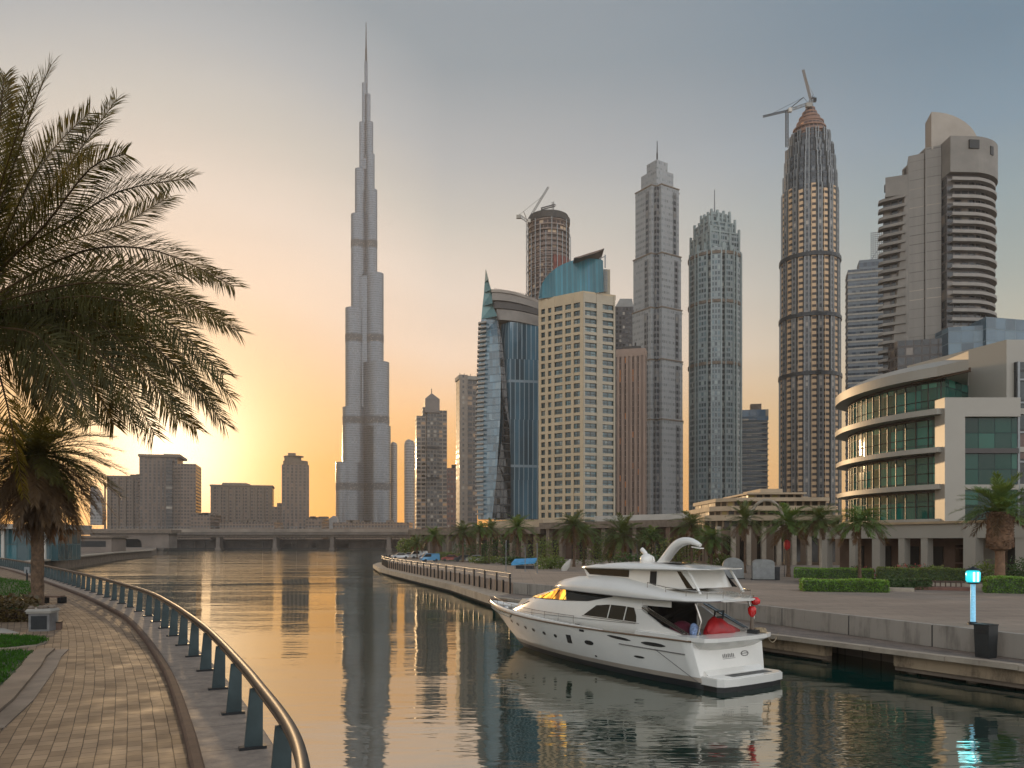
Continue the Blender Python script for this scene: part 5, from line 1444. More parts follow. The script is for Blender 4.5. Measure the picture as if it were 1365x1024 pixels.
bt.build('frond_stubs', M['trunk'], big)

# second palm: drooping dense skirt
p2 = thing('palm_tree', 'shaggy drooping date palm on a dark trunk beside the promenade at left', 'palm tree', (gx(50, 39), 39, PRZ), 0, 'palm trees')
H2 = gz(606, 39) - PRZ
trunk_mb(H2, 0.29, 0.25, rng, 1.15).build('trunk', M['trunk'], p2)
cm = crown(rng, 3.9, 150, 0.95, 58, 0.038, 60, -66, 0.5, dry=0.5, lift=H2)
cm.build('crown', [M['frond'], M['frond_dry']], p2)

# the palms on the quay: three crowns, copied
protos = []
def quay_palm(label, x, y, base, H, scale, kind):
    r_ = random.Random(kind * 7 + 1)
    t = thing('palm_tree', label, 'palm tree', (x, y, base), (x * 1.7) % 6.28, 'palm trees')
    return t, r_
PALMS = [ # px, py crown centre, depth, crown radius, label
    (556, 722, 205, 2.9, 'small palm nearest the green bush at the far end of the quay'),
    (578, 712, 190, 3.4, 'brownish palm second from the far left end of the quay row'),
    (617, 706, 170, 3.6, 'drooping palm above the parked red pickup on the quay'),
    (640, 703, 178, 3.4, 'palm close behind the drooping one left of the glass tower foot'),
    (655, 703, 190, 3.2, 'slim palm under the foot of the dark glass fold'),
    (690, 700, 155, 3.9, 'bushy palm in front of the blue glass tower foot'),
    (765, 697, 140, 4.2, 'tall dark palm in front of the beige hotel base'),
    (778, 707, 150, 3.6, 'lower palm leaning beside the dark hotel palm'),
    (830, 708, 128, 4.4, 'spreading palm at the right foot of the beige hotel'),
    (868, 712, 150, 3.0, 'little palm behind the radar mast of the yacht'),
    (922, 696, 135, 4.0, 'broad dark palm behind the yacht mast and left of the terraces'),
    (948, 714, 118, 3.4, 'short palm with pale fronds behind the grey cabinets'),
    (993, 690, 112, 3.0, 'thin upright palm left of the terrace arch'),
    (1051, 692, 100, 3.8, 'palm with a red lantern beside its trunk in front of the terraces'),
    (1094, 688, 92, 2.9, 'small palm on a pale thin trunk at the podium corner'),
    (1146, 690, 84, 3.2, 'bushy low palm before the left columns of the curved offices'),
    (1333, 676, 72, 3.7, 'stout palm with a shaggy ringed trunk at the right edge'),
]
crowns = []
for k in range(4):
    r_ = random.Random(50 + k)
    c = crown(r_, 1.0, 42 + 3 * k, 0.29, 30, 0.021, 80 - 4 * k, -34 + 6 * k, 0.5 + 0.08 * k, dry=0.16)
    o = c.build('crown', [M['frond_green'] if k % 2 else M['frond_olive'], M['frond_dry']]); crowns.append(o)
tr_ = [trunk_mb(1.0, 1.0, 0.8, random.Random(k), 1.3) for k in range(2)]
used_c = set()
for i, (px, py, Yp, Rp, lab) in enumerate(PALMS):
    base = PZ if px < 1060 else PZ + 0.45
    H = gz(py, Yp) - base - Rp * 0.12
    t = thing('palm_tree', lab, 'palm tree', (gx(px, Yp), Yp, base), (px * 1.7) % 6.28, 'palm trees')
    k = i % 4 if px != 1333 else 3
    if px == 1333: c = crown(random.Random(91), 1.0, 46, 0.3, 34, 0.02, 84, -2, 0.55, dry=0.12).build('crown', [M['frond_green'], M['frond_dry']])
    elif k in used_c: c = crowns[k].copy(); COL.objects.link(c)
    else: c = crowns[k]; used_c.add(k)
    c.parent = t; c.location = (0, 0, H); c.scale = (Rp, Rp, Rp * (1.1 if px in (993, 1333) else 0.95))
    if px == 1333:
        trb = MB(); rgs = []; r_ = random.Random(3)
        pf = [(0.44, 0), (0.38, H * .42), (0.42, H * 0.47), (0.88, H * 0.5), (1.08, H * 0.64), (1.02, H * .86), (0.7, H)]
        trb.lathe((0, 0, 0), pf, 14, 0, False)
        for j in range(340):
            a = r_.random() * 6.28; z = r_.uniform(H * .5, H * .98); r = 0.98
            p = Vector((r * math.cos(a), r * math.sin(a), z)); trb.beam(p, p + Vector((math.cos(a) * .14, math.sin(a) * .14, 0.16)), 0.13, 0.05)
        trb.build('trunk', [plain('ringed_bark', (116, 88, 66), 0.9, noise=0.3, scale=3, bump=0.5)], t)
    else:
        trunk_mb(H + 0.1, 0.24 if Rp > 3.3 else 0.17, 0.19 if Rp > 3.3 else 0.13, random.Random(i)).build('trunk', M['trunk'] if px != 1094 else M['stone'], t)

# ------------------------------------------------------------------ hedges, shrubs, planters
def leafy_box(name, label, cat, P0, P1, width, z0, h, mat, n, parent=None, leafL=0.16):
    """clipped hedge: dark core and leaf faces all over it"""
    P0 = Vector(P0); P1 = Vector(P1); d_ = P1 - P0; L = d_.length; t2 = d_.normalized(); n2 = Vector((-t2.y, t2.x))
    mid = (P0 + P1) / 2
    o = thing(name, label, cat, (mid.x, mid.y, z0), math.atan2(t2.y, t2.x), None)
    MB().prism(rect(L - 0.1, width - 0.14), 0, h - 0.08).build('stems', M['soil'] if False else M['hedge_dark'], o)
    r_ = random.Random(len(label)); mb = MB()
    for _ in range(n):
        u = r_.random(); face = r_.random()
        x = r_.uniform(-L / 2, L / 2); hh = h * (1 + 0.05 * math.sin(x * 1.3) + r_.uniform(-0.05, 0.07))
        if face < 0.5: p = Vector((x, r_.uniform(-width / 2, width / 2), hh)); nn = Vector((0, 0, 1))
        elif face < 0.9: p = Vector((x, -width / 2 + r_.uniform(-.06, .06), r_.uniform(0, hh))); nn = Vector((0, -1, 0.2))
        else:
            s_ = r_.choice((-1, 1)); p = Vector((s_ * L / 2, r_.uniform(-width / 2, width / 2), r_.uniform(0, hh))); nn = Vector((s_, 0, .2))
        dd = (nn + Vector((r_.uniform(-1, 1), r_.uniform(-1, 1), r_.uniform(-.6, 1)))).normalized()
        leaf(mb, p, dd, Vector((r_.uniform(-1, 1), r_.uniform(-1, 1), r_.uniform(-1, 1))), leafL * r_.uniform(.6, 1.3), leafL * 0.6)
    mb.build('foliage', mat, o)
    return o
def bush(name, label, cat, c, rx, ry, h, mat, n, leafL=0.2, blobs=5, extra=None, group=None):
    o = thing(name, label, cat, c, 0, group); r_ = random.Random(int(abs(c[0]) * 13 + h * 7)); mb = MB()
    B = [(Vector((r_.uniform(-.55, .55) * rx, r_.uniform(-.55, .55) * ry, h * r_.uniform(.35, .62))), r_.uniform(.4, .6)) for _ in range(blobs)]
    for _ in range(n):
        cc, s_ = r_.choice(B); v = Vector((r_.gauss(0, 1), r_.gauss(0, 1), r_.gauss(0, 1))).normalized()
        rad = s_ * r_.uniform(0.7, 1.05)
        p = cc + Vector((v.x * rx * rad, v.y * ry * rad, v.z * h * rad * 0.8)); p.z = max(p.z, 0.03)
        dd = (v + Vector((r_.uniform(-1, 1), r_.uniform(-1, 1), r_.uniform(-.5, 1)))).normalized()
        leaf(mb, p, dd, Vector((r_.uniform(-1, 1), r_.uniform(-1, 1), .3)), leafL * r_.uniform(.6, 1.4), leafL * .55, 1 if extra and r_.random() < 0.35 else 0)
    mb.build('foliage', [mat] + ([extra] if extra else []), o)
    st = MB()
    for b, s_ in B: st.tube([(0, 0, 0), (b.x * .5, b.y * .5, b.z * .6), tuple(b)], [0.05, .035, .02], 5)
    st.build('stems', M['trunk'], o)
    return o
def planter(label, P0, P1, width, z0, h):
    P0 = Vector(P0); P1 = Vector(P1); mid = (P0 + P1) / 2; d_ = P1 - P0; L = d_.length
    o = thing('planter', label, 'planter', (mid.x, mid.y, z0), math.atan2(d_.y, d_.x))
    MB().prism(rect(L, width), 0, h).build('kerb', M['stone'], o)
    MB().prism(rect(L - .4, width - .4), h, h + 0.04).build('soil', M['soil'], o)
    return o
def gp(px, py, z=PZ): Y = (CAM_Z - z) * FPX / (py - 722); return (gx(px, Y), Y)
# raised beds in front of the offices
planter('long low stone planter bed holding the clipped hedges in front of the offices', (31.5, 87), (47, 80), 9.0, PZ, 0.4)
planter('stone planter bed at the right edge under the stout palm', (45.5, 73), (56, 68.5), 6, PZ, 0.38)
leafy_box('hedge', 'long bright clipped hedge in the upper row left of the pale join', 'hedge', (31.2, 88.5), (38.4, 85.5), 1.6, PZ + .4, 1.0, M['hedge'], 2600)
leafy_box('hedge', 'taller yellow green clipped hedge in the upper row left of the lantern', 'hedge', (38.5, 84.6), (46.6, 81.2), 1.7, PZ + .4, 1.15, M['bush'], 3000)
leafy_box('hedge', 'low hedge in the front row at the left corner of the planting', 'hedge', (25.8, 71.6), (32.6, 69.9), 1.9, PZ, .95, M['hedge'], 3400)
leafy_box('hedge', 'low dark hedge in the front row between the two kerbs', 'hedge', (33.9, 74.6), (38.2, 73.4), 1.4, PZ, 0.85, M['hedge_dark'], 1700)
leafy_box('hedge', 'bright hedge at the right edge in front of the stout palm', 'hedge', (40.9, 69.4), (50, 65.8), 1.9, PZ, 1.25, M['hedge'], 3800)
leafy_box('hedge', 'upper hedge behind the stout palm at the right edge', 'hedge', (47.2, 78), (56, 74), 1.6, PZ + .3, 1.1, M['hedge_dark'], 2000)
for i, (px, Yp, rx, h_, lab, mt, ex) in enumerate((
    (1150, 90, 1.8, 1.5, 'pink flowering shrub behind the long bright hedge at its left', M['hedge_dark'], M['flower']),
    (1182, 88, 1.6, 1.5, 'pink flowering shrub beside the middle column of the podium', M['hedge_dark'], M['flower']),
    (1215, 87, 2.2, 1.9, 'widest pink flowering shrub left of the large podium column', M['hedge_dark'], M['flower']),
    (1255, 86, 1.4, 1.7, 'green spiky shrub right of the large podium column', M['bush'], None),
    (1312, 80, 1.8, 2.4, 'rounded yellow green shrub left of the stout palm trunk', M['bush'], None),
    (1358, 76, 2.0, 2.9, 'dark leafy bush at the right edge beside the stout palm', M['hedge_dark'], None))):
    bush('flowering_shrub' if ex else 'shrub', lab, 'shrub', (gx(px, Yp), Yp, PZ + .1), rx, rx, h_, mt, 900, 0.2, 6, ex)
bush('bush', 'bright green bush where the bridge meets the quay point', 'bush', (gx(548, 235), 235, PZ), 4.0, 4.0, 5.4, M['bush'], 1200, 0.6, 6)
for i, (px, py, Yp, rx, h_, lab) in enumerate((
    (735, 741, 128, 2.6, 2.0, 'dark leafy bush right of the blue awning stall'),
    (690, 742, 150, 3.6, 1.5, 'low green bush line below the bushy palm'),
    (650, 742, 160, 5.0, 1.5, 'flat green bushes beside the three white poles'),
    (850, 738, 110, 3.2, 3.0, 'bright bush behind the yacht roof left of the mast'),
    (795, 735, 150, 4.5, 5.5, 'tall dark climbing bush against the podium wall'),
    (868, 728, 150, 4.0, 7.0, 'tall dark bush beside the little palm'),
    (600, 738, 185, 4.0, 2.2, 'low dark bush behind the parked vehicles'),
    (672, 728, 178, 5.0, 6.0, 'big rounded bush against the colonnade left of the bushy palm'),
    (722, 730, 166, 4.5, 5.6, 'rounded bush in the shade left of the tall hotel palm'),
    (812, 728, 150, 3.6, 6.4, 'tall bush behind the spreading palm'),
    (902, 730, 138, 4.2, 5.0, 'wide bush between the mast and the broad dark palm'),
    (628, 733, 186, 5.0, 4.6, 'green bush behind the drooping palm trunk'),
    (960, 735, 122, 2.2, 2.6, 'small bush left of the round topped cabinet'))):
    bush('bush', lab, 'bush', (gx(px, Yp), Yp, PZ), rx, 1.6, h_, M['hedge_dark'] if i % 2 else M['bush'], 900, 0.35, 6)
for i, (px0, px1, Yp) in enumerate(((1166, 1215, 71.5), (1222, 1290, 73.0))):
    t = thing('stone_kerb', 'long pale stone kerb in front of the dark front hedge' if i == 0 else 'reddish kerb block left of the turquoise lantern', 'kerb', (gx((px0 + px1) / 2, Yp), Yp, PZ), R(-22))
    MB().prism(rect((px1 - px0) / FPX * Yp, 1.6), 0, 0.28).build('block', M['stone'] if i == 0 else plain('reddish_stone', (112, 78, 66), 0.8, noise=0.2, scale=1), t)
    mb = MB(); 
    for k in range(9): mb.prism(rect(0.1, 0.1, -1.8 + k * .42, 0.3), 0.28, 0.75)
    mb.prism(rect(3.8, 0.08, -.1, .3), 0.75, 0.82)
    if i == 1: mb.build('low_rail', M['curb'], t)

# ------------------------------------------------------------------ left lawn and beds
def ground_patch(name, P, z, h, mat_side, mat_top, blades=None, n=0, side_n=0):
    o = MB().prism(P, z, z + h, 0, 1).build(name, [mat_side, mat_top]); return o
def tri_area_pts(P, n, r_):
    xs = [p[0] for p in P]; ys = [p[1] for p in P]; out = []
    def inside(x, y):
        c = False; j = len(P) - 1
        for i in range(len(P)):
            if (P[i][1] > y) != (P[j][1] > y) and x < (P[j][0] - P[i][0]) * (y - P[i][1]) / (P[j][1] - P[i][1]) + P[i][0]: c = not c
            j = i
        return c
    while len(out) < n:
        x = r_.uniform(min(xs), max(xs)); y = r_.uniform(min(ys), max(ys))
        if inside(x, y): out.append((x, y))
    return out
M['kerb_grey'] = plain('worn_kerb', (116, 104, 92), 0.85, noise=0.2, scale=1.2, bump=0.3)
GRASS_BASE = plain('lawn_soil', (50, 62, 28), 0.9, noise=0.3, scale=2)
def grass(P, z, n, hgt, mat, kind_name='lawn'):
    r_ = random.Random(n); mb = MB()
    for x, y in tri_area_pts(P, n, r_):
        for _ in range(3):
            d_ = Vector((r_.uniform(-.7, .7), r_.uniform(-.7, .7), 1)).normalized(); h = hgt * r_.uniform(.6, 1.3); s_ = Vector((r_.uniform(-1, 1), r_.uniform(-1, 1), 0)) * 0.022
            p = Vector((x + r_.uniform(-.1, .1), y + r_.uniform(-.1, .1), z)); mb.add([p - s_, p + s_, p + d_ * h], [(0, 1, 2)])
    o = mb.build(kind_name, mat); o['kind'] = 'stuff'; return o
BED = [(-21.3, 36.2), (-26.7, 45), (-31.6, 53), (-36.6, 61), (-44.5, 69), (-64, 66), (-56, 44), (-40, 34.8)]
bd = MB().prism(BED, PRZ - .2, PRZ + 0.55, 0, 1).build('lawn_bed', [M['soil'], GRASS_BASE]); setting(bd)
grass(BED, PRZ + .55, 12000, 0.16, M['grass_blade'])
FB = [(-21.3, 36.1), (-40, 34.7), (-44, 38.5), (-30, 41), (-23.8, 40.4)]
r_ = random.Random(77); mb = MB()
for x, y in tri_area_pts(FB, 4200, r_):
    hh = PRZ + 0.5 + 0.4 * r_.random()
    leaf(mb, Vector((x, y, hh)), Vector((r_.uniform(-1, 1), r_.uniform(-1, 1), r_.uniform(0, 1))).normalized(), Vector((r_.uniform(-1, 1), r_.uniform(-1, 1), .5)), 0.26, .14)
for _ in range(2600):
    f = r_.random(); x = -21.2 + (-40 + 21.2) * f; y = 36.0 - 1.3 * f; z = PRZ + r_.random() * .85
    leaf(mb, Vector((x, y - 0.05, z)), Vector((r_.uniform(-1, 1), -1, r_.uniform(-.4, .6))).normalized(), Vector((r_.uniform(-1, 1), r_.uniform(-1, 1), .5)), 0.2, .12)
o = mb.build('ground_cover', M['cover']); o['kind'] = 'stuff'
PA = [(-17.4, 29.8), (-16.6, 28.7), (-16.4, 27.7), (-16.9, 26.9), (-19, 26.4), (-24, 26.0), (-26, 31.6), (-18.6, 30.4)]
PB = [(-15.6, 26.2), (-14.9, 24.6), (-13.9, 22.6), (-12.8, 20.2), (-11.7, 17.8), (-13, 15.4), (-24, 16), (-24.5, 25.2), (-17, 26.1)]
for P in (PA, PB):
    setting(MB().prism(P[::-1], PRZ - .1, PRZ + 0.05, 0, 1).build('lawn_bed', [M['stone'], GRASS_BASE]))
    grass(P, PRZ + .05, 9000 if P is PB else 4500, 0.1, M['grass_blade'])
# pale kerb along the lower lawn
kb = [(-15.6, 26.3), (-14.9, 24.6), (-13.9, 22.6), (-12.8, 20.2), (-11.7, 17.8), (-10.7, 15.2)][::-1]
A = kb; B = inset(kb, 0.95)
setting(MB().prism([(a[0] + .0, a[1]) for a in inset(kb, 0.05)] + inset(kb, 0.55)[::-1], PRZ - .1, PRZ + 0.09).build('lawn_kerb', M['stone_dark']))
setting(MB().prism(inset(kb, 0.56) + inset(kb, 0.95)[::-1], PRZ - .1, PRZ + 0.03).build('lawn_kerb', M['kerb_grey']))
setting(MB().prism([(-21, 33.2), (-19.4, 31.6), (-40, 31.2), (-40, 33.6)][::-1], PRZ - .05, PRZ + .012).build('side_path', M['concrete']))

# grey stone bin, little box, bench
t = thing('stone_pedestal', 'grey stone pedestal with a rough cap at the foot of the drooping palm', 'pedestal', (gx(57, 32.5), 32.5, PRZ), R(8))
MB().prism(rect(0.78, 0.7), 0, 0.72).build('body', plain('grey_granite', (104, 102, 100), 0.6, noise=0.2, scale=3), t)
MB().prism(rect(0.92, 0.84), .72, 0.8).prism(rect(1.0, 0.9), .8, 0.9, top=rect(0.86, 0.8)).build('cap', M['concrete'], t)
MB().box(-.3, .3, -0.36, -0.345, 0.08, 0.62).build('door', M['dark_metal'], t)
r_ = random.Random(2); mb = MB()
for i in range(12): mb.lathe((r_.uniform(-.35, .35), r_.uniform(-.3, .3), .9), [(0.11, 0), (0.12, .05), (.05, .12)], 7, 0, False)
mb.build('stones', M['stone_dark'], t)
t = thing('box', 'small dark box with a tilted lid beside the grey stone pedestal', 'box', (gx(72, 33), 33, PRZ), R(20))
MB().prism(rect(0.55, 0.45), 0, 0.28).build('body', M['brown_wall'], t); MB().prism(rect(0.6, 0.5), 0.285, .32).build('lid', M['dark_metal'], t)
MB().prism(rect(0.4, 0.34, -.15, .5), 0, 0.75).build('post', M['concrete'], t)
t = thing('bench', 'low dark bench on the promenade behind the drooping palm', 'bench', (gx(71, 47), 47, PRZ), R(-6))
MB().prism(rect(1.15, .5), 0.34, 0.44).build('seat', M['brown_wall'], t)
for x in (-.45, .45): MB().prism(rect(0.1, .44, x, 0), 0, 0.34).build('leg', M['dark_metal'], t)
MB().prism(rect(0.14, .5, .6, 0), 0.0, 0.36).build('armrest', M['dark_metal'], t)
t = thing('signpost', 'thin dark post standing on the walk left of the palm trunk', 'post', (gx(36, 66), 66, PRZ))
MB().tube([(0, 0, 0), (0, 0, 1.3)], 0.07, 6).build('pole', M['dark_metal'], t); MB().prism(rect(.45, .08), 1.0, 1.5).build('plate', M['grey_metal'], t)

# ------------------------------------------------------------------ small things on the quay
t = thing('lamp_post', 'turquoise lit lantern on a pale blue post above the quay wall', 'lamp', (gx(1297, 42.5), 42.5, PZ))
gm, gt_, gb = new_mat('turquoise_lit_glass')
gb.inputs['Base Color'].default_value = lin(60, 170, 180); gb.inputs['Emission Color'].default_value = lin(40, 205, 215); gb.inputs['Emission Strength'].default_value = 0.9; gb.inputs['Roughness'].default_value = .2
gm2, gt_, gb = new_mat('white_lit_glass')
gb.inputs['Emission Color'].default_value = lin(225, 250, 250); gb.inputs['Emission Strength'].default_value = 1.0
pm, gt_, gb = new_mat('pale_blue_lit_post')
gb.inputs['Base Color'].default_value = lin(130, 180, 205); gb.inputs['Emission Color'].default_value = lin(120, 190, 220); gb.inputs['Roughness'].default_value = .35
tt = NT(pm.node_tree); tt.put(gb.inputs['Emission Strength'], tt.m('MULTIPLY', tt.noise(tt.node('ShaderNodeTexCoord').outputs['Object'], 14, 3), 0.75))
zt = gz(777, 42.5) - PZ; zl = gz(760, 42.5) - PZ
MB().lathe((0, 0, 0), [(0.2, 0), (0.2, .05), (.13, .07), (0.125, zt)], 12).build('post', pm, t)
MB().lathe((0, 0, zt), [(0.14, 0), (0.3, 0.04), (0.35, .14), (0.36, zl - zt - .14), (0.3, zl - zt - .04), (.12, zl - zt)], 16).build('lantern', gm, t)
for a in (-112, -82): MB().beam((0.365 * math.cos(R(a)), 0.365 * math.sin(R(a)), zt + .08), (0.365 * math.cos(R(a)), 0.365 * math.sin(R(a)), zl - .1), 0.1, 0.03).build('light_strip', gm2, t)
MB().lathe((0, 0, zl), [(.4, 0), (.36, .06), (.1, .13), (.03, .2)], 16).build('cap', M['dark_metal'], t)
MB().lathe((0, 0, zt - .07), [(.16, 0), (.36, .05), (.38, .09), (.3, .1)], 16).build('collar', M['dark_metal'], t)
MB().lathe((0, 0, 0), [(.26, 0), (.26, .1), (.16, .16)], 12).build('foot', M['dark_metal'], t)
pl_ = bpy.data.lights.new('lantern_light', 'POINT'); pl_.energy = 16; pl_.color = (0.3, 0.9, 1.0); pl_.shadow_soft_size = 0.4
lo_ = bpy.data.objects.new('lantern_light', pl_); COL.objects.link(lo_); lo_.parent = t; lo_.location = (-.7, -.7, (zt + zl) / 2)
t = thing('bin', 'tall black waste bin standing on the dock at right', 'bin', (gx(1321, 37), 37.4, 1.2), R(-62))
MB().prism(rect(.62, .62), 0.0, 0.06).prism(rect(.64, .64), .06, 1.5, top=rect(.72, .72)).build('body', plain('black_bin_plastic', (30, 33, 34), 0.45, noise=.2, scale=3), t)
MB().prism(rect(.76, .76), 1.5, 1.56).build('rim', M['dark_metal'], t)
MB().box(-.25, .25, -0.372, -0.352, 1.12, 1.32).build('slot', M['dark'], t)
for i, (px, Yp, w_, h_, lab) in enumerate(((977, 95, 2.4, 2.5, 'round topped grey metal cabinet behind the yacht, left of the pair'), (1017, 92, 2.4, 2.35, 'squarer grey metal cabinet right of the pair behind the yacht'))):
    t = thing('utility_cabinet', lab, 'cabinet', (gx(px, Yp), Yp, PZ), R(-12), 'grey cabinets on the quay')
    n = 12; A = [(-w_ / 2, 0), (w_ / 2, 0)] + [(w_ / 2 * math.copysign(abs(math.cos(math.pi * k / n)) ** (0.9 if i == 0 else .45), math.cos(math.pi * k / n)), h_ - (0.95 if i == 0 else .5) + (0.95 if i == 0 else .5) * math.sin(math.pi * k / n)) for k in range(n + 1)]
    n = len(A); mb = MB(); mb.add([(x, -.8, z) for x, z in A] + [(x, .8, z) for x, z in A], [tuple(range(n)), tuple(range(2 * n - 1, n - 1, -1))] + [(k, n + k, n + (k + 1) % n, (k + 1) % n) for k in range(n)])
    mb.build('body', plain('galvanised_sheet', (124, 126, 124), 0.45, 0.4, noise=.15, scale=2) if i == 0 else bpy.data.materials['galvanised_sheet'], t)
    MB().box(-w_ / 2 + .2, w_ / 2 - .2, -.83, -.805, .25, h_ - 1.0).build('door', M['grey_metal'], t)
    MB().prism(rect(w_ + .2, 1.8), 0, 0.12).build('plinth', M['dark'], t)
    if i: MB().box(w_ / 2 + .05, w_ / 2 + .6, -.5, .5, 0, 1.5).build('side_box', M['dark_metal'], t)
# parked vehicles near the point
def car(label, px, Yp, col, rz, kind='car', s=1.0):
    t = thing('parked_car', label, kind, (gx(px, Yp), Yp, PZ), R(rz), 'vehicles parked on the quay point')
    paint = plain('car_paint_%d_%d_%d' % col, col, 0.3, 0.1, noise=0.05, coat=0.5)
    prof = [(-2.15, .35), (-2.15, .8), (-1.95, .95), (-1.2, 1.0), (-.55, 1.48), (.9, 1.5), (1.6, 1.05), (2.1, .95), (2.2, .5), (2.2, .35)]
    if kind == 'van': prof = [(-2.3, .35), (-2.3, .9), (-1.9, 1.15), (-1.3, 1.95), (2.2, 2.0), (2.3, 1.8), (2.3, .35)]
    n = len(prof); w_ = 0.88
    ring = lambda y, k: [(x * (1 if z < 1.02 else .985), y * (1 if z < 1.02 else k), z) for x, z in prof]
    mb = MB(); mb.loft([ring(-w_, .82), ring(-w_ * .6, 1), ring(w_ * .6, 1), ring(w_, .82)], 0, False); mb.build('body', paint, t)
    cw = [(-1.1, 1.02), (-.6, 1.42), (.85, 1.43), (1.4, 1.06)] if kind == 'car' else [(-1.75, 1.2), (-1.25, 1.85), (0.1, 1.88), (.1, 1.2)]
    for sgn in (-1, 1):
        yy = [sgn * (w_ + .012) * (1 if z < 1.2 and kind == 'van' else 0.86 + .14 * (1.5 - z) if kind == 'car' else .9) for x, z in cw]
        MB().add([(x, y + sgn * .06, z) for (x, z), y in zip(cw, yy)], [(0, 1, 2, 3)]).build('side_window', M['dark'], t)
        for x in (-1.35, 1.4):
            wh = MB(); 
            vs = [(x + .33 * math.cos(a), y_, .33 + .33 * math.sin(a)) for y_ in (sgn * .7, sgn * .92) for a in [2 * math.pi * k / 12 for k in range(12)]]
            wh.add(vs, [tuple(range(12)), tuple(range(23, 11, -1))] + [(k, (k + 1) % 12, 12 + (k + 1) % 12, 12 + k) for k in range(12)]); wh.build('wheel', M['tar'], t)
    x0, z0, x1, z1 = (-1.21, 1.02, -.58, 1.46) if kind == 'car' else (-1.88, 1.2, -1.33, 1.9)
    MB().add([(x0 - .03, -.7, z0), (x0 - .03, .7, z0), (x1 - .03, .62, z1), (x1 - .03, -.62, z1)], [(0, 1, 2, 3)]).build('windscreen', M['dark'], t)
    t.scale = (s, s, s); return t
car('white car parked at the tip of the quay point', 533, 205, (190, 190, 188), 20)
car('silver car parked behind the white one on the quay point', 546, 214, (150, 154, 158), 10)
car('white van between the silver and the blue vehicle', 558, 208, (186, 186, 184), 14, 'van')
car('dark blue car in the middle of the parked row', 570, 200, (70, 88, 112), 16)
car('light blue van nearest the sea wall of the point', 573, 176, (84, 140, 176), 24, 'van', 0.9)
car('reddish pickup car under the drooping quay palm', 601, 178, (142, 72, 62), 5)
car('dark grey car right of the reddish one', 618, 176, (60, 62, 64), 8)
car('pale grey car beside the white poles', 634, 172, (150, 150, 146), 8)
st = thing('market_stall', 'stall with a bright blue awning on the quay behind the sea wall', 'stall', (gx(700, 130), 130, PZ), R(-15))
for x in (-1.5, 1.5):
    for y in (-.8, .8): MB().tube([(x, y, 0), (x, y, 1.0 if y < 0 else 1.35)], .05, 5).build('leg', M['grey_metal'], st)
MB().add([(-2.0, -1.2, .95), (2.0, -1.1, 1.25), (1.8, 1.1, 1.75), (-2.0, 1.1, 1.55), (-2.0, -1.2, .55), (2.0, -1.1, .9), (1.8, 1.1, 1.4), (-2, 1.1, 1.1)], [(0, 1, 2, 3), (0, 4, 5, 1), (1, 5, 6, 2), (2, 6, 7, 3), (3, 7, 4, 0), (7, 6, 5, 4)]).build('awning', plain('blue_awning', (62, 138, 182), 0.6, noise=.15, scale=2), st)
MB().prism(rect(2.8, 1.2), 0, .5).build('counter', M['dark_metal'], st)
for i, (px, Yp, h_) in enumerate(((647, 160, 2.7), (652, 158, 3.2), (668, 152, 3.4), (674.5, 118, 4.6), (700, 118, 3.6), (716, 112, 4.2))):
    labs = ['short pole left of the two brown poles on the quay', 'first brown pole beside the flat green bushes', 'second brown pole right of the flat green bushes', 'tallest thin steel mast near the blue awning stall', 'steel pole in front of the blue awning stall', 'steel pole right of the blue awning stall']
    t = thing('pole', labs[i], 'pole', (gx(px, Yp), Yp, PZ), 0, 'poles along the quay')
    MB().tube([(0, 0, 0), (0, 0, h_)], .07, 6).lathe((0, 0, 0), [(.16, 0), (.16, .06), (.08, .08)], 8).build('shaft', M['curb'] if i < 3 else M['grey_metal'], t)
t = thing('lantern', 'red paper lantern hanging beside the palm in front of the terraces', 'lantern', (gx(1042, 101), 100, PZ))
MB().tube([(0, 0, 0), (0, 0, 4.6), (.35, 0, 4.7)], .04, 5).build('hanger', M['dark_metal'], t)
MB().lathe((0.35, 0, 3.3), [(.1, 0), (.36, .3), (.42, .7), (.36, 1.1), (.1, 1.35)], 12).build('shade', plain('red_paper', (170, 32, 30), .6, noise=.1), t)
# white boats' sail-like cover near hotel palm
t = thing('covered_dinghy', 'small pale covered dinghy standing on end behind the sea wall', 'boat', (gx(754, 120), 120, PZ))
MB().loft([[(.65 * r * math.cos(a) + ox * .7, .3 * r * math.sin(a), z * .75) for a in [2 * math.pi * k / 10 for k in range(10)]] for z, r, ox in ((0, .7, -.3), (.7, 1, 0), (1.5, .7, .4), (2.2, .25, .9), (2.4, .05, 1.0))]).build('cover', M['white_wall'], t)
# ------------------------------------------------------------------ motor yacht (x forward, y to port, z up from the waterline)
AX = Vector((-0.57, 0.82)).normalized()
yt = thing('yacht', 'white three deck motor yacht with a fly bridge moored along the quay', 'yacht', (10.8, 36.1, 0), math.atan2(AX.y, AX.x))
GEL = plain('white_gelcoat', (218, 214, 206), 0.2, noise=0.03, scale=0.5, coat=0.5)
GEL2 = plain('grey_white_deck', (176, 172, 162), 0.5, noise=0.06, scale=1.2)
BOOT = plain('black_antifouling', (18, 18, 20), 0.45, noise=.2, scale=1)
CHINE = plain('sandy_chine_stripe', (158, 146, 132), 0.35, noise=.08, scale=.6)
def dark_glass(name, col, rough=0.05):
    m, t, b = new_mat(name); b.inputs['Base Color'].default_value = lin(*col); b.inputs['Roughness'].default_value = rough; b.inputs['IOR'].default_value = 1.38
    co = t.node('ShaderNodeTexCoord').outputs['Object']
    c = lin(*col); t.put(b.inputs['Base Color'], t.ramp(t.noise(co, 0.9, 3), [(.35, tuple(x * .6 for x in c[:3]) + (1,)), (.7, tuple(x * 1.5 for x in c[:3]) + (1,))]))
    return m
YG = dark_glass('yacht_tinted_glass', (15, 14, 14))
YD = M['dark']
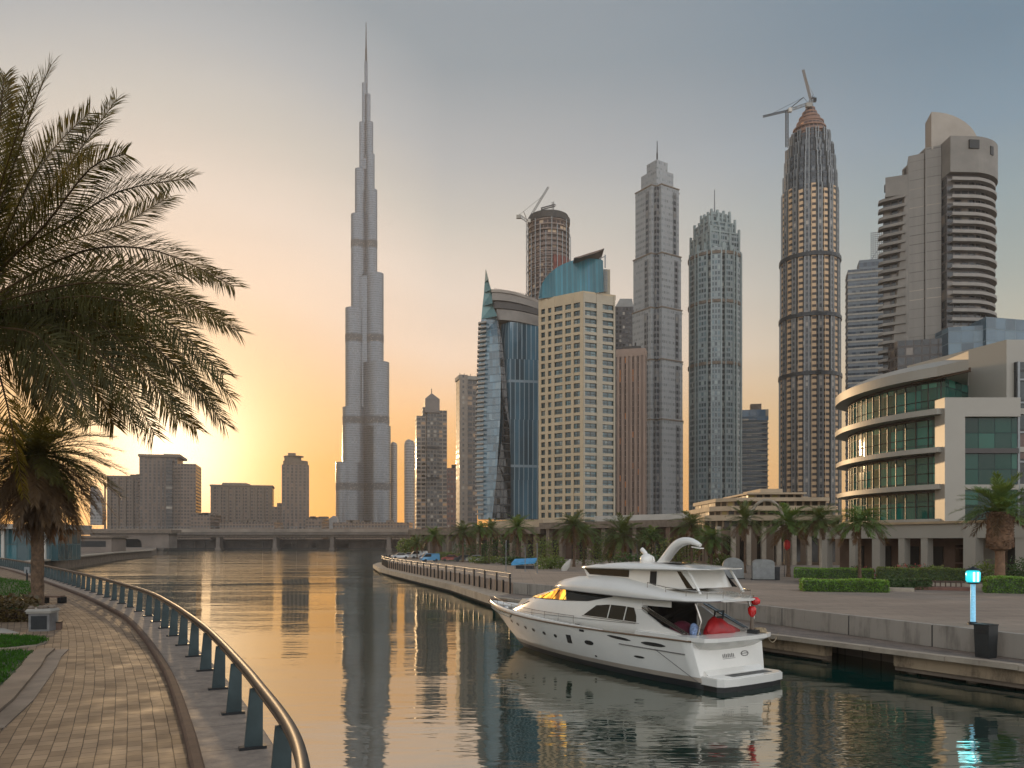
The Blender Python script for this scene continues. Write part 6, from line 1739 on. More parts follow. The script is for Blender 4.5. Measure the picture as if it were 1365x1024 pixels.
CHROME = plain('stainless_rail', (170, 166, 160), 0.18, .95, noise=.05, scale=4)
TEAK = plain('brown_rub_rail', (112, 88, 66), 0.5, noise=.15, scale=2)
LWL, LOA, X0 = 17.6, 21.4, 0.95
def sheer(s): return 2.10 + 0.42 * s ** 4 + 0.05 * (1 - s) ** 3
def hull(s, t):
    """s 0 at the transom to 1 at the stem, t 0 at the waterline to 1 at the sheer"""
    xs = LWL + (LOA - LWL) * max(0.0, t) ** 0.9 - (0.9 if t < 0 else 0)
    x0 = X0 + 0.45 * max(0, t)
    x = x0 + (xs - x0) * s
    B = 2.22 + 0.36 * max(0, t) ** 0.8 - (0.35 if t < 0 else 0)
    p = 2.3 + 1.5 * max(0, t)
    y = B * (1 - s ** p) * (0.94 + 0.06 * min(1, s * 4))
    z = t * sheer(s) if t >= 0 else -0.55
    return Vector((x, y, z))
def hull_z(s, z): return hull(s, z / sheer(s))
NS = 40
rows = []
SS = [1 - (1 - i / NS) ** 1.35 for i in range(NS + 1)]
def rowpts(fn): return [fn(s) for s in SS]
rows = [rowpts(lambda s: hull(s, -0.1)), rowpts(lambda s: hull_z(s, 0.02)), rowpts(lambda s: hull_z(s, 0.30)), rowpts(lambda s: hull_z(s, 0.52))]
for k in range(1, 9): rows.append(rowpts(lambda s, k=k: hull(s, (0.52 / sheer(s)) + (1 - 0.52 / sheer(s)) * k / 8)))
mb = MB()
for side in (1, -1):
    for r in range(len(rows) - 1):
        A, B = rows[r], rows[r + 1]; m_ = 1 if r < 2 else 2 if r == 2 else 0
        vs = [(p.x, p.y * side, p.z) for p in A] + [(p.x, p.y * side, p.z) for p in B]; n = len(A)
        mb.add(vs, [(i, i + 1, n + i + 1, n + i) if side < 0 else (i, n + i, n + i + 1, i + 1) for i in range(n - 1)], m_, None, True)
# transom: gently raked plane between the two sides
for r in range(len(rows) - 1):
    a, b = rows[r][0], rows[r + 1][0]; m_ = 1 if r < 2 else 2 if r == 2 else 0
    mb.add([(a.x, a.y, a.z), (a.x, -a.y, a.z), (b.x, -b.y, b.z), (b.x, b.y, b.z)], [(0, 3, 2, 1)], m_)
mb.build('hull', [GEL, BOOT, CHINE], yt, fix=True)
# swim platform
mb = MB()
def plat(z0, z1, m_, e=0.0):
    P = [(1.1, -2.15 - e), (1.1, 2.15 + e), (0.12 - e, 2.2 + e), (-0.12 - e, 2.0 + e), (-0.24 - e, 1.2), (-0.26 - e, 0), (-0.24 - e, -1.2), (-0.12 - e, -2.0 - e), (0.12 - e, -2.2 - e)]
    mb.prism(P, z0, z1, m_)
plat(-.4, 0.24, 1, -0.06); plat(0.245, 0.56, 0); plat(0.562, 0.60, 0, -0.04)
mb.build('swim_platform', [GEL, BOOT], yt)
MB().box(0.12, 0.62, -1.55, 1.1, 0.602, 0.615).build('platform_mat', plain('grey_rubber_mat', (92, 90, 86), .8, noise=.3, scale=3), yt)
MB().prism([(0.82, -1.9), (1.5, -1.9), (1.5, 1.9), (0.82, 1.9)], 0.58, 0.8, top=[(1.1, -1.9), (1.5, -1.9), (1.5, 1.9), (1.1, 1.9)]).build('transom_step', GEL, yt)
# marks on the transom: a bar of unreadable lettering and a round emblem
mb = MB(); tx = lambda z: X0 + 0.45 * z / 2.12 - 0.012
rr = random.Random(6)
for i in range(7):
    y0 = 0.55 - i * .12; zz = 1.33
    mb.add([(tx(1.26), y0, 1.26), (tx(1.26), y0 - .07, 1.26), (tx(1.44) , y0 - .07, 1.42 + .03 * (i % 2)), (tx(1.44), y0, 1.42)], [(0, 1, 2, 3)])
mb.box(tx(1.2) - .002, tx(1.2) + .004, -.3, .56, 1.205, 1.225)
mb.build('name_lettering', plain('grey_lettering', (112, 108, 104), .5, noise=.1), yt)
mb = MB(); cy = -1.0
vs = [(tx(1.36 + .13 * math.sin(a)), cy + .28 * math.cos(a), 1.36 + .13 * math.sin(a)) for a in [2 * math.pi * k / 20 for k in range(20)]]
vi = [(tx(1.36 + .09 * math.sin(a)), cy + .2 * math.cos(a), 1.36 + .09 * math.sin(a)) for a in [2 * math.pi * k / 20 for k in range(20)]]
mb.add(vs + vi, [(k, (k + 1) % 20, 20 + (k + 1) % 20, 20 + k) for k in range(20)])
mb.box(tx(1.37) - .004, tx(1.37), cy - .26, cy + .26, 1.35, 1.385)
mb.build('emblem', bpy.data.materials['grey_lettering'], yt)
MB().add([(tx(1.68), .28, 1.66), (tx(1.68), -.28, 1.66), (tx(2.05), -.5, 2.08), (tx(2.05), .5, 2.08)], [(0, 1, 2, 3)]).build('transom_recess', YD, yt)
# aft quarter seams and rub rails that follow the hull
def on_hull(s, z, out=0.02, side=1):
    p = hull_z(s, z); q = hull_z(min(1, s + .01), z); t_ = (q - p).normalized(); n_ = Vector((-t_.y, t_.x, 0)).normalized(); r = p + n_ * out
    return Vector((r.x, r.y * side, r.z))
for side in (1, -1):
    MB().tube([on_hull(s, sheer(s) - 0.03, 0.02, side) for s in [i / 36 * .995 for i in range(37)]], 0.045, 6).build('rub_rail', TEAK, yt)
mb = MB().tube([on_hull(.012, 0.32, .008), on_hull(.06, .8, .008), on_hull(.125, 1.55, .008)], .018, 5)
mb.tube([on_hull(s, 1.5 + .25 * (s - .06), .012) for s in [0.03 + i * .02 for i in range(12)]], .03, 5).build('quarter_seam', bpy.data.materials['grey_lettering'], yt)
def on_hull_x(x, z, out, side):
    lo, hi = 0.0, 1.0
    for _ in range(24):
        m_ = (lo + hi) / 2
        if hull_z(m_, z).x < x: lo = m_
        else: hi = m_
    return on_hull(lo, z, out, side)
def patch(name, s0, s1, z0, z1, mat, skew=0.0, out=0.016, rnd=0.0, side=1):
    zm = (z0 + z1) / 2; s0 = hull_z(s0, zm).x; s1 = hull_z(s1, zm).x
    n = 6; A = []; B = []
    for i in range(n + 1):
        f = i / n; s = s0 + (s1 - s0) * f; e = rnd * (1 - math.sqrt(max(0, 1 - (2 * f - 1) ** 2))) if rnd else 0
        A.append(on_hull_x(s, z0 + skew * f + e * (z1 - z0) * .5, out, side)); B.append(on_hull_x(s, z1 + skew * f - e * (z1 - z0) * .5, out, side))
    mb = MB(); mb.add(A + B, [(i, i + 1, n + 2 + i, n + 1 + i) for i in range(n)]); return mb.build(name, mat, yt)
for side in (1, -1):
    for s, z in ((.835, 1.68), (.79, 1.58), (.735, 1.5), (.68, 1.46), (.615, 1.40), (.55, 1.38)):
        patch('porthole', s - .009, s + .009, z - .1, z + .1, YG, rnd=.9, side=side)
    patch('hull_window', .468, .492, 1.12, 1.58, YG, side=side)
    patch('porthole', .365, .405, 1.22, 1.46, YG, rnd=.7, side=side)
    patch('porthole', .39, .4, .62, .72, YG, rnd=.9, side=side)
    patch('drain_slot', .175, .215, .98, 1.1, YD, rnd=.8, side=side)
    patch('air_vent', .2, .285, 1.72, 1.86, YD, skew=.1, rnd=.8, side=side)
    patch('air_vent', .085, .165, 1.66, 1.84, YD, skew=.02, rnd=.8, side=side)
    patch('fairlead', .375, .395, 1.88, 2.0, YD, side=side)
# deck, bulwark
mb = MB(); n = NS
D = [hull(s, 1.0) for s in SS]
mb.add([(p.x, p.y - .02 if p.y > .05 else 0, p.z - .30 if i > 26 else p.z - .02) for i, p in enumerate(D)] + [(p.x, -p.y + .02 if p.y > .05 else 0, p.z - .30 if i > 26 else p.z - .02) for i, p in enumerate(D)], [(i, n + 1 + i, n + 2 + i, i + 1) for i in range(n)])
mb.build('deck', GEL2, yt)
mb = MB()
top = []
for s in [0.3 + .7 * i / 40 for i in range(41)]:
    p = hull(s, 1.0); top.append(p)
for side in (1, -1):
    rings = []
    for i, p in enumerate(top):
        h_ = 0.02 + 0.16 * min(1, i / 20); y = max(p.y, 0.0)
        yi = max(y - .14, 0.0)
        rings.append([(p.x, y * side, p.z - .02), (p.x + .03, (y + .04) * side, p.z + h_), (p.x - .03, max(0, yi + .02) * side, p.z + h_ + .02), (p.x - .08, yi * side, p.z - .25)])
    mb.loft(rings, 0, True, True)
mb.build('bulwark', GEL, yt)
MB().tube([(LOA - .9, -.75, 2.72), (LOA - .25, -.3, 2.76), (LOA - .08, 0, 2.77), (LOA - .25, .3, 2.76), (LOA - .9, .75, 2.72)], .05, 8).build('bow_rim', TEAK, yt)
# guard rails
mb = MB(); pth = []
for i in range(24):
    s = .42 + .54 * i / 23; p = hull(s, 1.0); pth.append(Vector((p.x - .05, max(p.y - .1, 0), p.z + .52)))
for side in (1, -1):
    q_ = [Vector((p.x, p.y * side, p.z)) for p in pth]; mb.tube(q_, .018, 6)
    for p in q_[::3]: mb.tube([p, p - Vector((-.03, 0, .5))], .014, 5)
mb.build('guard_rail', CHROME, yt)
# lower house: rings across, from the windscreen foot aft
def house_ring(x, hw, z0, z1, tum, crown=.08, n=7):
    """closed ring, tumblehome tum"""
    P = [(x, -hw, z0), (x, -hw, z0 + (z1 - z0) * .3), (x, -hw + tum * .55, z0 + (z1 - z0) * .75), (x, -hw + tum, z1)]
    for k in range(1, n): f = k / n; P.append((x, (-hw + tum) + 2 * (hw - tum) * f, z1 + crown * math.sin(math.pi * f)))
    P += [(x, hw - tum, z1), (x, hw - tum * .55, z0 + (z1 - z0) * .75), (x, hw, z0 + (z1 - z0) * .3), (x, hw, z0)]
    return P
HR = [(18.6, .5, 2.0, 2.22, .1), (17.6, .95, 2.0, 2.5, .22), (16.4, 1.4, 1.98, 2.85, .32), (15.2, 1.75, 1.95, 3.18, .38), (14.0, 1.98, 1.95, 3.5, .42), (12.6, 2.1, 1.95, 3.85, .42), (11.4, 2.16, 1.95, 4.02, .42), (9.0, 2.18, 1.95, 4.05, .38), (6.5, 2.16, 1.95, 3.98, .32), (5.0, 2.14, 1.95, 3.92, .28)]
mb = MB(); mb.loft([house_ring(*r) for r in HR], 0, True)
mb.build('deckhouse', GEL, yt)
def house_pt(x, f, out=.02, side=1):
    """point on the house side at height fraction f (0 deck, 1 roof edge)"""
    for a, b in zip(HR, HR[1:]):
        if b[0] <= x <= a[0]:
            k = (a[0] - x) / (a[0] - b[0]); hw, z0, z1, tu = [a[i] + (b[i] - a[i]) * k for i in (1, 2, 3, 4)]
            if f < .3: y, z = hw, z0 + (z1 - z0) * f
            elif f < .75: u = (f - .3) / .45; y, z = hw - tu * .55 * u, z0 + (z1 - z0) * f
            else: u = (f - .75) / .25; y, z = hw - tu * (.55 + .45 * u), z0 + (z1 - z0) * f
            return Vector((x, (y + out) * side, z + out * .25))
def house_z(x, z, out=.02, side=1):
    lo, hi = 0.0, 1.0
    for _ in range(20):
        m_ = (lo + hi) / 2
        if house_pt(x, m_, 0).z < z: lo = m_
        else: hi = m_
    return house_pt(x, lo, out, side)
def house_panel(name, top, bot, mat, n=14, side=1, out=.02):
    """panel between two (x, z) polylines of equal x-range sampled along the side"""
    def samp(P, f):
        L = len(P) - 1; i = min(int(f * L), L - 1); u = f * L - i; return P[i][0] + (P[i + 1][0] - P[i][0]) * u, P[i][1] + (P[i + 1][1] - P[i][1]) * u
    vs = []; m_ = 5
    for j in range(m_ + 1):
        for i in range(n + 1):
            a = samp(top, i / n); b = samp(bot, i / n); g_ = j / m_
            vs.append(house_z(b[0] + (a[0] - b[0]) * g_, b[1] + (a[1] - b[1]) * g_, out, side))
    fs = [(j * (n + 1) + i, j * (n + 1) + i + 1, (j + 1) * (n + 1) + i + 1, (j + 1) * (n + 1) + i) for j in range(m_) for i in range(n)]
    return MB().add(vs, fs, 0, None, True).build(name, mat, yt)
for side in (1, -1):
    # salon window with its posts, bridge side glass
    house_panel('salon_window', [(8.3, 3.28), (7.4, 3.38), (6.3, 3.38), (5.5, 3.34)], [(9.2, 2.72), (7.8, 2.70), (6.3, 2.68), (5.1, 2.66)], YG, side=side)
for side in (1, -1):
    for x in (6.1, 7.3):
        a = house_z(x, 2.69, .03, side); b = house_z(x - .1, 3.37, .03, side); MB().beam(a, b, .05, .03).build('window_post', GEL, yt)
    MB().tube([house_z(x, z, .02, side) for x, z in ((9.3, 2.68), (7.8, 2.65), (6.3, 2.63), (5.0, 2.61))], .018, 5).build('window_trim', CHROME, yt)
    MB().tube([house_z(x, 2.45 + .012 * (16 - x), .015, side) for x in (15.5, 14, 12.5, 11, 9, 7, 5.3)], .014, 5).build('panel_seam', plain('seam_grey', (120, 116, 110), .5) if side > 0 else bpy.data.materials['seam_grey'], yt)
amber = dark_glass('amber_sun_glass', (46, 30, 20), 0.04)
m_, t_, b_ = new_mat('amber_glow_pane')
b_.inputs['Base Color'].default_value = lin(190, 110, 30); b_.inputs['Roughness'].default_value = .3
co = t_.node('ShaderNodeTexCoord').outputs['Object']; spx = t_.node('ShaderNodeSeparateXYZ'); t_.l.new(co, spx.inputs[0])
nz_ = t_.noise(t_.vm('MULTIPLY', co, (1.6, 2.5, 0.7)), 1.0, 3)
t_.put(b_.inputs['Emission Strength'], t_.m('MULTIPLY', t_.smooth(nz_, .36, .58), 1.5))  # the pane itself emits amber in noisy patches
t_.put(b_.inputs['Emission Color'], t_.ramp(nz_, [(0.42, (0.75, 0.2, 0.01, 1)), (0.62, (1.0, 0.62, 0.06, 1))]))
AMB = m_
for side in (1, -1):
    house_panel('windscreen_side', [(13.0, 3.66), (12.0, 3.90), (11.2, 3.96)], [(14.4, 3.33), (12.8, 3.36), (10.9, 3.40)], AMB if side > 0 else YG, side=side)
    house_panel('windscreen_side', [(11.15, 3.96), (9.5, 3.96), (7.3, 3.88)], [(10.85, 3.40), (9.0, 3.5), (7.2, 3.82)], YG, side=side)
for side in (1, -1):
    for x0, x1 in ((13.4, 12.6), (12.2, 11.7), (11.15, 10.85)):
        MB().beam(house_z(x0, 3.37, .03, side), house_z(x1, 3.9 if x1 < 12.5 else 3.72, .03, side), .05, .03).build('screen_post', YD, yt)
    MB().tube([house_z(x, z, .025, side) for x, z in ((14.4, 3.32), (12.8, 3.35), (10.9, 3.39), (9.0, 3.48), (7.2, 3.8))], .025, 5).build('screen_trim', YD, yt)
# front windscreen panes across the slope
for y0, y1 in ((-1.25, -.43), (-.4, .4), (.43, 1.25)):
    vs = []
    for x, z in ((15.0, 3.26), (14.3, 3.45), (13.2, 3.73), (12.5, 3.9)):
        for k in range(5):
            y = y0 + (y1 - y0) * k / 4; vs.append((x, y, z + .11 * (1 - (y / 1.6) ** 2) + .02))
    MB().add(vs, [(j * 5 + i, j * 5 + i + 1, j * 5 + i + 6, j * 5 + i + 5) for j in range(3) for i in range(4)], 0, None, True).build('windscreen', YG if y0 < .3 else AMB, yt)
MB().beam((14.6, 2.28, 2.92), (14.2, 2.05, 3.15), .05).build('wiper', YD, yt)
MB().prism([(15.6, -1.3), (17.2, -.85), (17.2, .85), (15.6, 1.3)], 2.62, 3.12, top=[(15.3, -1.2), (16.5, -.9), (16.5, .9), (15.3, 1.2)]).build('sun_pad', GEL2, yt)
mb = MB()
mb.lathe((19.6, 0, 2.16), [(.2, 0), (.2, .2), (.12, .28)], 10).tube([(19.8, 0, 2.25), (20.8, 0, 2.5)], .05, 6)
for y in (-.5, .5): mb.lathe((18.9, y, 2.1), [(.08, 0), (.08, .2), (.12, .24)], 8)
mb.build('windlass', CHROME, yt)
# cockpit: coaming rim, sole, side wings
rim = [(5.0, 2.46), (3.2, 2.5), (1.6, 2.48), (0.75, 2.3), (0.5, 1.7), (0.42, .9)]
outer = [(x, y) for x, y in rim] + [(x, -y) for x, y in rim[::-1]]
inner_ = [(5.0, 2.0), (3.2, 2.02), (2.0, 1.98), (1.7, 1.8), (1.6, 1.3), (1.55, .7)]
inn = [(x, y) for x, y in inner_] + [(x, -y) for x, y in inner_[::-1]]
mb = MB()
n = len(outer)
mb.add([(x, y, 2.12) for x, y in outer] + [(x, y, 2.30) for x, y in outer] + [(x, y, 2.34) for x, y in inn] + [(x, y, 1.5) for x, y in inn], [(i, i + 1, n + i + 1, n + i) for i in range(n - 1)] + [(n + i, n + i + 1, 2 * n + i + 1, 2 * n + i) for i in range(n - 1)] + [(2 * n + i, 2 * n + i + 1, 3 * n + i + 1, 3 * n + i) for i in range(n - 1)] + [(i, 3 * n + i, 3 * n + i + 1, i + 1) for i in range(n - 1)], 0)
mb.build('cockpit_coaming', GEL, yt)
MB().box(1.5, 5.0, -2.0, 2.0, 1.45, 1.52).build('cockpit_sole', plain('teak_sole', (128, 100, 72), .6, noise=.15, scale=2), yt)
MB().box(4.86, 4.98, -1.75, 1.6, 1.52, 3.7).build('saloon_door', YG, yt)
for side in (1, -1):
    # raked side wing from roof to coaming
    A = [(5.6, 3.75), (4.75, 3.75), (4.55, 3.45), (2.7, 2.5), (2.35, 2.32), (5.6, 2.0)]
    y0, y1 = (2.16, 2.04) if side > 0 else (-2.16, -2.04)
    B = [(5.2, 3.80), (4.4, 3.66), (2.0, 2.45), (1.85, 2.33), (5.2, 2.1)]
    B = [(5.2, 3.3), (4.85, 3.3), (3.5, 2.62), (2.2, 2.33), (5.2, 2.0)]
    n = len(B); mb = MB(); mb.add([(x, y0, z) for x, z in B] + [(x, y1, z) for x, z in B], [tuple(range(n)), tuple(range(2 * n - 1, n - 1, -1))] + [(i, n + i, n + (i + 1) % n, (i + 1) % n) for i in range(n)])
    mb.build('side_wing', GEL, yt)
    MB().beam((4.75, y0, 3.42), (2.1, y0 * .99, 2.4), .16, .05).build('wing_glass', CHROME, yt)
    MB().beam((4.45, y0 * .985, 3.42), (1.9, y0 * .97, 2.4), .07, .04).build('wing_rail', CHROME, yt)
    MB().tube([(1.55, y0 * .86, 2.3), (1.35, y0 * .85, 3.0), (1.7, y0 * .84, 3.78)], .05, 8).build('roof_post', CHROME, yt)
house_aft = MB().add([(5.02, 2.17, 3.85), (5.02, 2.17, 3.0), (3.9, 2.17, 3.6), (3.5, 2.17, 3.8)], [(0, 1, 2, 3)])
house_aft = MB().prism([(5.0, 1.9), (3.2, 1.85), (3.2, 1.8), (5.0, 1.8)], 3.5, 3.84); house_aft.build('roof_bracket', GEL, yt)
# fly deck: a wing-like roof with swept coaming
FD = [(13.3, .7, 4.02, 4.12, .1), (12.7, 1.35, 4.0, 4.28, .2), (11.6, 1.85, 3.97, 4.5, .35), (10.2, 2.14, 3.93, 4.72, .5), (8.4, 2.28, 3.9, 4.82, .52), (6.6, 2.34, 3.86, 4.74, .48), (5.0, 2.36, 3.83, 4.5, .42), (3.4, 2.3, 3.82, 4.22, .3), (2.0, 2.15, 3.83, 4.06, .2), (1.1, 1.8, 3.86, 3.98, .12), (0.75, 1.2, 3.88, 3.95, .06)]
def fly_ring(x, hw, z0, z1, tu):
    P = [(x, -hw + .2, z0 - .02), (x, -hw, z0 + .05), (x, -hw + tu * .35, z0 + (z1 - z0) * .5), (x, -hw + tu, z1)]
    return P + [(x, 0, z1 + .03)] + [(a, -b, c) for a, b, c in P[::-1]]
mb = MB(); mb.loft([fly_ring(*r) for r in FD], 0, True); mb.build('fly_deck', GEL, yt)
for side in (1, -1):
    MB().tube([(x, (hw + .005) * side, z0 + .03) for x, hw, z0, z1, tu in FD], .022, 5).build('deck_edge_trim', bpy.data.materials['grey_lettering'], yt)
# upper helm house
def slab_sides(P, y0, y1, tu, mat, name):
    n = len(P); mb = MB(); zt = max(z for x, z in P); zb_ = min(z for x, z in P)
    k = lambda z, y: y * (1 - tu * (z - zb_) / (zt - zb_))
    mb.add([(x, k(z, y0), z) for x, z in P] + [(x, k(z, y1), z) for x, z in P], [tuple(range(n)), tuple(range(2 * n - 1, n - 1, -1))] + [(i, n + i, n + (i + 1) % n, (i + 1) % n) for i in range(n)])
    return mb.build(name, mat, yt)
slab_sides([(9.6, 4.6), (10.1, 5.22), (2.9, 5.26), (2.4, 4.4), (4.0, 4.3)], 1.52, -1.52, .06, GEL, 'helm_house')
for sd in (1, -1):
    y_ = 1.56 * sd
    def hp(P, name, mat):
        vs = [(x, (1.535 - 0.09 * (z - 4.3)) * sd, z) for x, z in P]; return MB().add(vs, [tuple(range(len(P)))]).build(name, mat, yt)
    hp([(9.5, 4.85), (9.95, 5.17), (6.45, 5.17), (6.45, 4.8)], 'helm_window', YG)
    hp([(4.95, 4.55), (4.95, 5.15), (4.5, 5.15), (4.5, 4.45)], 'helm_door', YD)
    hp([(3.2, 5.2), (2.95, 5.2), (2.1, 4.42), (2.5, 4.42)], 'aft_strut_glass', YG)
    MB().beam((2.45, 1.45 * sd, 5.22), (1.7, 1.5 * sd, 4.2), .12, .06).build('aft_strut', GEL, yt)
MB().add([(9.68, -1.35, 4.75), (9.68, 1.35, 4.75), (10.1, 1.28, 5.18), (10.1, -1.28, 5.18)], [(0, 1, 2, 3)]).build('helm_windscreen', YG, yt)
HT_ = [(10.6, .9, 5.2, 5.26), (10.2, 1.5, 5.19, 5.34), (9.0, 1.85, 5.2, 5.46), (7.0, 1.95, 5.22, 5.58), (5.0, 1.95, 5.24, 5.56), (3.0, 1.85, 5.26, 5.46), (1.9, 1.6, 5.28, 5.38), (1.55, 1.2, 5.29, 5.33)]
mb = MB(); mb.loft([[(x, -h, a), (x, -h - .03, a + .05), (x, -h + .45, b - .05), (x, 0, b), (x, h - .45, b - .05), (x, h + .03, a + .05), (x, h, a)] for x, h, a, b in HT_], 0, True); mb.build('hardtop', GEL, yt)
for x in (7.9, 4.4): MB().add([(x + .7, -.8, 5.585 if x > 6 else 5.575), (x - .7, -.8, 5.585 if x > 6 else 5.545), (x - .7, .8, 5.585 if x > 6 else 5.545), (x + .7, .8, 5.585 if x > 6 else 5.575)], [(0, 1, 2, 3)]).build('roof_hatch', YG, yt)
MB().add([(9.3, 1.25, 5.44), (8.4, 1.5, 5.455), (8.2, 1.1, 5.54), (9.1, .8, 5.51)], [(0, 1, 2, 3)]).build('roof_hatch', YG, yt)
for side in (1, -1):
    # fly bridge rail on the coaming, cleats along the side deck, round fenders hung on the quay side
    rp_ = [Vector((x, y * side, z)) for x, y, z in ((4.6, 2.0, 4.62), (3.4, 1.98, 4.45), (2.2, 1.9, 4.36), (1.3, 1.5, 4.3), (1.15, .6, 4.3))]
    mb = MB().tube(rp_, .02, 6)
    for p_ in rp_: mb.tube([p_, p_ - Vector((0, 0, .38))], .015, 5)
    mb.build('fly_rail', CHROME, yt)
    mb = MB()
    for x in (4.2, 9.5, 14.5):
        s_ = (x - X0) / (LOA - X0); q_ = hull(s_, 1.0); mb.tube([(x - .18, (q_.y - .16) * side, q_.z + .1), (x + .18, (q_.y - .16) * side, q_.z + .1)], .025, 6); mb.tube([(x, (q_.y - .16) * side, q_.z - .02), (x, (q_.y - .16) * side, q_.z + .1)], .03, 6)
    mb.build('cleats', CHROME, yt)
# curved radar mast, dome and small fittings
pth = [(5.7, 0, 5.4), (5.35, 0, 5.72), (4.95, 0, 6.12), (4.55, 0, 6.44), (4.1, 0, 6.6), (3.7, 0, 6.62), (3.3, 0, 6.52), (3.05, 0, 6.42)]
MB().tube(catmull3(pth, 5), [.29 if i < 18 else .29 - (i - 18) * .011 for i in range(36)], 14, flat=.8).build('radar_mast', GEL, yt)
MB().beam((3.5, .0, 6.34), (2.95, 0, 6.27), .28, .05).build('mast_lower_lip', GEL, yt)
MB().lathe((6.35, .35, 5.5), [(.3, 0), (.34, .12), (.3, .34), (.16, .46), (.02, .5)], 14).build('satellite_dome', GEL, yt)
MB().lathe((6.8, -.3, 5.5), [(.26, 0), (.3, .1), (.25, .3), (.1, .4), (.02, .42)], 14).build('satellite_dome', GEL, yt)
MB().tube([(6.5, .1, 5.5), (6.7, .1, 6.0), (6.95, .1, 6.2)], .12, 8).build('horn_bracket', GEL, yt)
for y in (-.6, .7): MB().tube([(6.6, y, 5.5), (6.7, y, 6.5)], .02, 5).build('aerial', M['dark_metal'], yt)

# things lying in the cockpit and standing on the stern
YL = yt.matrix_basis if False else (Matrix.Translation(Vector((10.8, 36.1, 0))) @ Matrix.Rotation(math.atan2(AX.y, AX.x), 4, 'Z'))
RZ = math.atan2(AX.y, AX.x)
def ypos(x, y, z): v = YL @ Vector((x, y, z)); return (v.x, v.y, v.z)
def soft(name, label, cat, pos, rx, ry, h, mat, rz=0.0, bumps=4, seed=1):
    r_ = random.Random(seed); t = thing(name, label, cat, pos, RZ + rz)
    rings = []
    ph = [r_.random() * 6 for _ in range(4)]
    for z, k in ((0, .92), (.15, 1.0), (.4, .96), (.65, .8), (.85, .55), (.97, .26), (1.0, .04)):
        rings.append([(rx * k * (1 + .08 * math.sin(3 * a + ph[0] + z * 2) + .05 * math.sin(bumps * a + ph[1])) * math.cos(a) + z * .1, ry * k * (1 + .07 * math.sin(2 * a + ph[2])) * math.sin(a), h * z) for a in [2 * math.pi * i / 22 for i in range(22)]])
    MB().loft(rings, 0, True).build('cover' if cat != 'cushion' else 'cushion_body', mat, t)
    return t
RED = plain('red_tarpaulin', (158, 16, 20), .45, noise=.25, scale=2, bump=.3)
PUR = plain('plum_fabric', (84, 20, 40), .7, noise=.25, scale=2.5)
BLU = plain('pale_blue_print', (120, 140, 176), .6, noise=.6, scale=7)
t = thing('covered_tender', 'glossy red covered bundle sloping down across the stern cockpit of the yacht', 'cover', ypos(2.0, -.1, 2.2), RZ)
rings = []; r_ = random.Random(3)
for y, w2, hh, off in ((-1.35, .12, .12, 0), (-1.2, .34, .26, .02), (-.8, .46, .42, .0), (-.4, .5, .6, -.04), (0, .52, .78, -.02), (.3, .5, .84, .02), (.55, .44, .74, .0), (.72, .3, .42, .02), (.78, .14, .2, 0)):
    rings.append([(off + w2 * math.cos(a) * (1 + .1 * math.sin(3 * a + y * 4)), y + .03 * math.sin(5 * a), max(0, hh * math.sin(a)) * (1 + .08 * math.sin(4 * a + y * 7))) for a in [math.pi * i / 12 for i in range(13)]])
MB().loft(rings, 0, True).build('cover', RED, t)
MB().tube([(-.16, -.1, .5), (-.1, -.1, .72), (.12, .1, .74), (.2, .1, .5)], .03, 6).build('strap', M['dark_metal'], t)
soft('cushion', 'plum coloured round bundle at the front of the yacht cockpit', 'cushion', ypos(3.4, .8, 1.95), .6, .8, .85, PUR, .1, 3, 5)
soft('cushion', 'small pale blue patterned cushion between plum and red bundles', 'cushion', ypos(2.5, .95, 2.2), .22, .3, .58, BLU, .1, 2, 9)
t = thing('folded_chair', 'folded dark deck chair behind the red bundle', 'chair', ypos(2.7, -.6, 1.52), RZ)
mb = MB(); mb.beam((0, -.3, 0), (-.3, -.3, 1.75), .06); mb.beam((0, .3, 0), (-.3, .3, 1.75), .06); mb.beam((-.3, -.33, 1.75), (-.3, .33, 1.75), .06); mb.build('frame', M['dark_metal'], t)
MB().box(-.28, -.2, -.27, .27, .9, 1.5).build('sling', M['dark'], t)
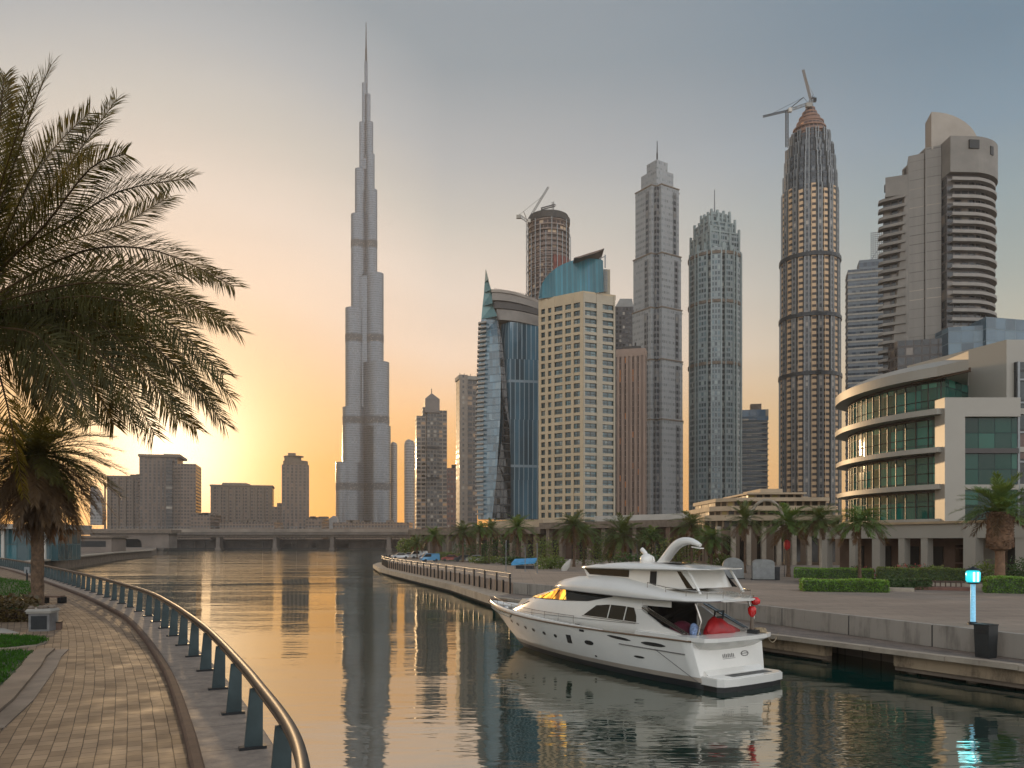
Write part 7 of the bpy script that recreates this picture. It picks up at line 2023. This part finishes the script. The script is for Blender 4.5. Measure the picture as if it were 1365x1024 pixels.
# flag staff with two red bulbs
t = thing('stern_light_post', 'grey post carrying two red glass shades at the stern of the yacht', 'lamp', ypos(1.0, -1.25, 2.33), RZ)
MB().tube([(0, 0, 0), (0, 0, .6), (.02, 0, 1.0), (-.05, -.05, 1.75)], [.12, .09, .05, .04], 10).build('post', M['stone_dark'], t)
RG = plain('red_glass_shade', (196, 20, 20), .18, noise=.2, scale=4)
MB().lathe((0, 0, .72), [(.06, 0), (.18, .18), (.2, .42), (.12, .52)], 14).build('shade', RG, t)
MB().lathe((-.12, -.1, 1.3), [(.08, 0), (.2, .08), (.22, .24), (.1, .36)], 14).build('shade', RG, t)
t = thing('rope_coil', 'heap of pale rope and small gear at the stern corner of the yacht', 'rope', ypos(.95, -1.75, 2.33), RZ)
mb = MB()
for k in range(3): mb.tube([(.28 * (1 - .1 * k) * math.cos(a), .32 * (1 - .1 * k) * math.sin(a), .04 + .06 * k) for a in [2 * math.pi * i / 18 for i in range(19)]], .04, 6)
mb.build('coil', plain('rope', (150, 132, 104), .8, noise=.3, scale=6), t)
MB().obox((-.1, .6, 0), (1, .3), .5, .3, .16).build('winch_box', M['dark_metal'], t)
# mooring lines to the dock
for i, (a, b, lab) in enumerate((((0.9, -2.1, 2.3), (15.6, 47.0, 1.22), 'slack mooring rope from the yacht stern to the dock'), ((17.5, -1.6, 2.4), (4.6, 67.0, 1.22), 'mooring rope from the far side of the yacht bow to the dock'))):
    p = Vector(ypos(*a)); q_ = Vector(b); pts = [p.lerp(q_, k / 8) - Vector((0, 0, .5 * math.sin(math.pi * k / 8))) for k in range(9)]
    o = MB().tube(pts, .025, 6).build('mooring_rope', bpy.data.materials['rope']); tag(o, lab, 'rope')
# ------------------------------------------------------------------ air: even pale haze round the whole scene
HAZE_D = 0.00016
m = bpy.data.materials.new('haze_air'); m.use_nodes = True
t = NT(m.node_tree); t.n.clear()
ho = t.node('ShaderNodeOutputMaterial'); pv_ = t.node('ShaderNodeVolumePrincipled')
pv_.inputs['Color'].default_value = (0.93, 0.86, 0.78, 1); pv_.inputs['Density'].default_value = HAZE_D; pv_.inputs['Anisotropy'].default_value = 0.2
t.l.new(pv_.outputs[0], ho.inputs['Volume'])
hzb = MB().box(-1800, 1800, -120, 1800, -6.5, 900).build('haze', m); hzb['kind'] = 'stuff'
hzb.visible_shadow = True
